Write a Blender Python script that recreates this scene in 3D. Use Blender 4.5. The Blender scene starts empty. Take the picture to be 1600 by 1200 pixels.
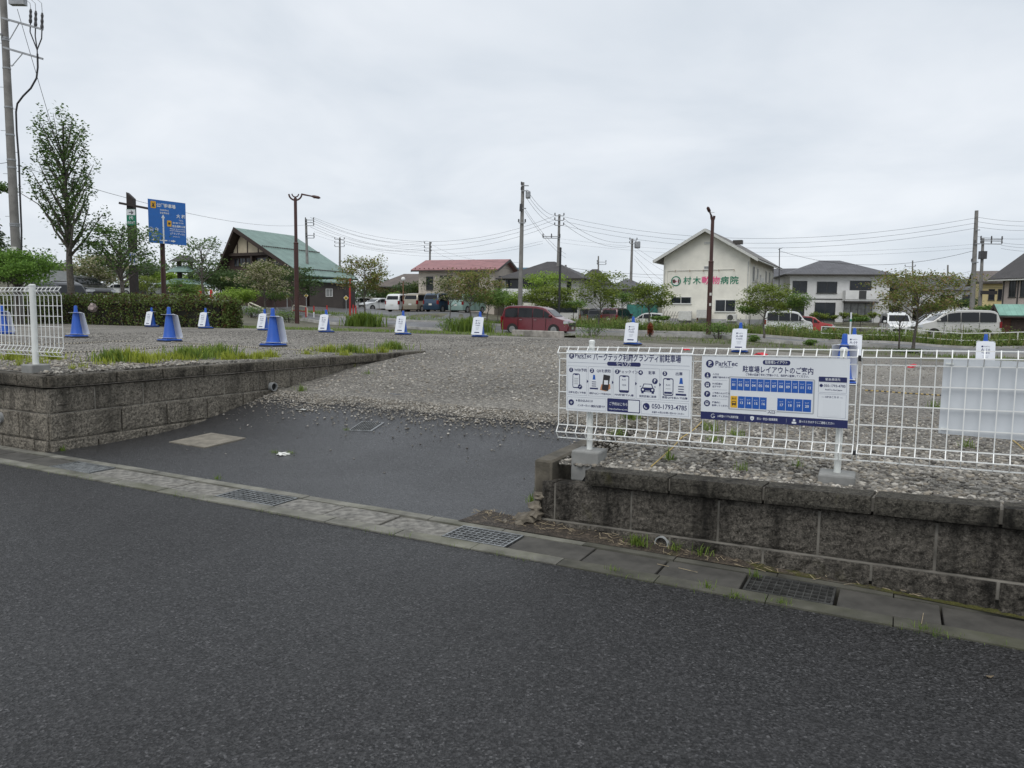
import bpy, bmesh, math, random, re
import numpy as np
from mathutils import Vector, Matrix

# ------------------------------------------------------------------ camera, sky, sun, exposure
SC = bpy.context.scene
COL = SC.collection
FOC, CAM_H = 1160.0, 1.5                       # focal length in photo pixels, eye height in metres
PITCH, ROLL = math.atan(110 / FOC), 0.0135
cam_d = bpy.data.cameras.new('camera')
cam_d.sensor_fit = 'HORIZONTAL'
cam_d.sensor_width = 36.0
cam_d.lens = 36.0 * FOC / 1600.0
cam_d.clip_start, cam_d.clip_end = 0.05, 6000
cam = bpy.data.objects.new('camera', cam_d)
COL.objects.link(cam)
cam.location = (0, 0, CAM_H)
cam.rotation_euler = (Matrix.Rotation(math.pi / 2 - PITCH, 3, 'X') @ Matrix.Rotation(ROLL, 3, 'Z')).to_euler()
SC.camera = cam

SUN_EL, SUN_AZ = math.radians(58), math.radians(200)      # sun high behind the camera, above the cloud
world = bpy.data.worlds.new('World')
SC.world = world
world.use_nodes = True
wn = world.node_tree
wn.nodes.clear()
def wnode(t, **kw):
    n = wn.nodes.new(t)
    for k, v in kw.items(): setattr(n, k, v)
    return n
w_out = wnode('ShaderNodeOutputWorld')
w_bg = wnode('ShaderNodeBackground')
w_bg.inputs['Strength'].default_value = 0.112
w_sky = wnode('ShaderNodeTexSky', sky_type='NISHITA', sun_disc=False, sun_elevation=SUN_EL, sun_rotation=SUN_AZ)
w_tc = wnode('ShaderNodeTexCoord')
w_sep = wnode('ShaderNodeSeparateXYZ')
wn.links.new(w_tc.outputs['Generated'], w_sep.inputs[0])
def wmath(op, a, b):
    n = wnode('ShaderNodeMath', operation=op)
    for i, v in enumerate((a, b)):
        if isinstance(v, (int, float)): n.inputs[i].default_value = v
        else: wn.links.new(v, n.inputs[i])
    return n.outputs[0]
w_den = wmath('ADD', wmath('MAXIMUM', w_sep.outputs['Z'], 0.0), 0.22)
w_cx = wmath('DIVIDE', w_sep.outputs['X'], w_den)
w_cy = wmath('DIVIDE', w_sep.outputs['Y'], w_den)
w_comb = wnode('ShaderNodeCombineXYZ')
wn.links.new(w_cx, w_comb.inputs[0]); wn.links.new(w_cy, w_comb.inputs[1])
w_noise = wnode('ShaderNodeTexNoise')
w_noise.inputs['Scale'].default_value = 1.25
w_noise.inputs['Detail'].default_value = 5
w_noise.inputs['Roughness'].default_value = 0.52
w_noise.inputs['Distortion'].default_value = 0.35
wn.links.new(w_comb.outputs[0], w_noise.inputs['Vector'])
w_ramp = wnode('ShaderNodeValToRGB')                       # the cloud deck: grey undersides to bright thin cloud
w_ramp.color_ramp.elements[0].position, w_ramp.color_ramp.elements[0].color = 0.33, (6.1, 6.65, 7.3, 1)
w_ramp.color_ramp.elements[1].position, w_ramp.color_ramp.elements[1].color = 0.68, (7.95, 8.3, 8.75, 1)
wn.links.new(w_noise.outputs['Fac'], w_ramp.inputs[0])
w_mix = wnode('ShaderNodeMix', data_type='RGBA')
w_mix.inputs[0].default_value = 0.94
wn.links.new(w_sky.outputs[0], w_mix.inputs['A'])
wn.links.new(w_ramp.outputs[0], w_mix.inputs['B'])
wn.links.new(w_mix.outputs['Result'], w_bg.inputs['Color'])
wn.links.new(w_bg.outputs[0], w_out.inputs[0])

sun_d = bpy.data.lights.new('sun', 'SUN')
sun_d.energy, sun_d.angle, sun_d.color = 1.5, math.radians(40), (1.0, 0.97, 0.93)
sun = bpy.data.objects.new('sun', sun_d)
COL.objects.link(sun)
sun.location = (0, -20, 40)
_sd = Vector((math.sin(SUN_AZ) * math.cos(SUN_EL), math.cos(SUN_AZ) * math.cos(SUN_EL), math.sin(SUN_EL)))
sun.rotation_euler = _sd.to_track_quat('Z', 'Y').to_euler()

SC.view_settings.view_transform = 'Standard'
SC.view_settings.look = 'None'
SC.view_settings.exposure = 0.0
SC.view_settings.gamma = 1.0
SC.cycles.max_bounces = 6
SC.cycles.transparent_max_bounces = 4

# ------------------------------------------------------------------ placing helpers
_fwd = Vector((0, math.cos(PITCH), -math.sin(PITCH)))
_up0 = Vector((0, math.sin(PITCH), math.cos(PITCH)))
_rt = Vector((1, 0, 0)) * math.cos(ROLL) + _up0 * math.sin(ROLL)
_up = _up0 * math.cos(ROLL) - Vector((1, 0, 0)) * math.sin(ROLL)
def ray(px, py): return _rt * ((px - 800) / FOC) - _up * ((py - 600) / FOC) + _fwd
def at(px, py, Y):                              # the point seen at a photo pixel, Y metres ahead
    d = ray(px, py); p = d * (Y / d.y); p.z += CAM_H; return p
def gz(px, py, z):                              # the point seen at a photo pixel at height z
    d = ray(px, py); p = d * ((z - CAM_H) / d.z); p.z = z; return p
def onwall(px, py, a, b):                       # the point seen at a photo pixel on the upright plane through a, b
    d = ray(px, py); n = Vector((-(b[1] - a[1]), b[0] - a[0], 0))
    t = (n.x * a[0] + n.y * a[1]) / (n.x * d.x + n.y * d.y)
    p = d * t; p.z += CAM_H; return p
# street grid: u runs along the road, v runs into the lot
OX, OY, UX, UY, VX, VY = .11, 5.31, .888, -.46, .46, .888
GRID_YAW = math.atan2(UY, UX)
def W(u, v, z=0.0): return Vector((OX + UX * u + VX * v, OY + UY * u + VY * v, z))
def uv(x, y): return (x - OX) * UX + (y - OY) * UY, (x - OX) * VX + (y - OY) * VY

# ------------------------------------------------------------------ mesh helpers
class MB:
    def __init__(s): s.v, s.f, s.mi, s.m = [], [], [], 0
    def add(s, vs, fs):
        o = len(s.v)
        s.v.extend(tuple(p) for p in vs)
        for f in fs: s.f.append([i + o for i in f]); s.mi.append(s.m)
        return s
    def box(s, x0, x1, y0, y1, z0, z1, M=None):
        vs = [Vector((x, y, z)) for z in (z0, z1) for y in (y0, y1) for x in (x0, x1)]
        if M is not None: vs = [M @ p for p in vs]
        return s.add(vs, [(0, 2, 3, 1), (4, 5, 7, 6), (0, 1, 5, 4), (2, 6, 7, 3), (0, 4, 6, 2), (1, 3, 7, 5)])
    def quad(s, a, b, c, d): return s.add([a, b, c, d], [(0, 1, 2, 3)])
    def poly(s, pts): return s.add(pts, [tuple(range(len(pts)))])
    def slab(s, pts, n, t):                     # a flat polygon given thickness t against direction n
        n = Vector(n).normalized(); k = len(pts); pts = [Vector(p) for p in pts]
        s.add(pts + [p - n * t for p in pts], [tuple(range(k)), tuple(range(2 * k - 1, k - 1, -1))] + [(i, i + k, (i + 1) % k + k, (i + 1) % k) for i in range(k)])
        return s
    def tube(s, pts, r, n=6, cap=True):
        pts = [Vector(p) for p in pts]
        rs = r if isinstance(r, (list, tuple)) else [r] * len(pts)
        vs, fs = [], []
        prev = None
        for i, p in enumerate(pts):
            t = (pts[min(i + 1, len(pts) - 1)] - pts[max(i - 1, 0)])
            if t.length < 1e-9: t = Vector((0, 0, 1))
            t.normalize()
            if prev is None:
                a = Vector((0, 0, 1)) if abs(t.z) < .9 else Vector((1, 0, 0))
                e1 = t.cross(a).normalized()
            else:
                e1 = (prev - t * prev.dot(t)).normalized()
            prev = e1
            e2 = t.cross(e1)
            for k in range(n):
                an = 2 * math.pi * (k + .5) / n
                vs.append(p + (e1 * math.cos(an) + e2 * math.sin(an)) * rs[i])
        for i in range(len(pts) - 1):
            for k in range(n):
                fs.append((i * n + k, i * n + (k + 1) % n, (i + 1) * n + (k + 1) % n, (i + 1) * n + k))
        if cap:
            fs.append(tuple(range(n - 1, -1, -1))); fs.append(tuple((len(pts) - 1) * n + k for k in range(n)))
        return s.add(vs, fs)
    def lathe(s, prof, n=16, M=None):           # prof: (r, z) pairs
        vs, fs = [], []
        for r, z in prof:
            for k in range(n):
                an = 2 * math.pi * k / n
                vs.append(Vector((r * math.cos(an), r * math.sin(an), z)))
        for i in range(len(prof) - 1):
            for k in range(n):
                fs.append((i * n + k, i * n + (k + 1) % n, (i + 1) * n + (k + 1) % n, (i + 1) * n + k))
        fs.append(tuple(range(n - 1, -1, -1))); fs.append(tuple((len(prof) - 1) * n + k for k in range(n)))
        if M is not None: vs = [M @ p for p in vs]
        return s.add(vs, fs)
    def build(s, name, mat, parent=None, world=False, smooth=None, loc=None):
        me = bpy.data.meshes.new(name)
        off = Vector((0, 0, 0))
        if world and parent is not None: off = parent.location
        if loc is not None: off = Vector(loc)
        me.from_pydata([tuple(Vector(p) - off) for p in s.v], [], s.f)
        mats = mat if isinstance(mat, (list, tuple)) else [mat]
        for m in mats: me.materials.append(m)
        if len(mats) > 1: me.polygons.foreach_set('material_index', s.mi)
        if smooth is not None:
            me.polygons.foreach_set('use_smooth', [True] * len(me.polygons))
            me.set_sharp_from_angle(angle=math.radians(smooth))
        me.update()
        o = bpy.data.objects.new(name, me)
        COL.objects.link(o)
        if parent is not None: o.parent = parent
        if loc is not None: o.location = loc
        return o
def np_mesh(name, verts, faces, mat, parent=None, mi=None):   # verts (n,3), faces (m,k) arrays
    me = bpy.data.meshes.new(name)
    k = faces.shape[1]
    me.vertices.add(len(verts)); me.vertices.foreach_set('co', np.ascontiguousarray(verts, dtype=np.float32).ravel())
    me.loops.add(faces.size); me.loops.foreach_set('vertex_index', np.ascontiguousarray(faces, dtype=np.int32).ravel())
    me.polygons.add(len(faces)); me.polygons.foreach_set('loop_start', np.arange(0, faces.size, k, dtype=np.int32))
    mats = mat if isinstance(mat, (list, tuple)) else [mat]
    for m in mats: me.materials.append(m)
    if mi is not None: me.polygons.foreach_set('material_index', np.ascontiguousarray(mi, dtype=np.int32))
    me.update(calc_edges=True); me.validate()
    o = bpy.data.objects.new(name, me)
    COL.objects.link(o)
    if parent is not None: o.parent = parent
    return o
def thing(name, label, cat, loc=(0, 0, 0), yaw=0.0, group=None):
    o = bpy.data.objects.new(name, None)
    o.empty_display_size = 0.2
    COL.objects.link(o)
    o.location = loc; o.rotation_euler = (0, 0, yaw)
    o['label'] = label; o['category'] = cat
    if group: o['group'] = group
    return o
def tag(o, label, cat, group=None, kind=None):
    if label: o['label'] = label
    if cat: o['category'] = cat
    if group: o['group'] = group
    if kind: o['kind'] = kind
    return o
def struct(o): o['kind'] = 'structure'; return o
def copy_tree(o, parent=None):
    c = o.copy(); COL.objects.link(c)
    if parent is not None: c.parent = parent
    for ch in list(o.children): copy_tree(ch, c)
    return c

# ------------------------------------------------------------------ materials
MATS = {}
def nodes_of(name):
    m = bpy.data.materials.new(name); m.use_nodes = True
    nt = m.node_tree
    return m, nt, nt.nodes['Principled BSDF']
def nd(nt, t, **kw):
    n = nt.nodes.new(t)
    for k, v in kw.items():
        if k in n.inputs.keys() if isinstance(k, str) else False: n.inputs[k].default_value = v
        else: setattr(n, k, v)
    return n
def lk(nt, a, b): nt.links.new(a, b)
def noise(nt, vec, scale, detail=3, rough=.55):
    n = nt.nodes.new('ShaderNodeTexNoise')
    n.inputs['Scale'].default_value = scale; n.inputs['Detail'].default_value = detail; n.inputs['Roughness'].default_value = rough
    if vec is not None: nt.links.new(vec, n.inputs['Vector'])
    return n.outputs['Fac']
def ramp(nt, fac, stops):
    r = nt.nodes.new('ShaderNodeValToRGB')
    el = r.color_ramp.elements
    while len(el) < len(stops): el.new(.5)
    for e, (p, c) in zip(el, stops):
        e.position = p
        e.color = (c, c, c, 1) if isinstance(c, (int, float)) else (*c, 1)
    nt.links.new(fac, r.inputs[0])
    return r.outputs[0]
def mixc(nt, fac, a, b, mode='MIX'):
    m = nt.nodes.new('ShaderNodeMix'); m.data_type = 'RGBA'; m.blend_type = mode
    for sock, v in (('Factor', fac), ('A', a), ('B', b)):
        i = {'Factor': 0, 'A': 6, 'B': 7}[sock]
        if isinstance(v, (int, float)): m.inputs[i].default_value = v
        elif isinstance(v, tuple): m.inputs[i].default_value = (*v, 1)
        else: nt.links.new(v, m.inputs[i])
    return m.outputs[2]
def mth(nt, op, a, b=0.0):
    m = nt.nodes.new('ShaderNodeMath'); m.operation = op
    for i, v in enumerate((a, b)):
        if isinstance(v, (int, float)): m.inputs[i].default_value = v
        else: nt.links.new(v, m.inputs[i])
    return m.outputs[0]
def coords(nt): return nt.nodes.new('ShaderNodeTexCoord').outputs['Object']
def bumpto(nt, b, h, strength, dist):
    n = nt.nodes.new('ShaderNodeBump'); n.inputs['Strength'].default_value = strength; n.inputs['Distance'].default_value = dist
    nt.links.new(h, n.inputs['Height']); nt.links.new(n.outputs[0], b.inputs['Normal'])
def mat(name, col, rough=.6, metal=0.0, var=.12, scale=6.0, bump=0.0, bscale=60.0, bdist=.01, island=0.0, spec=.5, dirt=0.0, dirtcol=(.06, .055, .045), coat=0.0):
    if name in MATS: return MATS[name]
    m, nt, b = nodes_of(name)
    co = coords(nt)
    c = None
    if var > 0:
        f = noise(nt, co, scale, 4)
        lo = tuple(max(0, x * (1 - var * 1.6)) for x in col); hi = tuple(min(1, x * (1 + var * 1.2)) for x in col)
        c = mixc(nt, ramp(nt, f, [(.3, 0.0), (.7, 1.0)]), lo, hi)
    if island > 0:
        g = nt.nodes.new('ShaderNodeNewGeometry').outputs['Random Per Island']
        c = mixc(nt, island, c if c is not None else col, mixc(nt, g, tuple(x * .35 for x in col), tuple(min(1, x * 1.9) for x in col)))
    if dirt > 0:
        f = noise(nt, co, scale * .35, 6, .65)
        c = mixc(nt, ramp(nt, f, [(.48, 0.0), (.75, dirt)]), c if c is not None else col, dirtcol)
    if c is None: b.inputs['Base Color'].default_value = (*col, 1)
    else: lk(nt, c, b.inputs['Base Color'])
    b.inputs['Roughness'].default_value = rough
    b.inputs['Metallic'].default_value = metal
    b.inputs['Specular IOR Level'].default_value = spec
    if coat: b.inputs['Coat Weight'].default_value = coat; b.inputs['Coat Roughness'].default_value = .06
    if bump > 0: bumpto(nt, b, noise(nt, co, bscale, 4), bump, bdist)
    MATS[name] = m
    return m
def mat_leaf(name, dark, light, cream=None, creamfrac=0.0):
    dark, light = tuple(x * 2.3 for x in dark), tuple(x * 2.35 for x in light)
    if name in MATS: return MATS[name]
    m, nt, b = nodes_of(name)
    g = nt.nodes.new('ShaderNodeNewGeometry').outputs['Random Per Island']
    stops = [(0.0, dark), (.8, light)]
    c = ramp(nt, g, stops)
    if cream:
        f = mth(nt, 'GREATER_THAN', mth(nt, 'FRACT', mth(nt, 'MULTIPLY', g, 37.31)), 1 - creamfrac)
        c = mixc(nt, f, c, cream)
    co = coords(nt)
    c = mixc(nt, mth(nt, 'MULTIPLY', noise(nt, co, 1.3, 2), .5), c, tuple(x * .55 for x in dark))
    lk(nt, c, b.inputs['Base Color'])
    b.inputs['Roughness'].default_value = .6
    b.inputs['Specular IOR Level'].default_value = .3
    # thin leaves let some light through
    tr = nt.nodes.new('ShaderNodeBsdfTranslucent'); lk(nt, c, tr.inputs['Color'])
    mx = nt.nodes.new('ShaderNodeMixShader'); mx.inputs[0].default_value = .45
    lk(nt, b.outputs[0], mx.inputs[1]); lk(nt, tr.outputs[0], mx.inputs[2])
    lk(nt, mx.outputs[0], nt.nodes['Material Output'].inputs['Surface'])
    MATS[name] = m
    return m
# ---- asphalt, wet or dry
def mat_asphalt(name, base, wet=False, speck=1.0):
    m, nt, b = nodes_of(name)
    co = coords(nt)
    vo = nt.nodes.new('ShaderNodeTexVoronoi'); vo.inputs['Scale'].default_value = 112; lk(nt, co, vo.inputs['Vector'])
    vo2 = nt.nodes.new('ShaderNodeTexVoronoi'); vo2.inputs['Scale'].default_value = 70; lk(nt, co, vo2.inputs['Vector'])
    fine = noise(nt, co, 210, 3, .7)
    big = noise(nt, co, .45, 4)
    mid = noise(nt, co, 3.0, 4)
    cellv = nt.nodes.new('ShaderNodeSeparateColor'); lk(nt, vo.outputs['Color'], cellv.inputs[0])
    cell = ramp(nt, cellv.outputs[0], [(0.0, tuple(x * (1 - .85 * speck) for x in base)), (.4, tuple(x * (1 - .35 * speck) for x in base)), (.75, tuple(x * (1 + .35 * speck) for x in base)), (.96, tuple(x * (1 + 1.1 * speck) for x in base)), (1.0, tuple(x * (1 + 3.0 * speck) for x in base))])
    c = mixc(nt, mth(nt, 'MULTIPLY', big, .5), cell, tuple(x * .62 for x in base))
    c = mixc(nt, ramp(nt, mid, [(.5, 0.0), (.8, .25)]), c, tuple(x * 1.45 for x in base))
    lk(nt, c, b.inputs['Base Color'])
    h = mth(nt, 'ADD', mth(nt, 'MULTIPLY', vo.outputs['Distance'], .8), mth(nt, 'ADD', mth(nt, 'MULTIPLY', vo2.outputs['Distance'], .7), mth(nt, 'MULTIPLY', fine, .4)))
    if wet:
        f = ramp(nt, noise(nt, co, .55, 3), [(.38, .32), (.60, .50)])
        lk(nt, f, b.inputs['Roughness'])
        b.inputs['Specular IOR Level'].default_value = .62
        bumpto(nt, b, h, .8, .008)
    else:
        f = ramp(nt, noise(nt, co, .5, 3), [(.35, .42), (.65, .6)])
        lk(nt, f, b.inputs['Roughness'])
        b.inputs['Specular IOR Level'].default_value = .3
        bumpto(nt, b, h, .8, .009)
    return m
def mat_gravel(name, c0, c1, c2, sc=26, mud=0.7, bs=.8):
    m, nt, b = nodes_of(name)
    co = coords(nt)
    wob = nt.nodes.new('ShaderNodeVectorMath'); wob.operation = 'ADD'
    nz = nt.nodes.new('ShaderNodeTexNoise'); nz.inputs['Scale'].default_value = 40
    lk(nt, co, nz.inputs['Vector'])
    sc_ = nt.nodes.new('ShaderNodeVectorMath'); sc_.operation = 'SCALE'; sc_.inputs['Scale'].default_value = .02
    lk(nt, nz.outputs['Color'], sc_.inputs[0]); lk(nt, co, wob.inputs[0]); lk(nt, sc_.outputs[0], wob.inputs[1])
    vo = nt.nodes.new('ShaderNodeTexVoronoi'); vo.inputs['Scale'].default_value = sc; lk(nt, wob.outputs[0], vo.inputs['Vector'])
    v2 = nt.nodes.new('ShaderNodeTexVoronoi'); v2.inputs['Scale'].default_value = sc * 2.3; lk(nt, wob.outputs[0], v2.inputs['Vector'])
    sp = nt.nodes.new('ShaderNodeSeparateColor'); lk(nt, vo.outputs['Color'], sp.inputs[0])
    s2 = nt.nodes.new('ShaderNodeSeparateColor'); lk(nt, v2.outputs['Color'], s2.inputs[0])
    ca = ramp(nt, sp.outputs[0], [(0, c0), (.5, c1), (.95, c2)])
    cb = ramp(nt, s2.outputs[1], [(0, c0), (.55, c1), (1, c2)])
    c = mixc(nt, ramp(nt, s2.outputs[0], [(.45, 0.0), (.5, 1.0)]), ca, cb)
    dk = ramp(nt, vo.outputs['Distance'], [(.25, 0.0), (.75, .55)])
    c = mixc(nt, dk, c, tuple(x * .3 for x in c0))
    f = noise(nt, co, .5, 5, .6)
    c = mixc(nt, ramp(nt, f, [(.42, 0.0), (.7, mud)]), c, tuple(x * .75 for x in c0))
    q_ = noise(nt, co, 9.0, 5, .75); c = mixc(nt, ramp(nt, q_, [(.38, 0.0), (.62, .75)]), c, tuple(x * .42 for x in c1))
    q2_ = noise(nt, co, 23.0, 4, .7); c = mixc(nt, ramp(nt, q2_, [(.5, 0.0), (.7, .7)]), c, tuple(min(1, x * 1.25) for x in c2))
    g = noise(nt, co, .21, 3, .5)
    c = mixc(nt, ramp(nt, g, [(.45, 0.0), (.7, .5)]), c, tuple(x * .85 for x in c2))
    lk(nt, c, b.inputs['Base Color'])
    b.inputs['Roughness'].default_value = .8
    h = mth(nt, 'ADD', mth(nt, 'MULTIPLY', vo.outputs['Distance'], -1.0), mth(nt, 'MULTIPLY', v2.outputs['Distance'], -.5))
    bumpto(nt, b, h, bs, .02)
    return m
# ---- weathered split-face concrete block
def mat_block(name, base, stain=.8, moss=.25, bright=1.0):
    m, nt, b = nodes_of(name)
    co = coords(nt)
    f1 = noise(nt, co, 40, 6, .8); f2 = noise(nt, co, 95, 4, .75); f3 = noise(nt, co, 1.4, 5, .6)
    c = mixc(nt, ramp(nt, f1, [(.40, 0.0), (.60, 1.0)]), tuple(x * .33 for x in base), tuple(x * 1.5 for x in base))
    c = mixc(nt, ramp(nt, f2, [(.54, 0.0), (.66, .8)]), c, tuple(min(1, x * 2.5) for x in base))
    # black algae streaks that run down, and a little moss and lichen
    mp = nt.nodes.new('ShaderNodeMapping'); mp.inputs['Scale'].default_value = (5.0, 5.0, .9); lk(nt, co, mp.inputs['Vector'])
    st = noise(nt, mp.outputs[0], 1.0, 5, .65)
    c = mixc(nt, ramp(nt, st, [(.50, 0.0), (.66, stain)]), c, tuple(x * .10 for x in base))
    c = mixc(nt, ramp(nt, f3, [(.55, 0.0), (.78, .55)]), c, tuple(x * .35 for x in base))
    ms = noise(nt, co, 3.3, 5, .7)
    c = mixc(nt, ramp(nt, ms, [(.62, 0.0), (.74, moss)]), c, (.075, .07, .02))
    lk(nt, c, b.inputs['Base Color'])
    b.inputs['Roughness'].default_value = .88
    b.inputs['Specular IOR Level'].default_value = .25
    h = mth(nt, 'ADD', f1, mth(nt, 'MULTIPLY', f2, .45))
    bumpto(nt, b, h, 1.0, .022)
    return m

# ------------------------------------------------------------------ lettering and flat graphics for signs
def text_mesh(txt, size, bold=0.0, align='CENTER', sx=1.0, res=2):
    cu = bpy.data.curves.new('lettering', 'FONT')
    cu.body = txt; cu.size = size; cu.offset = bold * size; cu.resolution_u = res
    cu.align_x = align; cu.align_y = 'CENTER'
    o = bpy.data.objects.new('lettering', cu); COL.objects.link(o)
    bpy.context.view_layer.update()
    me = bpy.data.meshes.new_from_object(o.evaluated_get(bpy.context.evaluated_depsgraph_get()))
    vs = [(v.co.x * sx, v.co.y) for v in me.vertices]; fs = [tuple(p.vertices) for p in me.polygons]
    bpy.data.objects.remove(o); bpy.data.curves.remove(cu); bpy.data.meshes.remove(me)
    return vs, fs
class Board:                                    # flat graphics on a panel: local x right, z up, facing -y
    def __init__(s): s.layers = {}; s.sec = 'print'
    def L(s, key):
        mb, keys = s.layers.setdefault(s.sec, (MB(), []))
        if key not in keys: keys.append(key)
        mb.m = keys.index(key)
        return mb
    def pts(s, key, pts, y): s.L(key).poly([(x, y, z) for x, z in pts])
    def rect(s, key, x0, x1, z0, z1, y): s.pts(key, [(x0, z0), (x1, z0), (x1, z1), (x0, z1)], y)
    def rrect(s, key, x0, x1, z0, z1, r, y, n=4):
        p = []
        for cx, cz, a0 in ((x1 - r, z1 - r, 0), (x0 + r, z1 - r, 90), (x0 + r, z0 + r, 180), (x1 - r, z0 + r, 270)):
            for i in range(n + 1):
                a = math.radians(a0 + 90 * i / n); p.append((cx + r * math.cos(a), cz + r * math.sin(a)))
        s.pts(key, p, y)
    def ring(s, key, x0, x1, z0, z1, t, y):
        s.rect(key, x0, x1, z1 - t, z1, y); s.rect(key, x0, x1, z0, z0 + t, y)
        s.rect(key, x0, x0 + t, z0 + t, z1 - t, y); s.rect(key, x1 - t, x1, z0 + t, z1 - t, y)
    def disc(s, key, cx, cz, r, y, n=20): s.pts(key, [(cx + r * math.cos(2 * math.pi * i / n), cz + r * math.sin(2 * math.pi * i / n)) for i in range(n)], y)
    def text(s, key, txt, cx, cz, size, y, bold=.0, align='CENTER', width=None, res=2):
        vs, fs = text_mesh(txt, size, bold, align, 1.0, res)
        if not vs: return
        if width:
            w = max(v[0] for v in vs) - min(v[0] for v in vs)
            k = width / w
            vs = [(a * k, b) for a, b in vs]
        s.L(key).add([(cx + a, y, cz + b) for a, b in vs], fs)
    def build(s, parent, spec, xf=None):        # spec: key -> material; one mesh per printed section
        for sec, (mb, keys) in s.layers.items():
            if xf: mb.v = [tuple(xf(*p)) for p in mb.v]
            mb.build(re.sub(r'\d+$', '', sec), [spec[k] for k in keys], parent)
# ================================================================== NEAR GROUND: road, gutter, walls, driveway, lot
from mathutils import noise as mnoise
rnd = random.Random(7)
def smooth(a, b, x):
    t = max(0.0, min(1.0, (x - a) / (b - a))); return t * t * (3 - 2 * t)
def lerp_tab(tab, x):
    if x <= tab[0][0]: return tab[0][1]
    for (a, p), (b, q) in zip(tab, tab[1:]):
        if x <= b: return p + (q - p) * (x - a) / (b - a)
    return tab[-1][1]
RAMP = [(-.3, .0), (.4, .0), (1.0, .02), (1.6, .07), (2.1, .17), (2.7, .295), (3.1, .375), (3.5, .44), (4.35, .56), (5.15, .65), (5.9, .73), (6.7, .795), (9, .8)]
LOTU = [(-30, .80), (-5.6, .79), (-3.9, .70), (-1.1, .61), (1.5, .52), (4.1, .45), (9, .34), (40, .1)]
WALL_A, WALL_B = (.11, 5.31), (2.61, 3.64)
_wl = math.hypot(WALL_B[0] - WALL_A[0], WALL_B[1] - WALL_A[1])
WDX, WDY = (WALL_B[0] - WALL_A[0]) / _wl, (WALL_B[1] - WALL_A[1]) / _wl
def wall_rise(s): return .048 * min(s, 4.5)
def lot_z(u, v):
    z = lerp_tab(LOTU, u)
    if u > -.9:                                     # beside the near wall the gravel dips to the coping
        near = .40 + .05 * min(max(u, 0), 4.5) + .11 * max(0, v - .1)
        z = min(z, near) if u > .3 else z + (min(z, near) - z) * smooth(-.9, .3, u)
    if u < .2:
        r = lerp_tab(RAMP, v)
        k = smooth(.2, -.9, u) if u > -5.5 else 0
        rz = min(z, r) if r < z - .04 else z - max(0, (.04 - (r - z))) * .5
        z = z + (min(z, rz) - z) * k
    return z
def on_lot(px, py, lift=0.0):
    z = .6
    for _ in range(25):
        p = gz(px, py, z); u, v = uv(p.x, p.y); z = .5 * z + .5 * (lot_z(u, v) + lift)
    return gz(px, py, z)
def drive_z(v): return lerp_tab(RAMP, v)
def on_drive(px, py, lift=0.0):
    z = .1
    for _ in range(25):
        p = gz(px, py, z); z = .5 * z + .5 * (drive_z(uv(p.x, p.y)[1]) + lift)
    return gz(px, py, z)

M_road = mat_asphalt('road_asphalt', (.036, .0355, .036), False)
M_drive = mat_asphalt('wet_driveway_asphalt', (.037, .037, .038), True, 1.0)
M_gravel = mat_gravel('crushed_gravel', (.075, .069, .060), (.215, .197, .168), (.46, .43, .375), 44)
M_conc = mat('gutter_concrete', (.185, .177, .158), .85, var=.4, scale=16, bump=.35, bscale=120, bdist=.004, dirt=.5, dirtcol=(.12, .11, .09))
M_concdark = mat('gutter_concrete_dark', (.072, .068, .060), .88, var=.3, scale=5, bump=.35, bscale=120, bdist=.004, dirt=.7, dirtcol=(.04, .037, .03))
M_pit = mat('gutter_pit', (.02, .02, .018), .9, var=.2)
M_steel = mat('galvanised_grate', (.30, .31, .31), .45, metal=.75, var=.25, scale=14)
M_steeld = mat('dark_grate', (.12, .12, .115), .5, metal=.6, var=.3, scale=14)

# road sheet
mb = MB()
n = 40
for i in range(n):
    a, b2 = -60 + 120 * i / n, -60 + 120 * (i + 1) / n
    mb.quad(W(a, -9.5, 0), W(b2, -9.5, 0), W(b2, -.79, 0), W(a, -.79, 0))
struct(mb.build('road', M_road))
# gutter: two kerb strips and the channel below
mb = MB()
for i in range(-40, 40):
    mb.m = 0 if i < 1 else 2
    u0, u1 = i * .6 + .004, i * .6 + .598
    for va, vb, zt in ((-.79, -.665, .010), (-.375, -.285, .012)):
        h = zt + rnd.uniform(-.003, .003)
        pts = [W(u0, va), W(u1, va), W(u1, vb), W(u0, vb)]
        mb.add([Vector((p.x, p.y, -.3)) for p in pts] + [Vector((p.x, p.y, h)) for p in pts], [(4, 5, 6, 7), (0, 1, 5, 4), (1, 2, 6, 5), (2, 3, 7, 6), (3, 0, 4, 7)])
mb.m = 1
mb.quad(W(-24, -.665, -.22), W(24, -.665, -.22), W(24, -.375, -.22), W(-24, -.375, -.22))
M_kerbstrip = mat('gutter_kerb', (.17, .165, .14), .9, var=.35, scale=4, bump=.4, bscale=90, bdist=.004, dirt=.6, dirtcol=(.07, .075, .03))
struct(mb.build('gutter', [M_kerbstrip, M_pit, mat('gutter_kerb_damp', (.085, .082, .066), .9, var=.35, scale=4, bump=.4, bscale=90, bdist=.004, dirt=.7, dirtcol=(.05, .055, .02))]))
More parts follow.
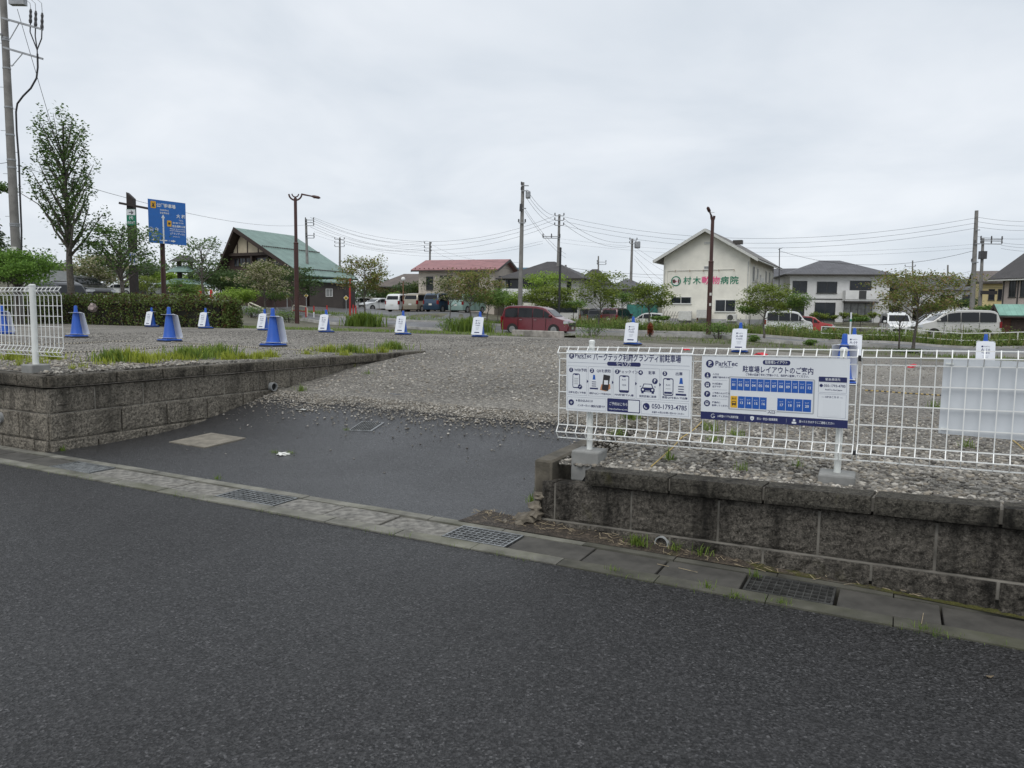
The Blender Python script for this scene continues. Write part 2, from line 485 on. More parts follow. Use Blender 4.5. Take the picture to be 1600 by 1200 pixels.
# lids: concrete slabs and steel grates, each lifted out on its own
joints = [-9.2, -8.7, -8.2, -7.7, -7.2, -6.7, -6.2, -5.7, -5.2, -4.69, -4.1, -3.56, -3.0, -2.47, -1.83, -1.35, -.83, -.31, .19, .70, 1.17, 1.65, 2.13, 2.62, 3.12, 3.62, 4.1, 4.6]
GRATE = {-4.69: 'plate', -2.47: 'steel', -.31: 'steel', 1.65: 'cast'}
gl = {-4.69: 'worn flat grey steel grate in the gutter below the left wall corner', -2.47: 'steel bar grate in the gutter at the middle of the driveway mouth', -.31: 'bright steel grate with wide bars at the right end of the driveway mouth', 1.65: 'dark cast grid grate in the gutter under the right block wall'}
for ja, jb in zip(joints, joints[1:]):
    uc = (ja + jb) / 2
    c = W(uc, -.52, 0)
    if ja in GRATE:
        t = thing('gutter_grate', gl[ja], 'drain grate', c, GRID_YAW, 'steel drain grates set in the gutter')
        mt = M_steeld if GRATE[ja] == 'cast' else M_steel
        hw, hd = (jb - ja) / 2 - .012, .142
        fr, br, cr = MB(), MB(), MB()
        for y in (-hd, hd - .012): fr.box(-hw, hw, y, y + .012, -.03, .012)
        for x in (-hw, hw - .012): fr.box(x, x + .012, -hd + .0125, hd - .0125, -.03, .011)
        if GRATE[ja] == 'plate':
            br.box(-hw + .013, hw - .013, -hd + .013, hd - .013, -.02, .001)
            for k in range(6):
                y = -hd + .03 + k * (2 * hd - .06) / 5
                for q in range(12): x = -hw + .03 + q * (2 * hw - .06) / 11; cr.box(x - .013, x + .013, y - .006, y + .006, .001, .006)
        else:
            nb, nc = (5, 12) if GRATE[ja] == 'cast' else (6, 11)
            for k in range(1, nb): y = -hd + 2 * hd * k / nb; br.box(-hw + .013, hw - .013, y - .0035, y + .0035, -.028, .010)
            for k in range(1, nc): x = -hw + 2 * hw * k / nc; cr.box(x - .003, x + .003, -hd + .013, hd - .013, -.022 , .0085)
        fr.build('frame', mt, t); br.build('bearing_bars', mt if GRATE[ja] != 'plate' else M_steel, t); cr.build('cross_bars', mt, t)
    else:
        wet = ja > -.2 or ja < -4.6
        near = ['pale', 'stained', 'plain'][int(abs(ja * 10)) % 3]
        where = ('under the right block wall' if ja > -.2 else 'below the left block wall' if ja < -4.6 else 'across the driveway mouth')
        k = [j for j in joints if (j > -.2) == (ja > -.2) and (j < -4.6) == (ja < -4.6) and j not in GRATE].index(ja)
        o = MB()
        hw = (jb - ja) / 2 - rnd.uniform(.004, .010)
        dz = rnd.uniform(-.004, .006)
        o.box(-hw, hw, -.138, .136, -.06, .004 + dz)
        # hand hole: a notch at one end shows the dark pit below
        tl = o.build('gutter_slab', M_concdark if wet else M_conc, None)
        tl.location = c; tl.rotation_euler = (rnd.uniform(-.006, .006), 0, GRID_YAW + rnd.uniform(-.006, .006))
        bv = tl.modifiers.new('bevel', 'BEVEL'); bv.width = .006; bv.segments = 2
        ordn = ['first', 'second', 'third', 'fourth', 'fifth', 'sixth', 'seventh', 'eighth', 'ninth', 'tenth', 'eleventh', 'twelfth'][k]
        tag(tl, f"{'dark damp' if wet else 'light grey'} concrete gutter slab {where}, {ordn} from the left", 'gutter slab', 'concrete gutter slabs along the road')

# driveway ramp
mb = MB()
us = [-5.45 + i * (5.75 / 24) for i in range(25)]
vs_ = [-.284 + i * (3.6 / 24) for i in range(25)]
for i in range(24):
    for j in range(24):
        q = []
        for (a, b2) in ((us[i], vs_[j]), (us[i + 1], vs_[j]), (us[i + 1], vs_[j + 1]), (us[i], vs_[j + 1])):
            q.append(W(a, b2, drive_z(b2) - .003 + .006 * mnoise.noise(Vector((a * 1.3, b2 * 1.3, 0)))))
        mb.quad(*q)
struct(mb.build('driveway', M_drive, smooth=60))

# gravel lot: one sheet in three joined fields
def lot_height(u, v, edge=0.0):
    z = lot_z(u, v) + .012 * mnoise.noise(Vector((u * .9, v * .9, 3))) + .008 * mnoise.noise(Vector((u * 3, v * 3, 9)))
    return z
mb = MB()
def field(u0, u1, nu, vlo, vhi, nv):
    g = []
    for i in range(nu + 1):
        u = u0 + (u1 - u0) * i / nu; row = []
        for j in range(nv + 1):
            lo, hi = vlo(u), vhi(u)
            t = (j / nv) ** 1.35
            v = lo + (hi - lo) * t
            z = lot_height(u, v)
            if -5.45 < u < .3 and v < 3.4:          # the gravel thins out over the asphalt in a ragged edge
                e = 2.72 + .26 * mnoise.noise(Vector((u * 1.7, 0, 1))) + .05 * mnoise.noise(Vector((u * 6, 0, 4)))
                z = drive_z(v) + .022 * smooth(-.02, .35, v - e) - .05 * smooth(.02, -.15, v - e) + (.01 * mnoise.noise(Vector((u * 5, v * 5, 2)))) * smooth(0, .2, v - e)
                z = z + (lot_height(u, v) - z) * smooth(2.9, 3.4, v)
            row.append(W(u, v, z))
        g.append(row)
    for i in range(nu):
        for j in range(nv): mb.quad(g[i][j], g[i + 1][j], g[i + 1][j + 1], g[i][j + 1])
    for i in range(nu):                             # the back bank down to the street
        a, b2 = g[i][nv], g[i + 1][nv]
        mb.quad(a, b2, b2 + Vector((VX * 1.6, VY * 1.6, -1.6)), a + Vector((VX * 1.6, VY * 1.6, -1.6)))
VBACK = 15.6
vb = lambda u: VBACK + (.5 if u > -7 else .3)
field(-30, -5.45, 60, lambda u: -.05, vb, 60)
field(-5.45, .16, 70, lambda u: 2.45, vb, 80)
field(.16, 26, 80, lambda u: .12 - .115 * min(u, 12), vb, 70)
lot = mb.build('gravel_lot', M_gravel, smooth=50)
struct(lot)

# ------------------------------------------------------------------ block walls
M_block = mat_block('split_block_dark', (.115, .104, .088), .85, .45)
M_blockl = mat_block('split_block', (.22, .198, .162), .6, .2)
M_coping = mat_block('coping_block', (.085, .078, .064), .9, .5)
M_copingl = mat_block('coping_block_pale', (.125, .112, .09), .75, .25)
M_mortar = mat('mortar', (.18, .168, .145), .9, var=.3, scale=8, bump=.4, bscale=90, bdist=.004, dirt=.5)
M_mortard = mat('mortar_dark', (.30, .28, .24), .9, var=.35, scale=6, bump=.4, bscale=90, bdist=.004, dirt=.6)
M_pipe = mat('drain_pipe_grey', (.33, .34, .34), .45, var=.15)
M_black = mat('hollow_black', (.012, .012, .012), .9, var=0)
def courses(mb, base, d, nrm, s0, s1, zlo, zhi, off, joints_at, depth, rough=.013, top_smooth=False):
    """one course of rough-faced blocks; base + d*s on plan, nrm points out of the wall; zlo/zhi are functions of s"""
    js = [s0] + [j for j in joints_at if s0 + .05 < j < s1 - .05] + [s1]
    for a, b2 in zip(js, js[1:]):
        a += .008; b2 -= .008
        nx, nz = max(2, int((b2 - a) / .018)), max(3, int((zhi(a) - zlo(a)) / .018))
        seed = rnd.uniform(0, 100)
        fr = []
        for i in range(nx + 1):
            for k in range(nz + 1):
                s = a + (b2 - a) * i / nx
                z = zlo(s) + (zhi(s) - zlo(s)) * k / nz
                e = min(i, nx - i, k, nz - k)
                r = (mnoise.noise(Vector((s * 17 + seed, z * 17, seed))) * .8 + mnoise.noise(Vector((s * 36, z * 36, seed))) * .8) * rough
                o = off + (r if e > 0 else -.007 + min(r, 0) * .5)
                p = Vector((base[0] + d[0] * s + nrm[0] * o, base[1] + d[1] * s + nrm[1] * o, z))
                fr.append(p)
        fs = []
        w = nz + 1
        for i in range(nx):
            for k in range(nz): fs.append((i * w + k, (i + 1) * w + k, (i + 1) * w + k + 1, i * w + k + 1))
        o0 = len(fr)
        back = Vector((-nrm[0] * depth, -nrm[1] * depth, 0))
        ring = [i * w for i in range(nx + 1)] + [nx * w + k for k in range(1, w)] + [i * w + nz for i in range(nx - 1, -1, -1)] + [k for k in range(nz - 1, 0, -1)]
        bk = [fr[i] + back for i in ring]
        m = len(ring)
        for i in range(m): fs.append((ring[i], o0 + i, o0 + (i + 1) % m, ring[(i + 1) % m]))
        fs.append(tuple(o0 + i for i in range(m)))
        mb.add(fr + bk, fs)
def pipe_part(name, P, nrm, r, parent, out=.05):
    a = Vector(P); n_ = Vector((nrm[0], nrm[1], 0))
    mb = MB(); N = 20
    e1 = Vector((-n_.y, n_.x, 0)); e2 = Vector((0, 0, 1))
    vs = []
    for rr, dd in ((r, -.10), (r, out), (r * .84, out), (r * .84, -.10)):
        for k in range(N):
            an = 2 * math.pi * k / N; vs.append(a + e1 * math.cos(an) * rr + e2 * math.sin(an) * rr + n_ * dd)
    fs = [(i * N + k, i * N + (k + 1) % N, (i + 1) * N + (k + 1) % N, (i + 1) * N + k) for i in range(3) for k in range(N)]
    mb.add(vs, fs)
    o = mb.build(name, M_pipe, parent, world=True, smooth=40)
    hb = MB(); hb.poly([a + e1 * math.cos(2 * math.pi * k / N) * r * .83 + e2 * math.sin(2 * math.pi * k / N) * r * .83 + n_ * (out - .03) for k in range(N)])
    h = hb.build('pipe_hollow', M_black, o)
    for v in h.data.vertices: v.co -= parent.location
    # the smooth cement collar round the pipe
    return o
# right wall
nr = (-(-WDY) * -1, 0)
wn_ = (WDY, -WDX)                                  # out of the wall, towards the road
rw = thing('block_wall', 'dark mossy split-block retaining wall under the mesh fence with the sign boards', 'wall', (WALL_A[0], WALL_A[1], 0))
J = [.83 + .59 * k for k in range(-1, 20)]
J2 = [.53 + .59 * k for k in range(-1, 20)]
C_ = lambda s: .035 + wall_rise(s)
B_ = lambda s: .300 + wall_rise(s)
T_ = lambda s: .417 + wall_rise(s)
mb = MB(); courses(mb, WALL_A, (WDX, WDY), wn_, -.02, 11, lambda s: -.15, lambda s: C_(s) - .008, .034, J2, .14)
mb.build('base_course', M_block, rw, world=True)
mb = MB(); courses(mb, WALL_A, (WDX, WDY), wn_, .13, 11, C_, B_, 0, J, .13)
mb.build('block_course', M_block, rw, world=True)
mb = MB(); courses(mb, WALL_A, (WDX, WDY), wn_, .50, 11, lambda s: B_(s) + .016, T_, .050, [.52 + .59 * k for k in range(1, 20)], .165, .008)
mb.build('coping', M_coping, rw, world=True)
mb = MB()
for s0, s1, zf0, zf1, o in ((.14, 11, lambda s: -.1, lambda s: B_(s) - .008, -.014), (.0, 11, lambda s: C_(s) - .1, lambda s: C_(s) - .004, .022), (.51, 11, lambda s: B_(s) + .03, lambda s: T_(s) - .012, .024)):
    k = 44
    for i in range(k):
        a, b2 = s0 + (s1 - s0) * i / k, s0 + (s1 - s0) * (i + 1) / k
        P = lambda s, z: Vector((WALL_A[0] + WDX * s + wn_[0] * o, WALL_A[1] + WDY * s + wn_[1] * o, z))
        Q = lambda s, z: P(s, z) - Vector((wn_[0] * .09, wn_[1] * .09, 0))
        mb.quad(P(a, zf0(a)), P(b2, zf0(b2)), P(b2, zf1(b2)), P(a, zf1(a)))
        mb.quad(P(a, zf1(a)), P(b2, zf1(b2)), Q(b2, zf1(b2)), Q(a, zf1(a)))
mb.build('mortar_joints', M_mortar, rw, world=True)
pp = onwall(1037, 852, WALL_A, WALL_B); pp.z += .022
pipe_part('drain_pipe', pp, wn_, .047, rw, .045)
# left wall: front along the road, side along the driveway
lw = thing('block_wall', 'tall grey split-block retaining wall with a corner, left of the driveway', 'wall', tuple(W(-5.45, -.19, 0)))
c0 = W(-5.45, -.19, 0)
fd, fn = (-UX, -UY), (-VX, -VY)                    # the front runs left, faces the road
sd_, sn = (VX, VY), (UX, UY)                       # the side runs into the lot, faces the driveway
zL = [(-.15, .105), (.115, .385), (.393, .650)]
mb = MB(); mc = MB(); mm = MB()
for d, nn, L, ph in ((fd, fn, 16, .0), (sd_, sn, 6.9, .3)):
    for r, (za, zb) in enumerate(zL):
        st = .0 if d is fd else .0
        courses(mb, (c0.x, c0.y), d, nn, st, L, lambda s, z=za: z, lambda s, z=zb: z, .034 - .017 * r, [ph + .22 + (.295 if r % 2 else 0) + .59 * k for k in range(0, 30)], .12, .010)
    courses(mc, (c0.x, c0.y), d, nn, .0 if d is fd else .0, L, lambda s: .672, lambda s: .790, .052, [ph + .45 + .59 * k for k in range(0, 30)], .16, .008)
    for (za, zb, o) in ((-.1, .640, -.014), (.06, .104, .018), (.36, .389, .004)):
        P = lambda s, z: Vector((c0.x + d[0] * s + nn[0] * o, c0.y + d[1] * s + nn[1] * o, z))
        mm.quad(P(.0, za), P(L, za), P(L, zb), P(.0, zb))
mb.build('block_course', M_blockl, lw, world=True)
mc.build('coping', M_copingl, lw, world=True)
mm.build('mortar_joints', M_mortard, lw, world=True)
fa, fb = (c0.x, c0.y), (c0.x + fd[0], c0.y + fd[1])
pipe_part('drain_pipe', onwall(4, 652, fa, fb), fn, .062, lw, .05)
sa, sb = (c0.x, c0.y), (c0.x + sd_[0], c0.y + sd_[1])
pipe_part('drain_pipe', onwall(424, 604, sa, sb), sn, .06, lw, .06)
# short concrete kerb that holds the lot beside the driveway
M_kerbc = mat('weathered_kerb', (.10, .088, .068), .88, var=.35, scale=7, bump=.6, bscale=50, bdist=.008, dirt=.8, dirtcol=(.05, .045, .03))
mb = MB()
k = 8
for i in range(k):
    a, b2 = .03 + 2.0 * i / k, .03 + 2.0 * (i + 1) / k
    z0, z1 = .47 + .005 * i - .02, .47 + .005 * (i + 1) - .02
    P = [W(.05, a), W(.19, a), W(.19, b2), W(.05, b2)]
    for q, zt in zip(P, (z0, z0, z1, z1)): q.z = zt
    mb.add([Vector((q.x, q.y, -.1)) for q in P] + P, [(4, 5, 6, 7), (3, 0, 4, 7), (1, 2, 6, 5)] + ([(0, 1, 5, 4)] if i == 0 else []) + ([(2, 3, 7, 6)] if i == k - 1 else []))
kb = mb.build('concrete_kerb', M_kerbc, smooth=30, loc=W(.1, 1, 0))
kb.modifiers.new('bevel', 'BEVEL').width = .015
tag(kb, 'low stained concrete kerb between the asphalt driveway and the gravel, by the first fence post', 'kerb')
# loose rubble at the broken wall end
def stone_mesh(mb, p, r, rn, flat=.7):
    M = Matrix.Translation(p) @ Matrix.Rotation(rn.uniform(0, 6.28), 4, 'Z') @ Matrix.Rotation(rn.uniform(-.5, .5), 4, 'X')
    bm = bmesh.new(); bmesh.ops.create_icosphere(bm, subdivisions=2, radius=r)
    sd = rn.uniform(0, 50)
    for v in bm.verts:
        f = 1 + .75 * mnoise.noise(v.co * (1.7 / r) + Vector((sd, 0, 0)))
        v.co = Vector((v.co.x * f * 1.15, v.co.y * f * .9, v.co.z * f * flat))
    mb.add([M @ v.co for v in bm.verts], [[v.index for v in f.verts] for f in bm.faces])
    bm.free()
M_stone = mat('broken_stone', (.15, .13, .10), .85, var=.4, scale=9, bump=.6, bscale=70, bdist=.006)
for k, (cu_, cv_, z, r) in enumerate(((.09, -.03, .12, .05), (.07, -.09, .05, .065), (.0, -.05, .03, .05), (.11, .0, .19, .04), (-.08, -.16, .01, .03), (.11, -.07, .07, .05), (.03, -.15, .02, .04))):
    p = W(cu_, cv_, z); mb = MB(); stone_mesh(mb, Vector((0, 0, 0)), r, rnd)
    o = mb.build('broken_concrete_chunk', M_stone); o.location = p
    tag(o, ['broken concrete chunk wedged at the end of the right wall', 'biggest broken concrete chunk beside the right wall end', 'low broken chunk at the foot of the right wall end', 'upper broken chunk against the concrete kerb', 'small flat chunk lying on the dirt by the gutter grate', 'broken chunk tight against the base of the right wall block', 'broken chunk half buried in the litter below the kerb end'][k], 'rubble', 'broken concrete at the right wall end')

# ------------------------------------------------------------------ things set in the driveway
M_lid = mat('pale_lid_concrete', (.205, .185, .15), .85, var=.22, scale=8, bump=.4, bscale=120, bdist=.004)
def drive_plate(name, px4, mtl, label, cat, lift=.008):
    P = [on_drive(x, y, lift) for x, y in px4]
    c = sum(P, Vector()) / 4
    mb = MB(); mb.slab([p - c for p in P], (0, 0, 1), .03)
    o = mb.build(name, mtl); o.location = c
    return tag(o, label, cat)
drive_plate('inspection_lid', ((264, 690), (330, 676), (384, 684), (320, 699)), M_lid, 'pale tan concrete inspection lid set in the driveway near the left wall', 'lid')
P = [on_drive(x, y, .006) for x, y in ((545, 672), (566, 658), (601, 660), (581, 673))]
c = sum(P, Vector()) / 4
dg = thing('driveway_grate', 'small rectangular steel grate in the wet driveway below the gravel edge', 'drain grate', c)
fr, br = MB(), MB()
def bil(a, b2): return (P[0] * (1 - a) + P[3] * a) * (1 - b2) + (P[1] * (1 - a) + P[2] * a) * b2 - c
fr.slab([bil(*q) for q in ((0, 0), (1, 0), (1, 1), (0, 1))], (0, 0, 1), .02)
for i in range(9):
    a = .06 + .88 * i / 9
    for (b0, b1) in ((.05, .34), (.37, .65), (.68, .95)):
        br.slab([bil(a, b0) + Vector((0, 0, .004)), bil(a + .045, b0) + Vector((0, 0, .004)), bil(a + .045, b1) + Vector((0, 0, .004)), bil(a, b1) + Vector((0, 0, .004))], (0, 0, 1), .003)
fr.build('frame', M_steel, dg); br.build('slots', M_pit, dg)
M_white = mat('chalk_white', (.72, .72, .68), .8, var=.15, scale=20, bump=.4, bscale=60)
for (px, py, r, lab) in ((441, 709, .085, 'broken white valve cap ringed with grass in the middle of the driveway'), (470, 641, .05, 'white crumbled lump with weeds at the top of the driveway by the wall')):
    mb = MB()
    for k in range(4): stone_mesh(mb, Vector((rnd.uniform(-.07, .07), rnd.uniform(-.05, .05), .005)), r * rnd.uniform(.5, .8), rnd, .14)
    o = mb.build('valve_cap', M_white, smooth=50); o.location = on_drive(px, py)
    tag(o, lab, 'valve cap')
mb = MB(); mb.slab([Vector(p) for p in ((-.016, -.006, .007), (0, -.009, .003), (.02, 0, .008), (.004, .008, .003), (-.013, .005, .006))], (0, 0, 1), .002)
o = mb.build('dead_leaf', mat('dead_leaf', (.17, .13, .08), .8, var=.3, scale=30)); o.location = gz(1546, 1058, .003)
tag(o, 'curled brown dead leaf lying on the dark road at the lower right', 'leaf')

# ------------------------------------------------------------------ loose stones
def stone_field(name, n, gen, mats, rmin, rmax, seed, lab=None):
    rs = np.random.RandomState(seed)
    t = (1 + 5 ** .5) / 2
    iv = np.array([(-1, t, 0), (1, t, 0), (-1, -t, 0), (1, -t, 0), (0, -1, t), (0, 1, t), (0, -1, -t), (0, 1, -t), (t, 0, -1), (t, 0, 1), (-t, 0, -1), (-t, 0, 1)], float) / math.sqrt(1 + t * t)
    ifc = np.array([(0, 11, 5), (0, 5, 1), (0, 1, 7), (0, 7, 10), (0, 10, 11), (1, 5, 9), (5, 11, 4), (11, 10, 2), (10, 7, 6), (7, 1, 8), (3, 9, 4), (3, 4, 2), (3, 2, 6), (3, 6, 8), (3, 8, 9), (4, 9, 5), (2, 4, 11), (6, 2, 10), (8, 6, 7), (9, 8, 1)])
    V, F, MI = [], [], []
    q = 0
    for i in range(n):
        g = gen(rs)
        if g is None: continue
        x, y, z, k = g
        r = (rmin + (rmax - rmin) * rs.rand() ** 2.2) * k
        a = rs.rand() * 6.283; ca, sa2 = math.cos(a), math.sin(a)
        v = iv * (1 + rs.uniform(-.42, .42, (12, 1)))
        v = v * np.array([1.15, .9, .62]) * r
        tl = rs.uniform(-.5, .5)
        v = np.stack([v[:, 0], v[:, 1] * math.cos(tl) - v[:, 2] * math.sin(tl), v[:, 1] * math.sin(tl) + v[:, 2] * math.cos(tl)], 1)
        v = np.stack([v[:, 0] * ca - v[:, 1] * sa2 + x, v[:, 0] * sa2 + v[:, 1] * ca + y, v[:, 2] + z + r * .15], 1)
        V.append(v); F.append(ifc + 12 * q); q += 1
        MI.append(np.full(20, rs.randint(len(mats)), int))
    o = np_mesh(name, np.concatenate(V), np.concatenate(F), mats, None, np.concatenate(MI))
    o['kind'] = 'stuff'
    if lab: o['label'] = lab
    return o
SM = [mat('stone_' + n_, c, .85, var=.3, scale=14, island=.32, bump=.3, bscale=90, bdist=.004) for n_, c in (('dark', (.105, .097, .086)), ('mid', (.20, .188, .165)), ('pale', (.40, .375, .33)), ('tan', (.25, .222, .18)))]
def g_right(rs):
    u = rs.uniform(.2, 7.0); s = rs.rand() ** 1.5
    v = .15 - .115 * u + 4.2 * s
    p = W(u, v); return p.x, p.y, lot_height(u, v), 1.0 - .35 * s
def g_edge(rs):
    u = rs.uniform(-5.4, .0); v = 2.70 + .26 * mnoise.noise(Vector((u * 1.7, 0, 1))) + (rs.normal(.12, .20) if rs.rand() < .85 else rs.normal(0, .35))
    if v > 6.5: return None
    p = W(u, v); z = drive_z(v) + .018 if v < 3.0 else lot_height(u, v)
    return p.x, p.y, z - (.012 if v < 2.6 else 0), 1.0
def g_ramp(rs):
    u = rs.uniform(-5.3, .6); v = 2.9 + 8.0 * rs.rand(); p = W(u, v); return p.x, p.y, lot_height(u, v), 1.0
def g_left(rs):
    u = -5.7 - abs(rs.normal(0, 3.0)); v = rs.uniform(.0, 2.2)
    p = W(u, v); return p.x, p.y, lot_height(u, v), 1.0
def g_lotl(rs):
    v = 14.5 * rs.rand(); u = -5.7 - 12 * rs.rand(); p = W(u, v); return p.x, p.y, lot_height(u, v), 1.0
def g_lotr(rs):
    v = 2.5 + 12 * rs.rand(); u = -6 + 15 * rs.rand()
    if u < .3 and v < 7: return None
    p = W(u, v); return p.x, p.y, lot_height(u, v), 1.0
def g_drive(rs):
    u = rs.uniform(-5.0, -.1); v = 2.7 - abs(rs.normal(0, .8)); 
    if v < -.25: return None
    p = W(u, v); return p.x, p.y, drive_z(v), 1.0
stone_field('gravel', 34000, g_right, SM, .005, .023, 1, 'loose crushed stone behind the right wall')
stone_field('gravel', 11000, g_edge, SM[1:], .004, .0145, 2, 'pale loose stone along the edge of the asphalt')
stone_field('gravel', 9000, g_ramp, SM[1:], .007, .024, 3, 'loose pale stone spread over the ramp')
stone_field('gravel', 4200, g_left, SM, .008, .028, 4, 'loose stone behind the left wall')
stone_field('gravel', 24000, g_lotl, SM[:3] + [SM[0]], .006, .017, 6, 'grey stone of the left half of the lot')
stone_field('gravel', 16000, g_lotr, SM, .006, .018, 7, 'grey stone of the right half of the lot')
stone_field('gravel', 190, g_drive, SM[:2], .004, .013, 5, 'scattered grit on the wet driveway')

# ------------------------------------------------------------------ grass, moss and litter near the walls
def blades(name, pts, hmin, hmax, wid, mats, seed, lean=.5, parent=None, droop=.35):
    """pts: (x, y, z, k); each blade is a bent two-quad strip"""
    rs = np.random.RandomState(seed)
    P = np.array(pts, float); n = len(P)
    h = (hmin + (hmax - hmin) * rs.rand(n)) * P[:, 3]
    a = rs.rand(n) * 6.283; l = np.abs(rs.normal(0, lean, n))
    dx, dy = np.cos(a) * l, np.sin(a) * l
    b = a + 1.571 + rs.normal(0, .5, n)
    wx, wy = np.cos(b) * wid * .5 * P[:, 3], np.sin(b) * wid * .5 * P[:, 3]
    base = P[:, :3]
    mid = base + np.stack([dx * h * .45, dy * h * .45, h * .6], 1)
    tip = base + np.stack([dx * h * 1.1, dy * h * 1.1, h * (1 - droop * l)], 1)
    w = np.stack([wx, wy, np.zeros(n)], 1)
    V = np.stack([base - w, base + w, mid + w * .8, mid - w * .8, tip + w * .1, tip - w * .1], 1).reshape(-1, 3)
    o = np.arange(n)[:, None] * 6
    F = np.concatenate([o + np.array([[0, 1, 2, 3]]), o + np.array([[3, 2, 4, 5]])], 0)
    return np_mesh(name, V, F, mats, parent)
M_grassy = mat_leaf('grass_yellow', (.085, .105, .015), (.225, .25, .038))
M_grass = mat_leaf('grass_green', (.04, .07, .014), (.125, .17, .032))
M_grassd = mat_leaf('grass_dark', (.035, .065, .018), (.11, .17, .04))
def tuft_pts(cx, cy, r, n, zf, rs, k=1.0, fl=.6):
    out = []
    for _ in range(n):
        a, q = rs.uniform(0, 6.283), r * abs(rs.gauss(0, .5))
        dx, dy = math.cos(a) * q, math.sin(a) * q
        x, y = cx + UX * dx + VX * dy * fl, cy + UY * dx + VY * dy * fl
        out.append((x, y, zf(x, y) - .005, k * rs.uniform(.7, 1.1)))
    return out
zlot = lambda x, y: lot_height(*uv(x, y))
pts_y, pts_g = [], []
r7 = random.Random(11)
for px, py, r, n, k, yel in ((20, 563, .35, 260, 1, 1), (60, 568, .2, 100, .7, 1), (84, 562, .3, 240, 1, 1), (40, 566, .15, 60, .6, 1), (30, 571, .2, 80, .6, 1), (175, 566, .35, 420, 1.1, 0), (200, 565, .4, 600, 1.2, 1), (222, 568, .25, 300, 1, 1), (165, 570, .2, 120, .7, 1), (248, 564, .35, 380, .9, 1), (275, 562, .3, 280, .8, 1),
                             (292, 560, .4, 600, 1.2, 0), (320, 558, .4, 500, 1.1, 0), (345, 556, .35, 500, 1.2, 0), (356, 561, .25, 260, .9, 1), (378, 560, .25, 260, .8, 1), (403, 560, .25, 240, .8, 1), (422, 557, .25, 260, .9, 1), (480, 553, .25, 160, .6, 1), (515, 550, .35, 420, 1, 1), (548, 551, .4, 500, 1, 0), (540, 555, .2, 160, .7, 1), (578, 552, .2, 160, .7, 1), (598, 550, .2, 220, .8, 1), (614, 546, .35, 480, 1.1, 0), (130, 575, .12, 40, .6, 1), (112, 577, .12, 40, .6, 1), (487, 546, .2, 60, .5, 1)):
    p = on_lot(px, py)
    (pts_y if yel else pts_g).extend(tuft_pts(p.x, p.y, r, int(n * .8), zlot, r7, k))
    if not yel: pts_y.extend(tuft_pts(p.x, p.y, r, int(n * .2), zlot, r7, k))
g1 = blades('grass', pts_y, .06, .19, .012, M_grassy, 21, .55)
g2 = blades('grass', pts_g, .08, .21, .012, M_grass, 22, .55)
tag(g1, 'yellow-green grass tufts along the left coping', 'grass', kind='stuff'); tag(g2, 'green grass tufts along the left coping', 'grass', kind='stuff')
# weeds at wall feet, gutter edge, gravel
pts = []
zz = lambda x, y: 0.0
for px, py, r, n, k, z in ((780 - 325, 668, .0, 0, 1, 0), (116, 688, .10, 90, .9, .02), (98, 704, .06, 50, .5, .0), (178, 678, .05, 26, .7, .0), (205, 676, .05, 26, .6, 0), (430, 707, .10, 60, .3, .02), (452, 708, .10, 60, .3, .02), (478, 638, .10, 60, .8, .18), (470, 612, .10, 70, .9, .37), (505, 590, .1, 60, .9, .46), (540, 672, .06, 30, .35, .14), (340, 748, .08, 50, .35, .01), (845, 768, .06, 50, .8, .06), (832, 785, .05, 30, .8, .03), (995, 850, .09, 130, .6, .03), (1055, 858, .06, 40, .5, .03), (1095, 866, .08, 40, .5, .03), (1180, 900, .05, 40, .4, .02), (1105, 920, .05, 40, .5, 0), (1150, 934, .08, 60, .35, 0), (1220, 944, .08, 60, .35, 0), (1440, 985, .09, 60, .35, 0), (1475, 992, .12, 50, .25, 0), (960, 893, .05, 30, .35, 0),
                               (985, 655, .12, 80, 1.0, .46), (965, 681, .1, 40, .7, .45), (1115, 690, .1, 40, .7, .47), (1150, 682, .1, 40, .7, .47), (1045, 720, .06, 30, .8, .44), (1160, 735, .05, 30, .6, .5), (1246, 732, .05, 30, .6, .5), (1460, 637, .12, 60, .8, .5), (1110, 672, .12, 50, .8, .5), (1510, 700, .08, 40, .7, .5), (575, 585, .1, 40, .6, .55)):
    if n == 0: continue
    p = gz(px, py, z) if z < .4 else on_lot(px, py)
    pts.extend(tuft_pts(p.x, p.y, r, n, (lambda x, y, zc=p.z: zc), r7, k))
for i in range(900):                                # the thin green line along the kerb joint
    u = r7.uniform(-5.5, 4.5); p = W(u, -.79 + r7.gauss(0, .018))
    if mnoise.noise(Vector((u * 2.1, 3, 1))) > -.05: pts.append((p.x, p.y, 0, r7.uniform(.12, .3)))
w1 = blades('weeds', pts, .05, .17, .009, [M_grass], 23, .6)
tag(w1, 'small weeds at the wall feet and along the gutter joint', 'weeds', kind='stuff')
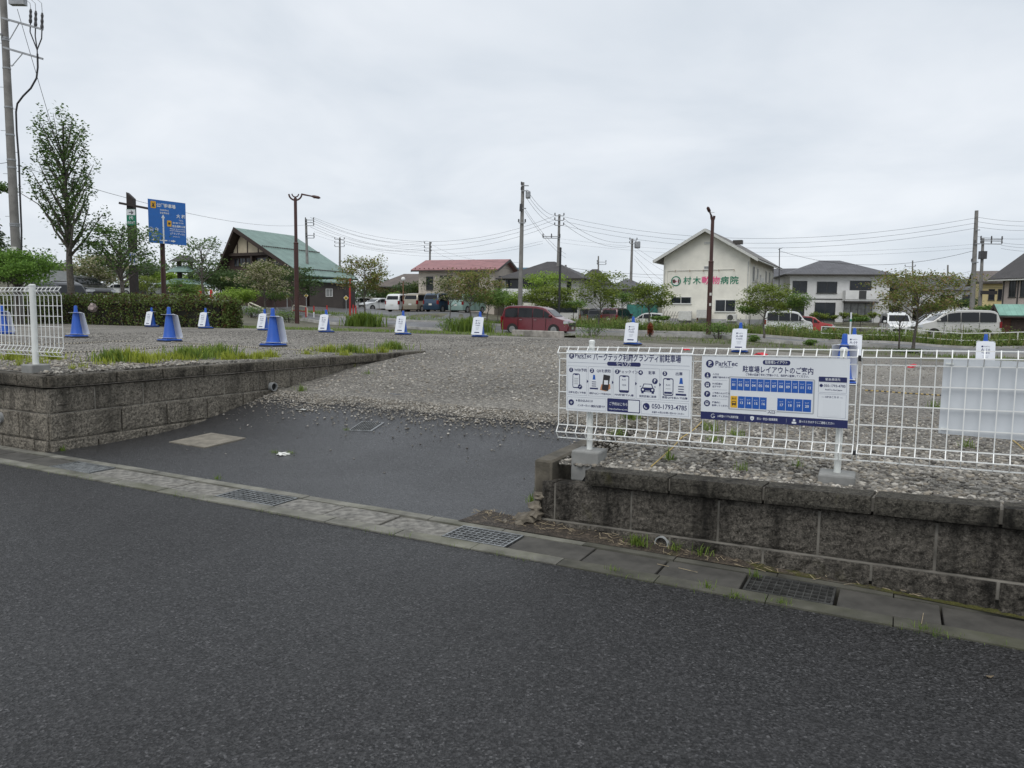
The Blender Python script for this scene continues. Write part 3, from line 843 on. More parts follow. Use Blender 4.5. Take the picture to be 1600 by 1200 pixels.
# brown litter and moss wedge at the foot of the right wall
M_litter = mat_gravel('leaf_litter', (.025, .020, .014), (.06, .046, .033), (.16, .125, .09), 70, .3, .8)
nt = M_litter.node_tree; b = nt.nodes['Principled BSDF']; co = coords(nt)
old = b.inputs['Base Color'].links[0].from_socket
sx = nt.nodes.new('ShaderNodeSeparateXYZ'); lk(nt, co, sx.inputs[0])
mm_ = mth(nt, 'ADD', noise(nt, co, 5.5, 5, .65), mth(nt, 'MULTIPLY', mth(nt, 'SUBTRACT', sx.outputs['X'], .9), .16))
lk(nt, mixc(nt, ramp(nt, mm_, [(.56, 0.0), (.66, .9)]), old, mixc(nt, noise(nt, co, 60, 3), (.02, .03, .004), (.13, .12, .015))), b.inputs['Base Color'])
mb = MB()
N = 90
for i in range(N):
    quad = []
    for s in (-.35 + 7.5 * i / N, -.35 + 7.5 * (i + 1) / N):
        b0 = Vector((WALL_A[0] + WDX * s, WALL_A[1] + WDY * s, 0))
        e0 = b0 + Vector((wn_[0], wn_[1], 0)) * .02
        wdt = .085 + .05 * mnoise.noise(Vector((s * 2.2, 1, 0))) + .05 * mnoise.noise(Vector((s * 7, 1, 0)))
        u_, v_ = uv(e0.x, e0.y)
        hh = .026 + .018 * mnoise.noise(Vector((s * 3, 5, 0)))
        e1 = e0 + Vector((wn_[0], wn_[1], 0)) * max(.05, min(wdt + .5, (v_ + .31) / max(.3, -(wn_[0] * VX + wn_[1] * VY))))
        quad.append((e0 + Vector((0, 0, hh)), (e0 + e1) / 2 + Vector((0, 0, hh * .55)), Vector((e1.x, e1.y, .016)), s))
    (a0, a1, a2, s0), (b0, b1, b2, s1) = quad
    t = mb
    t.quad(a2, b2, b1, a1); t.quad(a1, b1, b0, a0)
o = mb.build('leaf_litter', M_litter, smooth=70); tag(o, 'brown leaf litter and soil at the foot of the right wall', 'litter', kind='stuff')
M_twig = mat('dry_straw', (.38, .31, .2), .8, var=.3, scale=20)
mb = MB()
for i in range(170):
    s = r7.uniform(-.4, 2.6); q = r7.uniform(.03, .2)
    p = Vector((WALL_A[0] + WDX * s + wn_[0] * q, WALL_A[1] + WDY * s + wn_[1] * q, .035 - q * .1)); a = r7.uniform(0, 3.14); L = r7.uniform(.02, .07)
    if uv(p.x, p.y)[1] < -.36: continue
    mb.tube([p, p + Vector((math.cos(a) * L, math.sin(a) * L, r7.uniform(0, .012)))], .0014, 3)
for px, py, qx, qy in ((1027, 881, 1045, 885), (1060, 887, 1090, 894), (1440, 975, 1443, 958)):
    mb.tube([gz(px, py, .014), gz(qx, qy, .018)], .002, 3)
o = mb.build('dry_straw', M_twig); tag(o, 'dry straw and twigs scattered at the right wall foot', 'straw', kind='stuff')
# ================================================================== MESH FENCES
M_fence = mat('white_fence_paint', (.84, .85, .83), .35, var=.05, scale=3)
M_post = mat('white_post_paint', (.74, .76, .73), .38, var=.07, scale=5, dirt=.18, dirtcol=(.35, .34, .3))
M_foot = mat('cast_footing', (.24, .24, .23), .85, var=.18, scale=9, bump=.3, bscale=80, bdist=.004, dirt=.4, dirtcol=(.2, .2, .18))
M_blackp = mat('black_plastic', (.025, .025, .027), .45, var=.1)
def fence_panel(mb, a, b, H, step=.0755, r=.0040, rows=None):
    """welded wire panel with V folds at head and foot; a, b are the top corners"""
    a, b = Vector(a), Vector(b); L = (b - a).length; d = (b - a) / L
    n = Vector((d.y, -d.x, 0)).normalized()
    dn = Vector((0, 0, -1))
    f = .035
    prof = [(0, 0.0), (.5 * .09, f), (.09, 0.0), (H - .10, 0.0), (H - .05, f), (H, 0.0)]
    k = max(2, int(round(L / step)))
    for i in range(k + 1):
        t = a + d * (L * i / k)
        mb.tube([t + dn * z + n * o for z, o in prof], r, 4)
    hs = [(0.004, 0), (.045, f), (.09, 0), (H - .10, 0), (H - .05, f), (H - .004, 0)]
    m = max(1, int(round((H - .19) / .118)))
    hs += [(.09 + (H - .19) * j / m, 0) for j in range(1, m)]
    for z, o in hs:
        q = n * (o - .004)
        mb.tube([a + dn * z + q, b + dn * z + q], r * 1.15, 4)
def fence_post(top, zbot, t, rad=.021):
    mb = MB(); mb.tube([Vector((top.x, top.y, zbot)), Vector((top.x, top.y, top.z))], rad, 10)
    mb.lathe([(rad * 1.08, 0), (rad * 1.08, .018), (rad * .6, .026)], 10, Matrix.Translation(Vector((top.x, top.y, top.z - .004))))
    return mb.build('post', M_post, t, world=True, smooth=40)
def footing(x, y, z0, z1, w, yaw, t):
    mb = MB(); mb.box(-w / 2, w / 2, -w / 2, w / 2, z0, z1, Matrix.Translation(Vector((x, y, 0))) @ Matrix.Rotation(yaw, 4, 'Z'))
    o = mb.build('footing', M_foot, t, world=True)
    m = o.modifiers.new('bevel', 'BEVEL'); m.width = .012; m.segments = 2
    return o
# right fence: top corners along a straight run
FA, FC = at(875, 541, 5.40), at(1600, 548.5, 3.99)
FB = onwall(1345, 546, (FA.x, FA.y), (FC.x, FC.y))
fd_ = (FC - FA); fd_.z = 0; fd_.normalize()
fyaw = math.atan2(fd_.y, fd_.x)
fn_ = Vector((fd_.y, -fd_.x, 0))                   # towards the road
def on_fence(px, py, off=0.0):
    A2 = FA + fn_ * off
    return onwall(px, py, (A2.x, A2.y), (A2.x + fd_.x, A2.y + fd_.y))
rf = thing('mesh_fence', 'white welded mesh fence carrying the blue and white sign boards above the right wall', 'fence', (FA.x, FA.y, .4))
FE = FC + (FC - FB).normalized() * 4.5
FM = FB + (FE - FB).normalized() * 2.0
for p0, p1, h in ((FA, FB + fd_ * -.012, .672), (FB + fd_ * .012, FM + fd_ * -.012, .668), (FM + fd_ * .012, FE, .668)):
    mb = MB(); fence_panel(mb, p0, p1, h); mb.build('mesh_panel', M_fence, rf, world=True)
for px, pyt, pyb in ((929, 536, 702), (1312, 548, 738)):
    t_ = on_fence(px, pyt, -.035); b_ = on_fence((921 if px < 1000 else 1308), pyb, -.035)
    fence_post(Vector((b_.x, b_.y, t_.z)), b_.z - .02, rf)
    footing(b_.x, b_.y, b_.z - .22, b_.z, .205, fyaw + .08, rf)
q = FM - fn_ * .035 + fd_ * .5
fence_post(Vector((q.x, q.y, q.z)), q.z - .95, rf); footing(q.x, q.y, q.z - 1.15, q.z - .93, .205, fyaw, rf)
for z in (.05, .62):
    mb = MB(); p = FB + Vector((0, 0, -z)); mb.box(-.014, .014, -.012, .012, -.014, .014, Matrix.Translation(p) @ Matrix.Rotation(fyaw, 4, 'Z'))
    mb.build('clamp', M_blackp, rf, world=True)
# left fence
LA = at(95, 448, 7.95); LBx = LA + Vector((-UX, -UY, 0)) * 6.0; LBx.z = LA.z
lf = thing('mesh_fence', 'white welded mesh fence on top of the left wall corner with one thick post', 'fence', (LA.x, LA.y, .79))
mb = MB(); fence_panel(mb, LBx + Vector((UX, UY, 0)) * 4.0, LA, .752, r=.0040); mb.build('mesh_panel', M_fence, lf, world=True)
mb = MB(); fence_panel(mb, LBx, LBx + Vector((UX, UY, 0)) * 3.97, .752, r=.0040); mb.build('mesh_panel', M_fence, lf, world=True)
la, lb = (LA.x + VX * -.04, LA.y + VY * -.04), (LA.x + UX + VX * -.04, LA.y + UY + VY * -.04)
t_, b_ = onwall(51.5, 447, la, lb), onwall(56, 569, la, lb)
fence_post(Vector((b_.x, b_.y, t_.z)), b_.z - .02, lf, .032)
footing(b_.x, b_.y, b_.z - .14, b_.z, .205, GRID_YAW, lf)

# ================================================================== SIGN BOARDS ON THE FENCE
M_board = mat('sign_board_white', (.74, .77, .80), .38, var=.03, scale=2)
M_navy = mat('print_navy', (.018, .024, .105), .4, var=.0)
M_prblue = mat('print_blue', (.015, .10, .42), .4, var=.0)
M_pwhite = mat('print_white', (.74, .77, .80), .4, var=.0)
M_pgrey = mat('print_grey', (.42, .44, .47), .4, var=.0)
M_pline = mat('print_line', (.30, .33, .40), .4, var=.0)
M_pyel = mat('print_yellow', (.72, .42, .03), .4, var=.0)
M_pblk = mat('print_black', (.03, .028, .03), .4, var=.0)
M_pskin = mat('print_skin', (.55, .27, .14), .5, var=.0)
M_sback = mat('sign_back_grey', (.60, .63, .66), .45, var=.05, scale=3)
SPEC = {'navy': M_navy, 'blue': M_prblue, 'white': M_pwhite, 'grey': M_pgrey, 'line': M_pline, 'yel': M_pyel, 'blk': M_pblk, 'skin': M_pskin, 'navytxt': M_navy, 'whitetxt': M_pwhite, 'blktxt': M_pblk}
def board_thing(tl, tr, br, bl, off, label):
    P = [on_fence(*q, off) for q in (tl, tr, br, bl)]
    w = ((P[1] - P[0]).length + (P[2] - P[3]).length) / 2; h = ((P[0] - P[3]).length + (P[1] - P[2]).length) / 2
    c = P[3]
    ax = ((P[1] - P[0]).normalized() + (P[2] - P[3]).normalized()).normalized()
    t = thing('sign_board', label, 'sign', c)
    ay = Vector((0, 0, 1)).cross(ax).normalized()
    az = ax.cross(ay)
    R = Matrix((ax, ay, az)).transposed()
    t.rotation_euler = R.to_euler()
    return t, w, h
def panel_part(t, w, h, th=.004, m=None):
    mb = MB(); mb.box(0, w, 0, th, 0, h)
    o = mb.build('panel', m or M_board, t)
    return o
def tyre_cone(B, x, z, s, y):                       # a small printed cone with its notice
    B.pts('blue', [(x - .12 * s, z + .62 * s), (x + .12 * s, z + .62 * s), (x + .07 * s, z + 1.0 * s), (x - .07 * s, z + 1.0 * s)], y)
    B.rect('white', x - .26 * s, x + .26 * s, z, z + .62 * s, y); B.rect('navy', x - .34 * s, x + .34 * s, z - .12 * s, z, y)
    for k in range(3): B.rect('navytxt', x - .18 * s, x + .18 * s, z + (.10 + .16 * k) * s, z + (.16 + .16 * k) * s, y - .0004)
def phone(B, x0, x1, z0, z1, y, key='navy'):
    B.rrect(key, x0, x1, z0, z1, .012, y); B.rrect('white', x0 + .005, x1 - .005, z0 + .007, z1 - .007, .008, y - .0005)
    B.rect(key, (x0 + x1) / 2 - .012, (x0 + x1) / 2 + .012, z1 - .012, z1 - .004, y - .0008)
Y1, Y2, Y3, Y4 = -.0007, -.0014, -.0021, -.0028
def logo(B, x, z, r, s):
    B.disc('navy', x, z, r, Y1); B.text('whitetxt', 'P', x, z + .02 * r, r * 1.55, Y2, .03)
    B.ring('white', x + .15 * r, x + .5 * r, z - .62 * r, z - .36 * r, .05 * r, Y2)
    B.text('navytxt', 'ParkTec', x + r * 1.3, z + .12 * r, s, Y1, .016, 'LEFT')
    B.text('navytxt', '— EAST JAPAN —', x + r * 1.3 + s * 1.55, z - .72 * r, s * .27, Y1, .02, 'CENTER', res=1)
# ---- first board: how to use
t, w, h = board_thing((887, 545), (1083.5, 551.7), (1079, 652.5), (884.5, 641), .03, 'white how-to-use board with five numbered steps and a phone number, first on the fence')
panel_part(t, w, h)
B = Board()
k = w / 1.0
X = lambda f: f * w
Z = lambda f: f * h
B.sec = 'title_print'
logo(B, X(.045), Z(.905), .022 * k, .042 * k)
B.sec = 'heading_print'; B.text('navytxt', 'パークテック利府グランディ前駐車場', X(.575), Z(.895), .06 * k, Y1, .018, 'CENTER', X(.69))
B.rect('line', X(.01), X(.345), Z(.798), Z(.803), Y1); B.rect('line', X(.63), X(.985), Z(.798), Z(.803), Y1)
B.rrect('navy', X(.345), X(.615), Z(.765), Z(.83), .014 * k, Y1); B.text('whitetxt', '使い方', X(.48), Z(.797), .040 * k, Y2, .008)
cols = [(.012, .178), (.19, .388), (.398, .575), (.585, .762), (.772, .985)]
heads = ['WEB予約', 'QRを読取', 'チェックイン', '駐車', '出庫']
foots = ['日時を選んで予約', '現地でQRコードを読み込み', 'PIN確認で入庫', '指定区画に駐車', '再度QRを読んで出庫']
for i, ((a, b2), hd, ft) in enumerate(zip(cols, heads, foots)):
    B.sec = 'step_panel%d' % i
    B.ring('line', X(a), X(b2), Z(.262), Z(.745), .0016 * k, Y1)
    B.disc('navy', X(a + .03), Z(.675), .018 * k, Y1); B.text('whitetxt', str(i + 1), X(a + .03), Z(.677), .032 * k, Y2, .025)
    B.text('navytxt', hd, X(a + .058 + (b2 - a - .058) / 2), Z(.675), .027 * k, Y1, .012)
    B.text('navytxt', ft, X((a + b2) / 2), Z(.305), .0175 * k, Y1, .018, 'CENTER', min(X(b2 - a - .02), X(.019 * len(ft))), res=1)
    if i < 4: B.pts('navy', [(X(b2 - .001), Z(.47)), (X(b2 + .013), Z(.5)), (X(b2 - .001), Z(.53))], Y2)
B.sec = 'step_panel0'
phone(B, X(.055), X(.118), Z(.38), Z(.62), Y1)
for q in range(4): B.rect('grey', X(.069), X(.104), Z(.445 + .03 * q), Z(.457 + .03 * q), Y3)
B.disc('navy', X(.12), Z(.405), .018 * k, Y3); B.pts('white', [(X(.111), Z(.407)), (X(.118), Z(.393)), (X(.131), Z(.42)), (X(.129), Z(.428)), (X(.118), Z(.404)), (X(.113), Z(.413))], Y4)
B.sec = 'step_panel1'
tyre_cone(B, X(.238), Z(.40), .1 * k, Y1)
B.pts('skin', [(X(.288), Z(.37)), (X(.34), Z(.35)), (X(.375), Z(.40)), (X(.372), Z(.47)), (X(.30), Z(.46))], Y1)
B.pts('blk', [(X(.303), Z(.375)), (X(.356), Z(.358)), (X(.372), Z(.605)), (X(.318), Z(.622))], Y2); B.rect('white', X(.322), X(.355), Z(.46), Z(.53), Y3)
B.sec = 'step_panel2'
phone(B, X(.445), X(.525), Z(.345), Z(.62), Y1)
for q, tx in enumerate(('A-01', '1234')): B.text('navytxt', tx, X(.485), Z(.55 - .085 * q), .017 * k, Y3, .01, res=1)
B.rect('navy', X(.452), X(.518), Z(.362), Z(.385), Y3)
# the little car and its P badge
cx = X(.672)
B.sec = 'step_panel3'
B.pts('navy', [(cx - .045 * k, Z(.435)), (cx - .032 * k, Z(.505)), (cx + .032 * k, Z(.505)), (cx + .045 * k, Z(.435))], Y1)
B.pts('white', [(cx - .036 * k, Z(.445)), (cx - .027 * k, Z(.494)), (cx + .027 * k, Z(.494)), (cx + .036 * k, Z(.445))], Y2)
B.rrect('navy', cx - .054 * k, cx + .054 * k, Z(.375), Z(.438), .008 * k, Y1)
for sx in (-1, 1):
    B.rect('navy', cx + sx * .04 * k - .009 * k, cx + sx * .04 * k + .009 * k, Z(.352), Z(.38), Y1); B.disc('white', cx + sx * .037 * k, Z(.41), .008 * k, Y2, 10)
    B.rect('navy', cx + sx * .056 * k - .006 * k, cx + sx * .056 * k + .006 * k, Z(.455), Z(.467), Y1)
B.rect('white', cx - .018 * k, cx + .018 * k, Z(.385), Z(.395), Y2)
B.disc('navy', cx + .055 * k, Z(.55), .022 * k, Y1); B.text('whitetxt', 'P', cx + .055 * k, Z(.552), .033 * k, Y2, .025)
B.sec = 'step_panel4'
phone(B, X(.79), X(.868), Z(.335), Z(.605), Y1)
B.text('navytxt', 'A-01', X(.829), Z(.50), .017 * k, Y3, .01, res=1); B.rect('navy', X(.80), X(.858), Z(.365), Z(.395), Y3); B.rect('grey', X(.81), X(.848), Z(.44), Z(.448), Y3)
tyre_cone(B, X(.925), Z(.375), .115 * k, Y1)
B.sec = 'network_note'
B.ring('line', X(.012), X(.34), Z(.03), Z(.232), .0016 * k, Y1); B.disc('navy', X(.045), Z(.14), .024 * k, Y1)
for q, rr in enumerate((.016, .0105, .005)):
    aa = [math.radians(45 + 90 * j / 6) for j in range(7)]
    B.pts('white', [(X(.045) + rr * k * math.cos(a), Z(.112) + rr * k * 1.2 * math.sin(a)) for a in aa] + [(X(.045) + (rr - .003) * k * math.cos(a), Z(.112) + (rr - .003) * k * 1.2 * math.sin(a)) for a in reversed(aa)], Y2)
B.text('navytxt', '※ 読み込みには', X(.085), Z(.175), .021 * k, Y1, .02, 'LEFT', res=1)
B.text('navytxt', 'インターネット接続が必要です', X(.098), Z(.095), .021 * k, Y1, .02, 'LEFT', X(.232), res=1)
B.sec = 'booking_box'
B.rrect('navy', X(.35), X(.615), Z(.03), Z(.243), .008 * k, Y1)
B.text('whitetxt', 'ご予約はこちら', X(.365), Z(.155), .027 * k, Y2, .010, 'LEFT', X(.147)); B.text('whitetxt', 'https://parktec-ej.com', X(.365), Z(.075), .018 * k, Y2, .010, 'LEFT', X(.15), res=1)
B.rect('white', X(.52), X(.608), Z(.045), Z(.228), Y2)
B.sec = 'phone_box'
B.ring('line', X(.625), X(.985), Z(.03), Z(.232), .0016 * k, Y1); B.disc('navy', X(.663), Z(.147), .027 * k, Y1)
hx, hz = X(.663), Z(.147)
B.pts('white', [(hx + .015 * k * math.cos(a), hz + .015 * k * math.sin(a)) for a in [math.radians(150 + 150 * j / 8) for j in range(9)]] + [(hx + .009 * k * math.cos(a), hz + .009 * k * math.sin(a)) for a in [math.radians(300 - 150 * j / 8) for j in range(9)]], Y2)
B.text('navytxt', '050-1793-4785', X(.705), Z(.155), .05 * k, Y1, .014, 'LEFT', X(.265)); B.text('navytxt', 'お困りの際はお問い合わせください', X(.83), Z(.065), .0165 * k, Y1, .016, 'CENTER', X(.245), res=1)
B.build(t, SPEC)
# ---- second board: layout
t, w, h = board_thing((1099.4, 553.5), (1330, 560), (1326, 669), (1094.7, 654.2), .03, 'white car park layout board with rows of blue numbered bays, second on the fence')
panel_part(t, w, h)
B = Board(); k = w
B.sec = 'title_print'
logo(B, X(.06), Z(.865), .029 * k, .049 * k)
B.sec = 'heading_print'; B.rrect('navy', X(.435), X(.62), Z(.875), Z(.945), .014 * k, Y1); B.text('whitetxt', '駐車場レイアウト', X(.527), Z(.91), .026 * k, Y2, .010, 'CENTER', X(.15))
B.sec = 'heading_print'; B.text('navytxt', '駐車場レイアウトのご案内', X(.535), Z(.793), .05 * k, Y1, .018, 'CENTER', X(.475))
B.text('navytxt', 'ご予約の区画番号をご確認のうえ、指定枠に駐車してください。', X(.535), Z(.718), .0185 * k, Y1, .018, 'CENTER', X(.425), res=1)
B.sec = 'bay_map'
B.rrect('grey', X(.20), X(.785), Z(.175), Z(.683), .01 * k, Y1); B.rect('white', X(.212), X(.775), Z(.19), Z(.665), Y2)
B.rect('white', X(.468), X(.54), Z(.17), Z(.20), Y2)
for i in range(12):
    a = X(.216) + i * X(.0465)
    B.rect('blue', a, a + X(.0435), Z(.475), Z(.655), Y3); B.text('whitetxt', 'SLOT', a + X(.0218), Z(.605), .0105 * k, Y4, .01, res=1); B.text('whitetxt', '%02d' % (i + 1), a + X(.0218), Z(.555), .026 * k, Y4, .018)
B.rect('yel', X(.216), X(.266), Z(.205), Z(.385), Y3); B.text('blktxt', 'BUS', X(.241), Z(.345), .018 * k, Y4, .014)
B.rrect('blk', X(.226), X(.256), Z(.25), Z(.305), .004 * k, Y4); B.rect('yel', X(.230), X(.252), Z(.275), Z(.295), Y4 - .0006); B.rect('blk', X(.229), X(.235), Z(.238), Z(.25), Y4); B.rect('blk', X(.247), X(.253), Z(.238), Z(.25), Y4)
for i in range(8):
    a = X(.270) + i * X(.0505) if i < 4 else X(.542) + (i - 4) * X(.0565)
    ww = X(.0475) if i < 4 else X(.0535)
    B.rect('blue', a, a + ww, Z(.205), Z(.385), Y3); B.text('whitetxt', 'SLOT', a + ww / 2, Z(.335), .0105 * k, Y4, .01, res=1); B.text('whitetxt', str(13 + i), a + ww / 2, Z(.285), .026 * k, Y4, .018)
B.text('navytxt', '入口', X(.503), Z(.168), .026 * k, Y3, .008)
for i, (l1, l2) in enumerate((('入口は', '道路下部中央です'), ('BUS区画は', '左下です'), ('ご予約のSLOT番号に', '駐車してください'), ('枠線内に', '駐車してください'))):
    zc = .685 - .145 * i; B.sec = 'legend_note%d' % i
    B.disc('navy', X(.045), Z(zc), .023 * k, Y1)
    if i == 0: B.rect('white', X(.043), X(.047), Z(zc), Z(zc + .032), Y2); B.pts('white', [(X(.037), Z(zc + .004)), (X(.053), Z(zc + .004)), (X(.045), Z(zc - .02))], Y2); B.rect('white', X(.034), X(.056), Z(zc - .034), Z(zc - .026), Y2)
    elif i == 2: B.text('whitetxt', 'P', X(.045), Z(zc), .033 * k, Y2, .008)
    else: B.rrect('white', X(.034), X(.056), Z(zc - .02), Z(zc + .024), .003 * k, Y2); B.rect('navy', X(.0365), X(.0535), Z(zc), Z(zc + .016), Y3); B.rect('white', X(.036), X(.041), Z(zc - .03), Z(zc - .02), Y2); B.rect('white', X(.049), X(.054), Z(zc - .03), Z(zc - .02), Y2)
    B.text('navytxt', l1, X(.082), Z(zc + .018), .0155 * k, Y1, .018, 'LEFT', res=1); B.text('navytxt', l2, X(.082), Z(zc - .028), .0155 * k, Y1, .018, 'LEFT', res=1)
    if i < 3: B.rect('line', X(.08), X(.19), Z(zc - .073), Z(zc - .070), Y1)
B.sec = 'footer_banner'
B.rect('navy', X(.0), X(1.0), Z(0.0), Z(.118), Y1)
for i, (tx, a, wd) in enumerate((('24時間いつでも利用可能', .125, .15), ('安心・安全の駐車環境', .405, .14), ('困ったときはすぐにご連絡ください', .69, .225))):
    B.text('whitetxt', tx, X(a), Z(.058), .02 * k, Y2, .010, 'LEFT', X(wd), res=1)
    cx, cz = X(a - .033), Z(.058)
    if i == 0:
        aa = [math.radians(50 + 290 * j / 14) for j in range(15)]
        B.pts('white', [(cx + .016 * k * math.cos(q), cz + .016 * k * math.sin(q)) for q in aa] + [(cx + .013 * k * math.cos(q), cz + .013 * k * math.sin(q)) for q in reversed(aa)], Y2); B.text('whitetxt', '24', cx + .006 * k, cz - .006 * k, .016 * k, Y2, .01)
    elif i == 1: B.pts('white', [(cx - .014 * k, cz + .012 * k), (cx, cz + .017 * k), (cx + .014 * k, cz + .012 * k), (cx + .012 * k, cz - .006 * k), (cx, cz - .017 * k), (cx - .012 * k, cz - .006 * k)], Y2); B.disc('grey', cx, cz, .006 * k, Y3, 10)
    else: B.disc('white', cx, cz + .007 * k, .0085 * k, Y2, 12); B.rrect('white', cx - .015 * k, cx + .015 * k, cz - .018 * k, cz - .004 * k, .004 * k, Y2)
    if i: B.rect('line', X(a - .085), X(a - .083), Z(.03), Z(.09), Y2)
B.sec = 'contact_box'
B.ring('line', X(.808), X(.985), Z(.50), Z(.725), .0018 * k, Y1); B.rrect('navy', X(.808), X(.985), Z(.655), Z(.728), .004 * k, Y2); B.text('whitetxt', '緊急連絡先', X(.897), Z(.69), .019 * k, Y3, .008)
B.disc('navy', X(.825), Z(.60), .011 * k, Y1, 12); B.text('navytxt', '050-1793-4785', X(.841), Z(.60), .024 * k, Y1, .012, 'LEFT', X(.136)); B.text('navytxt', 'ParkTec East Japan', X(.905), Z(.543), .014 * k, Y1, .018, 'CENTER', res=1)
B.sec = 'web_box'
B.ring('line', X(.808), X(.985), Z(.142), Z(.482), .0018 * k, Y1); B.text('navytxt', '— HPはこちら —', X(.897), Z(.437), .017 * k, Y1, .018, res=1); B.rect('white', X(.84), X(.955), Z(.165), Z(.40), Y1)
B.build(t, SPEC)
# ---- third board shows its plain back, tied behind the fence
t, w, h = board_thing((1472.5, 562.5), (1700, 569.5), (1700, 700.5), (1466, 677), -.025, 'blank grey back of a sign board hung behind the mesh at the right edge')
panel_part(t, w, h, .004, M_sback)
for x, z in ((.03, .03), (.03, h - .03)):
    mb = MB(); mb.box(x - .02, x + .02, -.008, -.0005, z - .004, z + .004)
    mb.build('cable_tie', M_post, t)

# ================================================================== CONES WITH NOTICES
M_cone = mat('cone_blue', (.012, .085, .42), .42, var=.06, scale=6)
M_rub = mat('cone_rubber', (.025, .027, .035), .75, var=.2, scale=12)
M_sheet = mat('notice_board_white', (.72, .75, .80), .4, var=.03)
CONE_H = .75
def cone_obj(p, label):
    t = thing('traffic_cone', label, 'traffic cone', p, GRID_YAW, 'blue cones standing on the gravel lot')
    return t
mbB, mbR, mbT = MB(), MB(), MB()
mbB.lathe([(.150, .055), (.148, .075), (.128, .11), (.066, .55), (.056, .60), (.043, .61), (.036, .735), (.030, .748), (.012, .752)], 14)
mbR.box(-.20, .20, -.20, .20, 0, .026)
mbT.box(-.185, .185, -.185, .185, .0265, .055)
def pent(mb, y, th): mb.box(-.145, .145, y, y + th, .105, .565)
protoC = cone_obj((0, 0, 0), 'x')
cb = mbB.build('cone_body', M_cone, protoC, smooth=35)
o = mbR.build('rubber_base', M_rub, protoC); o.modifiers.new('bevel', 'BEVEL').width = .012
o = mbT.build('cone_base', M_cone, protoC); o.modifiers.new('bevel', 'BEVEL').width = .012
NOTICE = {}
def notice(p, tilt, face, code, label):
    """a white board with top and bottom flanges pushed over the cone; face -1 looks to the road, +1 into the lot"""
    t = thing('cone_notice', label, 'notice', p, GRID_YAW + (math.pi if face > 0 else 0), 'white bay notices pushed over the blue cones')
    mb = MB()
    # board leans back with the cone: foot out at .20, head at .075
    y0, z0, y1, z1 = -.205, .085, -.085, .60
    dv = Vector((0, y1 - y0, z1 - z0)).normalized(); nv = Vector((0, -dv.z, dv.y))
    hw = .180
    base = Vector((0, y0, z0)); L = (z1 - z0) / dv.z
    pts = [base + Vector((-hw, 0, 0)), base + Vector((hw, 0, 0)), base + dv * (L - .03) + Vector((hw * .97, 0, 0)), base + dv * L + Vector((.05, 0, 0)), base + dv * L + Vector((-.05, 0, 0)), base + dv * (L - .03) + Vector((-hw * .97, 0, 0))]
    mb.slab(pts, nv, .006)
    mb.build('board', M_sheet, t)
    # flanges with a hole for the cone
    for z, yb, r, nm in ((z1 - .012, y1, .062, 'top_flange'), (z0, y0, .137, 'bottom_flange')):
        f = MB(); N = 20; ye = r + .035
        outer = []
        for q in range(N):
            a = 2 * math.pi * q / N; c_, s_ = math.cos(a), math.sin(a)
            kx = hw * .96 / abs(c_) if abs(c_) > 1e-6 else 9; ky = (ye if s_ > 0 else -yb) / abs(s_) if abs(s_) > 1e-6 else 9
            outer.append((c_ * min(kx, ky), s_ * min(kx, ky)))
        vs = [(x, y, z + .03 * y) for x, y in outer] + [(r * math.cos(2 * math.pi * q / N), r * math.sin(2 * math.pi * q / N), z + .03 * r * math.sin(2 * math.pi * q / N)) for q in range(N)]
        vs = vs + [(x, y, q - .005) for x, y, q in vs]
        fs = []
        for q in range(N):
            w_ = (q + 1) % N
            fs += [(q, w_, N + w_, N + q), (2 * N + w_, 2 * N + q, 3 * N + q, 3 * N + w_), (q, 2 * N + q, 2 * N + w_, w_)]
        f.add(vs, fs); f.build(nm, M_sheet, t)
    if code:
        B = Board(); B.sec = 'printed_notice'
        B.disc('navy', -.062, .41, .020, 0, 12); B.text('navytxt', 'ParkTec', -.034, .41, .034, 0, .008, 'LEFT', res=1)
        B.text('navytxt', code, 0, .335, .085, 0, .008, res=1)
        B.text('navytxt', '予約専用', 0, .267, .040, 0, .006, res=1)
        for k2 in range(3): B.rect('line', -.06 + .01 * k2, .06 - .01 * k2, .20 - .03 * k2, .208 - .03 * k2, 0)
        B.rect('navy', -.085, .085, .045, .075, 0)
        B.sec = 'printed_notice'
        B.build(t, SPEC, lambda x, y, z: base + Vector((x, 0, 0)) + dv * z + nv * (.0012 - y))
    return t
first = True
def place_cone(p, label):
    global first
    if first: c = protoC; first = False
    else: c = copy_tree(protoC)
    c.location = p; c['label'] = label
    c.rotation_euler = (0, 0, GRID_YAW + rnd.uniform(-.12, .12))
    return c
near = [(5, 523, 19.0, 'leftmost blue cone seen through the left mesh fence, white notice back'), (120, 527, 17.6, 'blue cone just right of the left mesh fence, notice facing away'), (265, 532, 16.2, 'blue cone in front of the hedge, notice facing away'), (427, 543, 14.6, 'nearest large blue cone left of the ramp, notice facing away')]
for px, py, Y, lab in near:
    p = at(px, py, Y); u, v = uv(p.x, p.y); p.z = lot_height(u, v)
    place_cone(p, lab); notice(p, 0, 1, None, 'white back of the notice on the ' + lab.split(',')[0].replace('blue cone ', 'cone '))
far = [(238, 28.6, 'A-01'), (322, 27.2, 'A-02'), (414, 25.9, 'A-03'), (510, 24.6, 'A-04'), (630, 23.2, 'A-05'), (750, 21.9, 'A-06'), (989, 19.74, 'A-07'), (1157, 18.46, 'A-08'), (1335, 17.28, 'A-09'), (1541, 16.1, 'A-10')]
wh = ['before the hedge, left one', 'before the right end of the hedge', 'just behind the large cone left of the ramp', 'left of the grass clump beyond the lot', 'in front of the parked white minivan', 'left of the red minivan', 'behind the how-to-use board, below the small street tree', 'behind the layout board, in front of the white animal clinic', 'behind the second fence joint', 'at the right above the blank sign back']
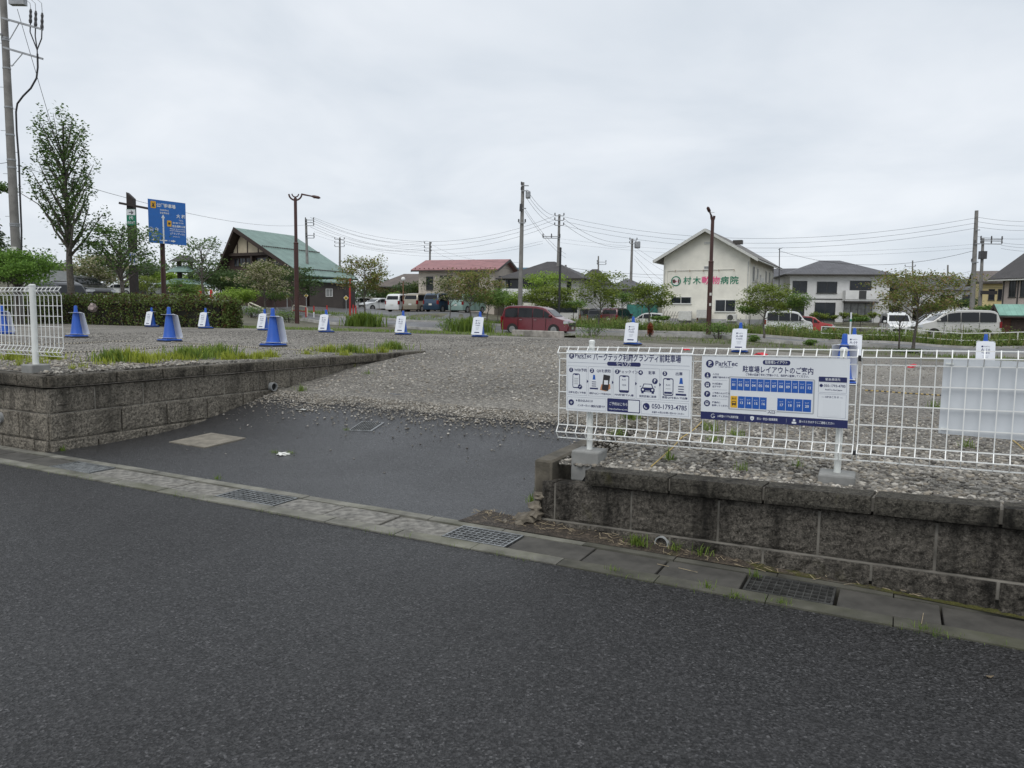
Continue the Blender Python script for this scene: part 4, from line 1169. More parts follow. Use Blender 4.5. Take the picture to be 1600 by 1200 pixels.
for (px, Y, code), wtxt in zip(far, wh):
    p = at(px, 520, Y); u, v = uv(p.x, p.y); p.z = lot_height(u, v)
    place_cone(p, f'blue cone of bay {code}, {wtxt}'); notice(p, 0, -1, code, f'white notice reading {code}, {wtxt}')
p = at(1316, 600, 11.0); u, v = uv(p.x, p.y); p.z = lot_height(u, v)
place_cone(p, 'blue cone close behind the layout board, notice facing away'); notice(p, 0, 1, None, 'white notice back on the cone close behind the layout board')

# ================================================================== MARKING ROPES ON THE GRAVEL
M_rw = mat('rope_pale', (.52, .47, .36), .8, var=.1); M_rk = mat('rope_black', (.05, .048, .045), .8, var=.1); M_ry = mat('rope_yellow', (.50, .36, .12), .8, var=.15)
def rope(px, label, mats, r=.007, seg=.032, cat='rope'):
    P = [on_lot(x, y, .012) for x, y in px]
    out = MB(); acc = 0.0
    for a, b2 in zip(P, P[1:]):
        L = (b2 - a).length; n = max(1, int(L / seg))
        for i in range(n):
            p0, p1 = a + (b2 - a) * (i / n), a + (b2 - a) * ((i + 1) / n)
            for q in (p0, p1):
                u, v = uv(q.x, q.y); q.z = lot_height(u, v) + .012
            out.m = i % 2; out.tube([p0, p1], r, 5, cap=False)
    o = out.build('marking_rope', mats, smooth=60, loc=P[0])
    return tag(o, label, cat, 'striped ropes marking the bays')
rope(((0, 536), (60, 538), (130, 536), (175, 533), (205, 533)), 'pale striped rope ending behind the cone beside the left fence', [M_rw, M_rk], .009)
rope(((0, 556), (70, 552), (95, 551), (180, 547), (290, 541), (350, 541)), 'long striped rope lying nearest the left coping', [M_rw, M_rk], .009)
rope(((268, 534), (330, 539), (372, 541), (402, 543)), 'striped rope running between the two nearest left cones', [M_rw, M_rk], .009)
rope(((430, 544), (470, 547), (490, 547), (512, 545)), 'short striped rope right of the nearest large cone', [M_rw, M_rk], .009)
rope(((1352, 610), (1385, 612), (1430, 615), (1472, 617), (1530, 622)), 'striped yellow rope seen through the right fence beyond the boards', [M_ry, M_rk], .008)
rope(((1098, 658), (1080, 674), (1050, 700), (1017, 729)), 'thin yellow rope slanting below the gap between the sign boards', [M_ry, M_ry], .0045, .3)
rope(((1576, 684), (1590, 694), (1612, 712)), 'thin yellow rope at the right frame edge below the blank sign back', [M_ry, M_ry], .0045, .3)
# scraps lying at the far edge of the lot
M_red = mat('red_cloth', (.55, .03, .045), .8, var=.2)
for (px, py, Y, sx, lab) in ((1424, 564, 15.5, .26, 'small red cloth scrap on the gravel behind the right fence'), (1072, 543, 18.5, .18, 'faded red scrap on the gravel behind the how-to-use board'), (1190, 549, 17.5, .3, 'crumpled red bag on the gravel behind the layout board')):
    p = at(px, py, Y); u, v = uv(p.x, p.y); p.z = lot_height(u, v)
    mb = MB(); stone_mesh(mb, Vector((0, 0, .02)), sx * .45, rnd, .35)
    o = mb.build('cloth_scrap', M_red, smooth=60); o.location = p; tag(o, lab, 'scrap')
M_concb = mat('kerb_block_concrete', (.36, .335, .30), .85, var=.25, scale=6, bump=.4, bscale=60, bdist=.006, dirt=.5)
a_, b_ = at(802, 527, 24.2), at(879, 530, 22.6)
mb = MB(); L = (b_ - a_).length
mb.box(0, L, -.09, .09, -.15, .215)
o = mb.build('concrete_block', M_concb); o.location = (a_.x, a_.y, lot_height(*uv(a_.x, a_.y)) - .02); o.rotation_euler = (0, 0, math.atan2(b_.y - a_.y, b_.x - a_.x))
o.modifiers.new('bevel', 'BEVEL').width = .02
tag(o, 'long low concrete kerb block at the lot edge in front of the red minivan', 'kerb block')
# ================================================================== TERRAIN BEYOND THE LOT
TP = []
def tp(px, py, Y): p = at(px, py, Y); TP.append((p.x, p.y, p.z))
for q in ((690, 517, 51.4), (1050, 526.5, 44), (1350, 542, 39.2), (1500, 557, 37.2), (690, 505, 58.5), (1050, 521.5, 51), (1350, 536, 46), (1500, 546, 44), (840, 523.5, 49), (560, 509, 55), (560, 498, 64), (430, 500, 60), (430, 489, 70),
          (385, 481, 66), (345, 478, 112), (395, 482, 85), (512, 483, 104), (590, 486, 88), (632, 488, 78), (695, 488, 71), (900, 512, 58), (1000, 511, 58), (1200, 521, 53), (1420, 532, 48), (1560, 532, 48), (1100, 504, 66), (1310, 503, 72), (1240, 523, 58), (1500, 530, 46), (910, 510, 75), (960, 511, 72), (1010, 512, 70),
          (178, 461, 105), (250, 462, 105), (330, 470, 60), (135, 474, 46), (20, 478, 40), (520, 478, 85), (1560, 505, 66), (850, 500, 70), (700, 484, 80), (480, 478, 100)): tp(*q)
TP += [(-100, 150, 7), (-30, 170, 5), (20, 170, 3.5), (90, 150, 2.5), (150, 60, .5), (-70, 30, 1.0), (-120, 60, 2.5), (-12, 34, .75), (-20, 36, .9), (-5, 32, .6), (5, 30, .3), (14, 26, .0), (20, 22, -.2), (30, 20, -.3), (60, 40, 0)]
_TP = np.array(TP)
def ter(x, y):
    d2 = (_TP[:, 0] - x) ** 2 + (_TP[:, 1] - y) ** 2 + 1.5
    w = d2 ** -1.8
    return float((w * _TP[:, 2]).sum() / w.sum())
def terp(px, Y): p = at(px, 490, Y); p.z = ter(p.x, p.y); return p
M_ground = mat('verge_ground', (.105, .10, .065), .9, var=.4, scale=.8, bump=.6, bscale=14, bdist=.03, dirt=.6, dirtcol=(.13, .12, .09))
M_park = mat_asphalt('parking_asphalt', (.13, .13, .13), False, .3)
mb = MB()
rad = [12, 14, 16, 18, 20, 22, 24, 26, 28, 31, 34, 37, 40, 43, 46, 50, 54, 58, 63, 68, 74, 80, 88, 96, 106, 118, 132, 150, 175, 210, 300, 600, 1500, 4000]
ang = [math.radians(a) for a in np.linspace(-64, 64, 97)]
g = []
for r in rad:
    row = []
    for a in ang:
        x, y = r * math.sin(a), r * math.cos(a)
        z = ter(x, y) if r < 250 else 4.0
        v = uv(x, y)[1]
        z = -.45 if v < 15.2 else (-.45 + (z + .45) * smooth(15.2, 18.5, v))
        row.append(Vector((x, y, z)))
    g.append(row)
for i in range(len(rad) - 1):
    for j in range(len(ang) - 1): mb.quad(g[i][j], g[i][j + 1], g[i + 1][j + 1], g[i + 1][j])
struct(mb.build('terrain', M_ground, smooth=80))
mb = MB(); mb.quad((-3000, -3000, -.6), (3000, -3000, -.6), (3000, 30, -.6), (-3000, 30, -.6)); struct(mb.build('ground', M_ground))
# the cross street with its white-edged kerbs: point S runs along its near edge
def SP(s, o, lift=0.0):
    x, y = 1.7 + UX * s + VX * o, 48 + UY * s + VY * o
    return Vector((x, y, ter(x, y) + lift))
M_street = mat_asphalt('street_asphalt', (.16, .16, .165), False, .3)
M_kerbw = mat('pale_kerb', (.42, .41, .39), .85, var=.2, scale=2, dirt=.4)
M_paint = mat('road_paint', (.62, .62, .60), .7, var=.25, scale=3)
mb = MB(); me_ = MB(); mk = MB()
for i in range(90):
    s0, s1 = -60 + i * 1.4, -60 + (i + 1) * 1.4
    for o0, o1 in ((0, 1.5), (1.5, 3.0), (3.0, 4.5), (4.5, 6.2)):
        mb.quad(SP(s0, o0, .06), SP(s1, o0, .06), SP(s1, o1, .06), SP(s0, o1, .06))
    me_.quad(SP(s0, .35, .066), SP(s1, .35, .066), SP(s1, .50, .066), SP(s0, .50, .066))
    if i % 1 == 0:
        for o, hgt in ((-.2, .20), (6.2, .20)):
            P = [SP(s0, o), SP(s1, o), SP(s1, o + .18), SP(s0, o + .18)]
            mk.add([p - Vector((0, 0, .2)) for p in P] + [p + Vector((0, 0, hgt)) for p in P], [(4, 5, 6, 7), (0, 1, 5, 4), (2, 3, 7, 6)])
struct(mb.build('street', M_street, smooth=60)); struct(me_.build('street_edge_line', M_paint)); struct(mk.build('street_kerb', M_kerbw))
# pale parking area in front of the hall
mb = MB()
for i in range(14):
    for j in range(10):
        def pk(a, b2): x, y = -34 + a * 2.2, 62 + b2 * 3.6; return Vector((x - .0, y - a * .6, ter(x, y - a * .6) + .05))
        mb.quad(pk(i, j), pk(i + 1, j), pk(i + 1, j + 1), pk(i, j + 1))
struct(mb.build('parking_ground', M_park, smooth=60))

# ================================================================== PLANTS
M_bark = mat('bark_grey', (.13, .115, .10), .9, var=.35, scale=10, bump=.6, bscale=30, bdist=.02)
M_barkd = mat('bark_dark', (.07, .058, .048), .9, var=.35, scale=10, bump=.6, bscale=30, bdist=.02)
LF = {'dog': mat_leaf('leaf_dogwood', (.036, .055, .012), (.135, .165, .032)),
      'cream': mat_leaf('leaf_dogwood_cream', (.035, .05, .014), (.105, .125, .035), (.62, .56, .40), .45),
      'rust': mat_leaf('leaf_dogwood_rust', (.04, .055, .014), (.13, .145, .035), (.40, .27, .15), .25),
      'green': mat_leaf('leaf_green', (.03, .06, .014), (.105, .16, .04)),
      'dark': mat_leaf('leaf_dark', (.016, .03, .010), (.055, .085, .028)),
      'bright': mat_leaf('leaf_bright', (.07, .115, .018), (.19, .26, .05)),
      'katsura': mat_leaf('leaf_katsura', (.022, .045, .014), (.08, .125, .035)),
      'pine': mat_leaf('leaf_pine', (.035, .075, .012), (.12, .2, .04)),
      'far': mat_leaf('leaf_far', (.04, .06, .032), (.08, .108, .056)),
      'hedge': mat_leaf('leaf_hedge', (.028, .042, .011), (.11, .15, .04), (.11, .052, .028), .28),
      'redtwig': mat_leaf('leaf_red', (.10, .025, .015), (.20, .06, .03))}
def leaf_obj(name, clumps, size, m, seed, parent=None, up=.5, aspect=.6):
    rs = np.random.RandomState(seed)
    C, N = [], []
    for (c, s, n) in clumps:
        q = rs.normal(0, 1, (n, 3)); q = np.clip(q, -1.9, 1.9)
        C.append(np.array(c) + q * np.array(s) * .62)
    C = np.concatenate(C); n = len(C)
    nrm = rs.normal(0, 1, (n, 3)); nrm[:, 2] = np.abs(nrm[:, 2]) + up * 2
    nrm /= np.linalg.norm(nrm, axis=1)[:, None]
    t = np.cross(nrm, rs.normal(0, 1, (n, 3))); t /= np.linalg.norm(t, axis=1)[:, None] + 1e-9
    b = np.cross(nrm, t)
    s = (size * rs.uniform(.6, 1.25, n))[:, None]
    V = np.stack([C - t * s * .5, C + b * s * .5 * aspect + nrm * s * .08, C + t * s * .5, C - b * s * .5 * aspect + nrm * s * .08], 1).reshape(-1, 3)
    F = np.arange(n * 4).reshape(n, 4)
    return np_mesh(name, V, F, m, parent)
def tree(name, label, p, H, R, cb, style, leaf, nleaf, size, tr=.09, seed=1, bark=None, group=None, lean=(0, 0), cat='tree', limbs=None, trunks=1, extra=None, up=.5):
    rn = random.Random(seed)
    t = thing(name, label, cat, p, 0, group)
    tb = MB(); clumps = []
    for ti in range(trunks):
        ox, oy = (0, 0) if trunks == 1 else (rn.uniform(-.25, .25) * R * .5, rn.uniform(-.25, .25) * R * .5)
        tx, ty = lean[0] + (rn.uniform(-.2, .2) * R if trunks > 1 else 0), lean[1]
        top = H * (.80 if style in ('layer', 'round') else .94)
        path = [Vector((ox + tx * f + rn.uniform(-.04, .04) * R * (f > 0), oy + ty * f + rn.uniform(-.04, .04) * R * (f > 0), top * f - (.15 if f == 0 else 0))) for f in (0, .15, .3, .45, .6, .8, 1)]
        tb.tube(path, [tr * (1.25 if i == 0 else 1) * (1 - .8 * i / 6) for i in range(7)], 8)
        nl = limbs or {'layer': 16, 'column': 30, 'round': 14, 'cone': 10, 'pine': 14}[style]
        for i in range(nl):
            f = (i + .5) / nl
            az = i * 2.4 + rn.uniform(-.5, .5)
            h0 = cb * .85 + (top * .97 - cb * .85) * f ** .9 * (.85 if style != 'column' else .95)
            k = min(5, h0 / top * 6); j = int(min(5, k)); st = path[j].lerp(path[min(6, j + 1)], k - j)
            if style == 'column':
                ze = cb + (H - cb) * (.08 + .90 * f ** .85); fe = (ze - cb) / (H - cb)
                rr = R * float(np.interp(fe, [0, .25, .5, .75, .9, 1], [.75, 1.0, .92, .78, .55, .18])) * rn.uniform(.55, 1.08)
                h0 = max(cb * .75, ze - rr * rn.uniform(1.0, 1.6)); k = min(5, h0 / top * 6); j = int(min(5, k)); st = path[j].lerp(path[min(6, j + 1)], k - j); rise = ze - st.z
            elif style == 'layer': rr = R * (math.sin(math.pi * (.22 + .70 * f)) ** .8) * rn.uniform(.62, .98); rise = (H - h0) * (.24 + .55 * f) + rn.uniform(-.02, .05) * H
            elif style == 'cone': rr = R * (1 - f) * rn.uniform(.8, 1.1) + .05; rise = .05 * H
            else: rr = R * (math.sin(math.pi * (.18 + .72 * f)) ** .7) * rn.uniform(.6, 1.0); rise = (H - h0) * .5 * rn.uniform(.5, 1)
            d = Vector((math.cos(az), math.sin(az), 0))
            en = st + d * rr + Vector((0, 0, rise))
            en.z = min(en.z, H)
            md = st.lerp(en, .5) + Vector((0, 0, (.06 if style != 'column' else -.10) * rr)) + Vector((rn.uniform(-.1, .1), rn.uniform(-.1, .1), 0)) * rr
            r0 = tr * (.42 - .2 * f)
            tb.tube([st, md, en], [r0, r0 * .6, r0 * .2], 5, cap=False)
            w = (rr / R + .25)
            if style == 'layer':
                clumps.append((en, (.34 * R, .34 * R, .05 * H), w)); clumps.append((md.lerp(en, .35) + Vector((rn.uniform(-.2, .2) * R, rn.uniform(-.2, .2) * R, .03 * H)), (.32 * R, .32 * R, .055 * H), w * .9))
                for q in range(2):
                    e2 = en + Vector((rn.uniform(-.45, .45) * R, rn.uniform(-.45, .45) * R, rn.uniform(-.04, .05) * H)); tb.tube([md.lerp(en, .4), e2], [r0 * .4, r0 * .12], 4, cap=False); clumps.append((e2, (.24 * R, .24 * R, .04 * H), w * .5))
            elif style == 'column':
                for q in range(5):
                    c = st.lerp(en, .3 + .7 * q / 4) + Vector((rn.uniform(-.12, .12), rn.uniform(-.12, .12), rn.uniform(-.02, .03))) * R * 1.2
                    clumps.append((c, (.13 * R, .13 * R, .035 * H), w * (.5 + .2 * q)))
            elif style == 'cone':
                pass
            else:
                clumps.append((en, (.34 * R, .34 * R, .10 * H), w)); clumps.append((md, (.36 * R, .36 * R, .09 * H), w * .7))
        if style == 'cone':
            for i in range(26):
                f = (i + .5) / 26; z = cb + (H - cb) * f; rr = R * (1 - f) ** .75
                for q in range(5):
                    a = rn.uniform(0, 6.28); clumps.append(((math.cos(a) * rr * .7, math.sin(a) * rr * .7, z), (rr * .4 + .05, rr * .4 + .05, .03 * H), rr + .05))
    if style == 'column':
        for i in range(26):
            f = .5 + .5 * i / 25; k = min(5, f * .94 * 6 / .94); clumps.append((Vector((lean[0] * f, lean[1] * f, H * f)) + Vector((rn.uniform(-1, 1), rn.uniform(-1, 1), 0)) * R * (.46 - .36 * f), (.16 * R, .16 * R, .03 * H), .6))
    if extra:
        for pts, r, cl in extra:
            tb.tube(pts, r, 5, cap=False)
            clumps.extend(cl)
    tot = sum(c[2] for c in clumps)
    tb.build('trunk', bark or M_bark, t, smooth=60)
    leaf_obj('crown', [(c, s, max(1, int(nleaf * w / tot))) for c, s, w in clumps], size, LF[leaf], seed + 5, t, up)
    return t
def tree_px(name, label, px, Y, ytop, R, ycb, style, leaf, nleaf, size, **kw):
    b = terp(px, Y); zt = at(px, ytop, Y).z; zc = at(px, ycb, Y).z
    return tree(name, label, b, zt - b.z, R, max(.2, zc - b.z), style, leaf, int(nleaf * 1.55), size * 1.3, **kw)
GS = 'small street trees along the cross street'
tree_px('dogwood_tree', 'airy dogwood with cream tips behind the grass clump, left of the parked white minivan', 570, 54.4, 398, 1.75, 462, 'layer', 'rust', 2600, .13, tr=.08, seed=3, group=GS)
tree_px('dogwood_tree', 'cream-speckled dogwood in front of the red-roofed house, left of the red minivan', 735, 50.5, 415, 1.75, 468, 'layer', 'rust', 2300, .12, tr=.07, seed=5, group=GS)
tree_px('dogwood_tree', 'pale cream flowering dogwood in front of the dark blue van', 704, 53, 428, 1.35, 470, 'layer', 'cream', 1400, .12, tr=.05, seed=6, group=GS)
tree_px('dogwood_tree', 'two-tiered dogwood in front of the tan and dark red parked vans', 937, 46, 419, 1.55, 484, 'layer', 'dog', 2300, .11, tr=.065, seed=8, group=GS)
tree_px('dogwood_tree', 'spreading dark green dogwood at the left corner of the animal clinic', 1014, 45, 437, 1.30, 480, 'layer', 'dog', 2100, .11, tr=.065, seed=10, group=GS)
tree_px('dogwood_tree', 'open green dogwood at the right corner of the animal clinic', 1195, 42, 437, 1.30, 490, 'layer', 'dog', 2100, .105, tr=.07, seed=12, group=GS)
tree_px('dogwood_tree', 'large rusty-topped dogwood in front of the white house and silver minivan', 1430, 37.5, 415, 2.05, 496, 'layer', 'rust', 4300, .10, tr=.085, seed=14, group=GS, lean=(.25, 0))
# a bare twiggy sapling beside it
b = terp(1408, 37); t = thing('bare_sapling', 'bare twiggy sapling just left of the rusty-topped dogwood trunk', 'sapling', b)
mb = MB(); rn = random.Random(4); zt = at(1405, 486, 37).z - b.z
mb.tube([Vector((0, 0, -.1)), Vector((-.02, 0, zt * .5)), Vector((-.05, 0, zt * .75))], [.05, .035, .02], 6)
for i in range(9):
    st = Vector((-.03, 0, zt * rn.uniform(.45, .75))); a = rn.uniform(0, 6.28); mb.tube([st, st + Vector((math.cos(a) * .3, math.sin(a) * .3, .3)), st + Vector((math.cos(a) * .42, math.sin(a) * .42, .65))], [.016, .01, .004], 4)
mb.build('trunk', M_barkd, t)
leaf_obj('twig_leaves', [((0, 0, zt * .6), (.5, .5, .5), 60)], .08, LF['dog'], 9, t)
# trees on the left
tallp = terp(112, 33); _h = at(112, 170, 33).z - tallp.z
brn = [Vector((-.2, 0, _h * .42)), Vector((-1.4, .2, _h * .56)), Vector((-2.3, .2, _h * .62)), Vector((-3.3, .3, _h * .645))]
tree('katsura_tree', 'tall slender tree with upright branches behind the hedge, right of the utility pole', tallp, _h, 1.45, _h * .42, 'column', 'katsura', 6800, .145, tr=.17, seed=21, bark=M_bark, extra=[(brn, [.03, .022, .014, .006], [(brn[3], (.35, .3, .14), 9), (brn[2] + Vector((-.4, 0, .1)), (.45, .3, .18), 9), (brn[3] + Vector((.3, 0, -.15)), (.3, .3, .12), 5)]),
     ([Vector((.1, 0, _h * .33)), Vector((.8, 0, _h * .36)), Vector((1.7, 0, _h * .43))], [.025, .018, .006], [(Vector((1.0, 0, _h * .37)), (.35, .3, .12), 4), (Vector((1.6, 0, _h * .43)), (.35, .3, .12), 5)])], limbs=44)
tree_px('broadleaf_tree', 'bushy green tree behind the hedge left of the blue direction sign', 193, 33.5, 340, 1.6, 428, 'layer', 'katsura', 1900, .11, tr=.13, seed=23, limbs=22)
tree_px('broadleaf_tree', 'sparse pale tree with an upright top behind the hedge, left of the timbered hall', 318, 44, 362, 1.55, 428, 'layer', 'katsura', 800, .12, tr=.10, seed=25, limbs=18)
tree_px('dogwood_tree', 'cream-flowered dogwood between the tall tree and the bushy tree on the left', 157, 48, 396, 1.7, 450, 'layer', 'cream', 2400, .13, tr=.08, seed=27)
tree_px('dogwood_tree', 'yellow-cream flowering dogwood in front of the timbered hall', 414, 56, 404, 1.85, 466, 'layer', 'cream', 2600, .135, tr=.08, seed=29)
tree_px('dogwood_tree', 'dark green tree behind the brown street lamp in front of the hall', 458, 64, 412, 2.3, 470, 'layer', 'dark', 1800, .16, tr=.08, seed=30)
tree_px('pine_tree', 'bright green layered pine behind the left mesh fence', 30, 30.5, 386, 1.35, 440, 'layer', 'pine', 4200, .09, tr=.09, seed=31, bark=M_barkd, limbs=20, up=.2)
tree_px('conifer_tree', 'dark cone-shaped conifer cut by the left frame edge', -14, 44, 312, 1.3, 440, 'cone', 'dark', 3600, .15, tr=.14, seed=33, bark=M_barkd)
tree_px('round_shrub', 'rounded yellow-green shrub right of the hedge end before the hall', 376, 58, 443, 1.35, 476, 'round', 'bright', 1700, .13, tr=.05, seed=35, cat='shrub')
tree_px('broadleaf_tree', 'dark green tree mass under the left gable of the hall', 345, 72, 408, 2.5, 455, 'round', 'dark', 2600, .18, tr=.12, seed=37)
tree_px('broadleaf_tree', 'dark tree close to the green-roofed hall, right of the sparse pale tree', 372, 80, 420, 2.4, 460, 'round', 'dark', 1900, .19, tr=.12, seed=38)
for i, (px, Y, yt, R, lf_, lab) in enumerate(((62, 95, 398, 3.6, 'far', 'hazy grey-green tree left of the tall tree trunk'), (95, 110, 404, 3.4, 'far', 'hazy far tree just behind the tall tree trunk'), (14, 90, 405, 3.2, 'far', 'far hazy tree behind the utility pole at the left edge'), (232, 100, 402, 3.2, 'far', 'far loose tree left of the blue sign post'), (262, 100, 418, 1.8, 'bright', 'small yellow-green tree right behind the blue sign post'), (300, 96, 425, 1.3, 'bright', 'yellow-green cypress beside the tiered garden gate'))):
    tree_px('broadleaf_tree', lab, px, Y, yt, R, yt + 30, 'round', lf_, 1300, .26, tr=.14, seed=40 + i)
tree_px('shrub', 'big green bush left of the red minivan', 762, 57, 441, 1.75, 480, 'round', 'green', 2600, .12, tr=.05, seed=51, cat='shrub')
tree_px('shrub', 'tall light green bush by the grey pole above the red minivan', 801, 60, 449, .95, 478, 'round', 'bright', 1300, .12, tr=.04, seed=52, cat='shrub')
tree_px('broadleaf_tree', 'bright yellow-green crown standing above the darker tree behind the red minivan', 852, 66, 421, 1.8, 462, 'layer', 'bright', 1700, .15, tr=.09, seed=53)
tree_px('broadleaf_tree', 'broad dark green tree right behind the red minivan', 856, 60, 445, 2.05, 484, 'layer', 'dog', 3300, .13, tr=.10, seed=54)
tree_px('shrub', 'light green rounded bush between the clinic and the white house', 1246, 60, 446, 1.15, 482, 'round', 'green', 1500, .12, tr=.04, seed=55, cat='shrub')
for i, (px, Y, yt, R, lf_, lab) in enumerate(((540, 86, 452, 1.9, 'dark', 'dark bush at the right end of the wooden shed'), (598, 92, 446, 1.7, 'dark', 'dark bush behind the white sedan'), (640, 82, 432, 1.9, 'dark', 'dark shrub beside the white globe lamp'), (686, 80, 425, 1.6, 'dark', 'tall dark shrub in front of the red-roofed house'), (615, 88, 452, .8, 'bright', 'small bright yellow-green bush behind the white minivan'), (1500, 72, 460, 1.7, 'dark', 'dark green shrub left of the right utility poles'), (1548, 62, 474, 1.4, 'green', 'green shrub in front of the yellow house'), (1574, 60, 472, 1.2, 'green', 'green shrub beside the red shed'), (1458, 70, 470, 1.2, 'green', 'shrub behind the white parked cars at the right'), (1030, 60, 492, .7, 'green', 'low green bush under the clinic corner tree'))):
    tree_px('shrub', lab, px, Y, yt, R, yt + (502 - yt) * .45, 'round', lf_, 1100, .16, tr=.05, seed=60 + i, cat='shrub')
for i, (px, Y, yt, R, st, lf_, lab) in enumerate(((664, 82, 436, 1.5, 'layer', 'dog', 'green tree between the globe lamp and the red-roofed house'), (778, 64, 455, 1.2, 'round', 'dog', 'darker bush just left of the tall light green bush'), (896, 62, 462, 1.2, 'round', 'green', 'leafy bush right of the broad dark tree'), (972, 60, 452, 1.3, 'layer', 'green', 'fresh green tree between the two-tiered dogwood and the clinic corner tree'), (1172, 58, 470, .9, 'round', 'green', 'fresh green bush against the right flank of the clinic'), (1222, 62, 462, 1.0, 'round', 'dog', 'olive bush behind the open dogwood right of the clinic'), (1345, 62, 492, .7, 'round', 'green', 'low bush behind the delineator post'), (1520, 54, 494, 1.0, 'round', 'green', 'green bush behind the tail of the pearl minivan'), (430, 66, 446, 1.4, 'round', 'green', 'green bush behind the yellow-cream dogwood'), (300, 58, 440, 1.4, 'round', 'dog', 'olive bush left of the sparse tree trunk'), (282, 56, 436, 1.2, 'layer', 'green', 'small fresh tree right of the blue sign post'), (225, 60, 428, 1.3, 'layer', 'dog', 'olive tree just left of the blue sign post'))):
    tree_px('shrub' if st == 'round' else 'broadleaf_tree', lab, px, Y, yt, R, yt + (500 - yt) * .45, st, lf_, 1100, .12, tr=.05, seed=120 + i, cat='shrub' if st == 'round' else 'tree')
# pruned shrubs in a row before the white house
for i in range(8):
    px = 1272 + i * 15.5
    tree_px('pruned_shrub', ['leftmost', 'second', 'third', 'fourth', 'fifth', 'sixth', 'seventh', 'rightmost'][i] + ' of the small pruned shrubs before the white house', px, 66, 484 + (i % 3) * 3, .42, 497, 'round', 'dog', 260, .12, tr=.03, seed=80 + i, cat='shrub', group='pruned shrubs before the white house')
# far wooded skyline
cl = []
rs = random.Random(5)
for i in range(150):
    a = math.radians(-50 + 100 * i / 150); r = rs.uniform(185, 230); x, y = r * math.sin(a), r * math.cos(a)
    z = ter(x, y); h = rs.uniform(3.5, 6.5) + (3 if a < -.35 else 0)
    cl.append(((x, y, z + h * .5), (2.6, 2.6, h * .42), 320))
o = leaf_obj('woods', cl, .85, LF['far'], 71, None, .3); tag(o, 'far grey-green wooded skyline', 'woods', kind='stuff')
# clipped hedge
h0, h1 = at(-120, 500, 36.6), at(352, 500, 28.0)
hd = Vector((h1.x - h0.x, h1.y - h0.y, 0)); hL = hd.length; hd.normalize(); hn = Vector((-hd.y, hd.x, 0))
ht = thing('hedge', 'long clipped box hedge with reddish tips behind the cones on the left', 'hedge', (h0.x, h0.y, .72))
rs_ = np.random.RandomState(3)
cl = []
core = MB()
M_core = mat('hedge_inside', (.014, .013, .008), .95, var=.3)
for i in range(int(hL / .22)):
    s = i * .22
    hh = 1.28 + .10 * mnoise.noise(Vector((s * .9, 1, 2))) - .12 * smooth(hL - 1.2, hL, s)
    for k in range(7):
        for (oy, sy) in ((.12, .07), (.55, .25)):
            z = .06 + (hh - .08) * k / 6
            c = Vector((0, 0, 0)) + hd * (s + rs_.uniform(-.1, .1)) + hn * (oy + .07 * mnoise.noise(Vector((s * 1.5, k * .7, 5)))) + Vector((0, 0, z))
            gap = mnoise.noise(Vector((s * .8, k * .55, 9)))
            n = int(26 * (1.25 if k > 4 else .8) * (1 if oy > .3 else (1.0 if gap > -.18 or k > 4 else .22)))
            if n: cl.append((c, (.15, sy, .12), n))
for i in range(26):
    for k in range(7):
        cl.append((hd * (hL - .05 + rs_.uniform(-.12, .05)) + hn * (.1 + .75 * i / 25) + Vector((0, 0, .06 + 1.0 * k / 6)), (.07, .12, .12), 14))
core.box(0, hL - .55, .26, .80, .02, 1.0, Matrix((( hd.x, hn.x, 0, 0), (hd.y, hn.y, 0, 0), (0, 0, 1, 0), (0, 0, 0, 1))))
core.build('inner_shade_core', M_core, ht)  # plain near-black box paints the shade inside the hedge
leaf_obj('foliage', cl, .085, LF['hedge'], 12, ht, .1, .7)
tw = MB(); rn = random.Random(8)
for i in range(42):
    s = rn.uniform(.5, hL); b = hd * s + hn * rn.uniform(.05, .2); tw.tube([b, b + Vector((rn.uniform(-.15, .15), 0, rn.uniform(.35, .7)))], [.014, .006], 5)
tw.build('stems', M_bark, ht)
p = at(146, 500, 31.0); mb = MB(); stone_mesh(mb, Vector((0, 0, 0)), .17, random.Random(3), 1.0)
o = mb.build('boulder', mat('pinkish_stone', (.34, .28, .27), .85, var=.2, scale=5)); o.location = (p.x, p.y, at(146, 480, 31.0).z)
tag(o, 'pale pinkish boulder showing through the hedge', 'boulder')

# ------------------------------------------------------------------ weeds and verges
def strip_pts(fn, n, rs): return [fn(rs) for _ in range(n)]
rs = random.Random(31)
def verge(px0, px1, Y0f, Y1f, n, k0, k1, seed, z=None):
    rr = random.Random(seed); out = []
    while len(out) < n:
        px = rr.uniform(px0, px1); f = (px - px0) / (px1 - px0)
        Y = Y0f(f) + (Y1f(f) - Y0f(f)) * rr.random()
        p = at(px, 490, Y)
        d = mnoise.noise(Vector((p.x * .45, p.y * .45, seed)))
        if rr.random() > .62 + d * 1.1: continue
        kk = k0 + (k1 - k0) * rr.random() * (.75 + .9 * d)
        out.append((p.x, p.y, (ter(p.x, p.y) if z is None else z(p.x, p.y)) - .02, max(.25, kk)))
    return out
L_ = lambda a, b2: (lambda f: a + (b2 - a) * f)
SY = lambda px, o: SPY(px, o)
def SPY(px, o):                                     # depth at which photo column px crosses the street line offset o
    d = ray(px, 490); r = d.x / d.y
    ax, ay = 1.7 + VX * o, 48 + VY * o
    # ax + UX*s = r*(ay + UY*s)
    s = (r * ay - ax) / (UX - r * UY); return ay + UY * s
f_near = lambda o, a, b2: (lambda f: SPY(a + (b2 - a) * f, o))
w = verge(895, 1640, f_near(6.6, 895, 1640), f_near(10.5, 895, 1640), 6500, .45, 1.1, 101)
M_weed = mat_leaf('weed_green', (.03, .05, .012), (.115, .155, .037)); M_weedy = mat_leaf('weed_straw', (.08, .08, .03), (.18, .17, .07))
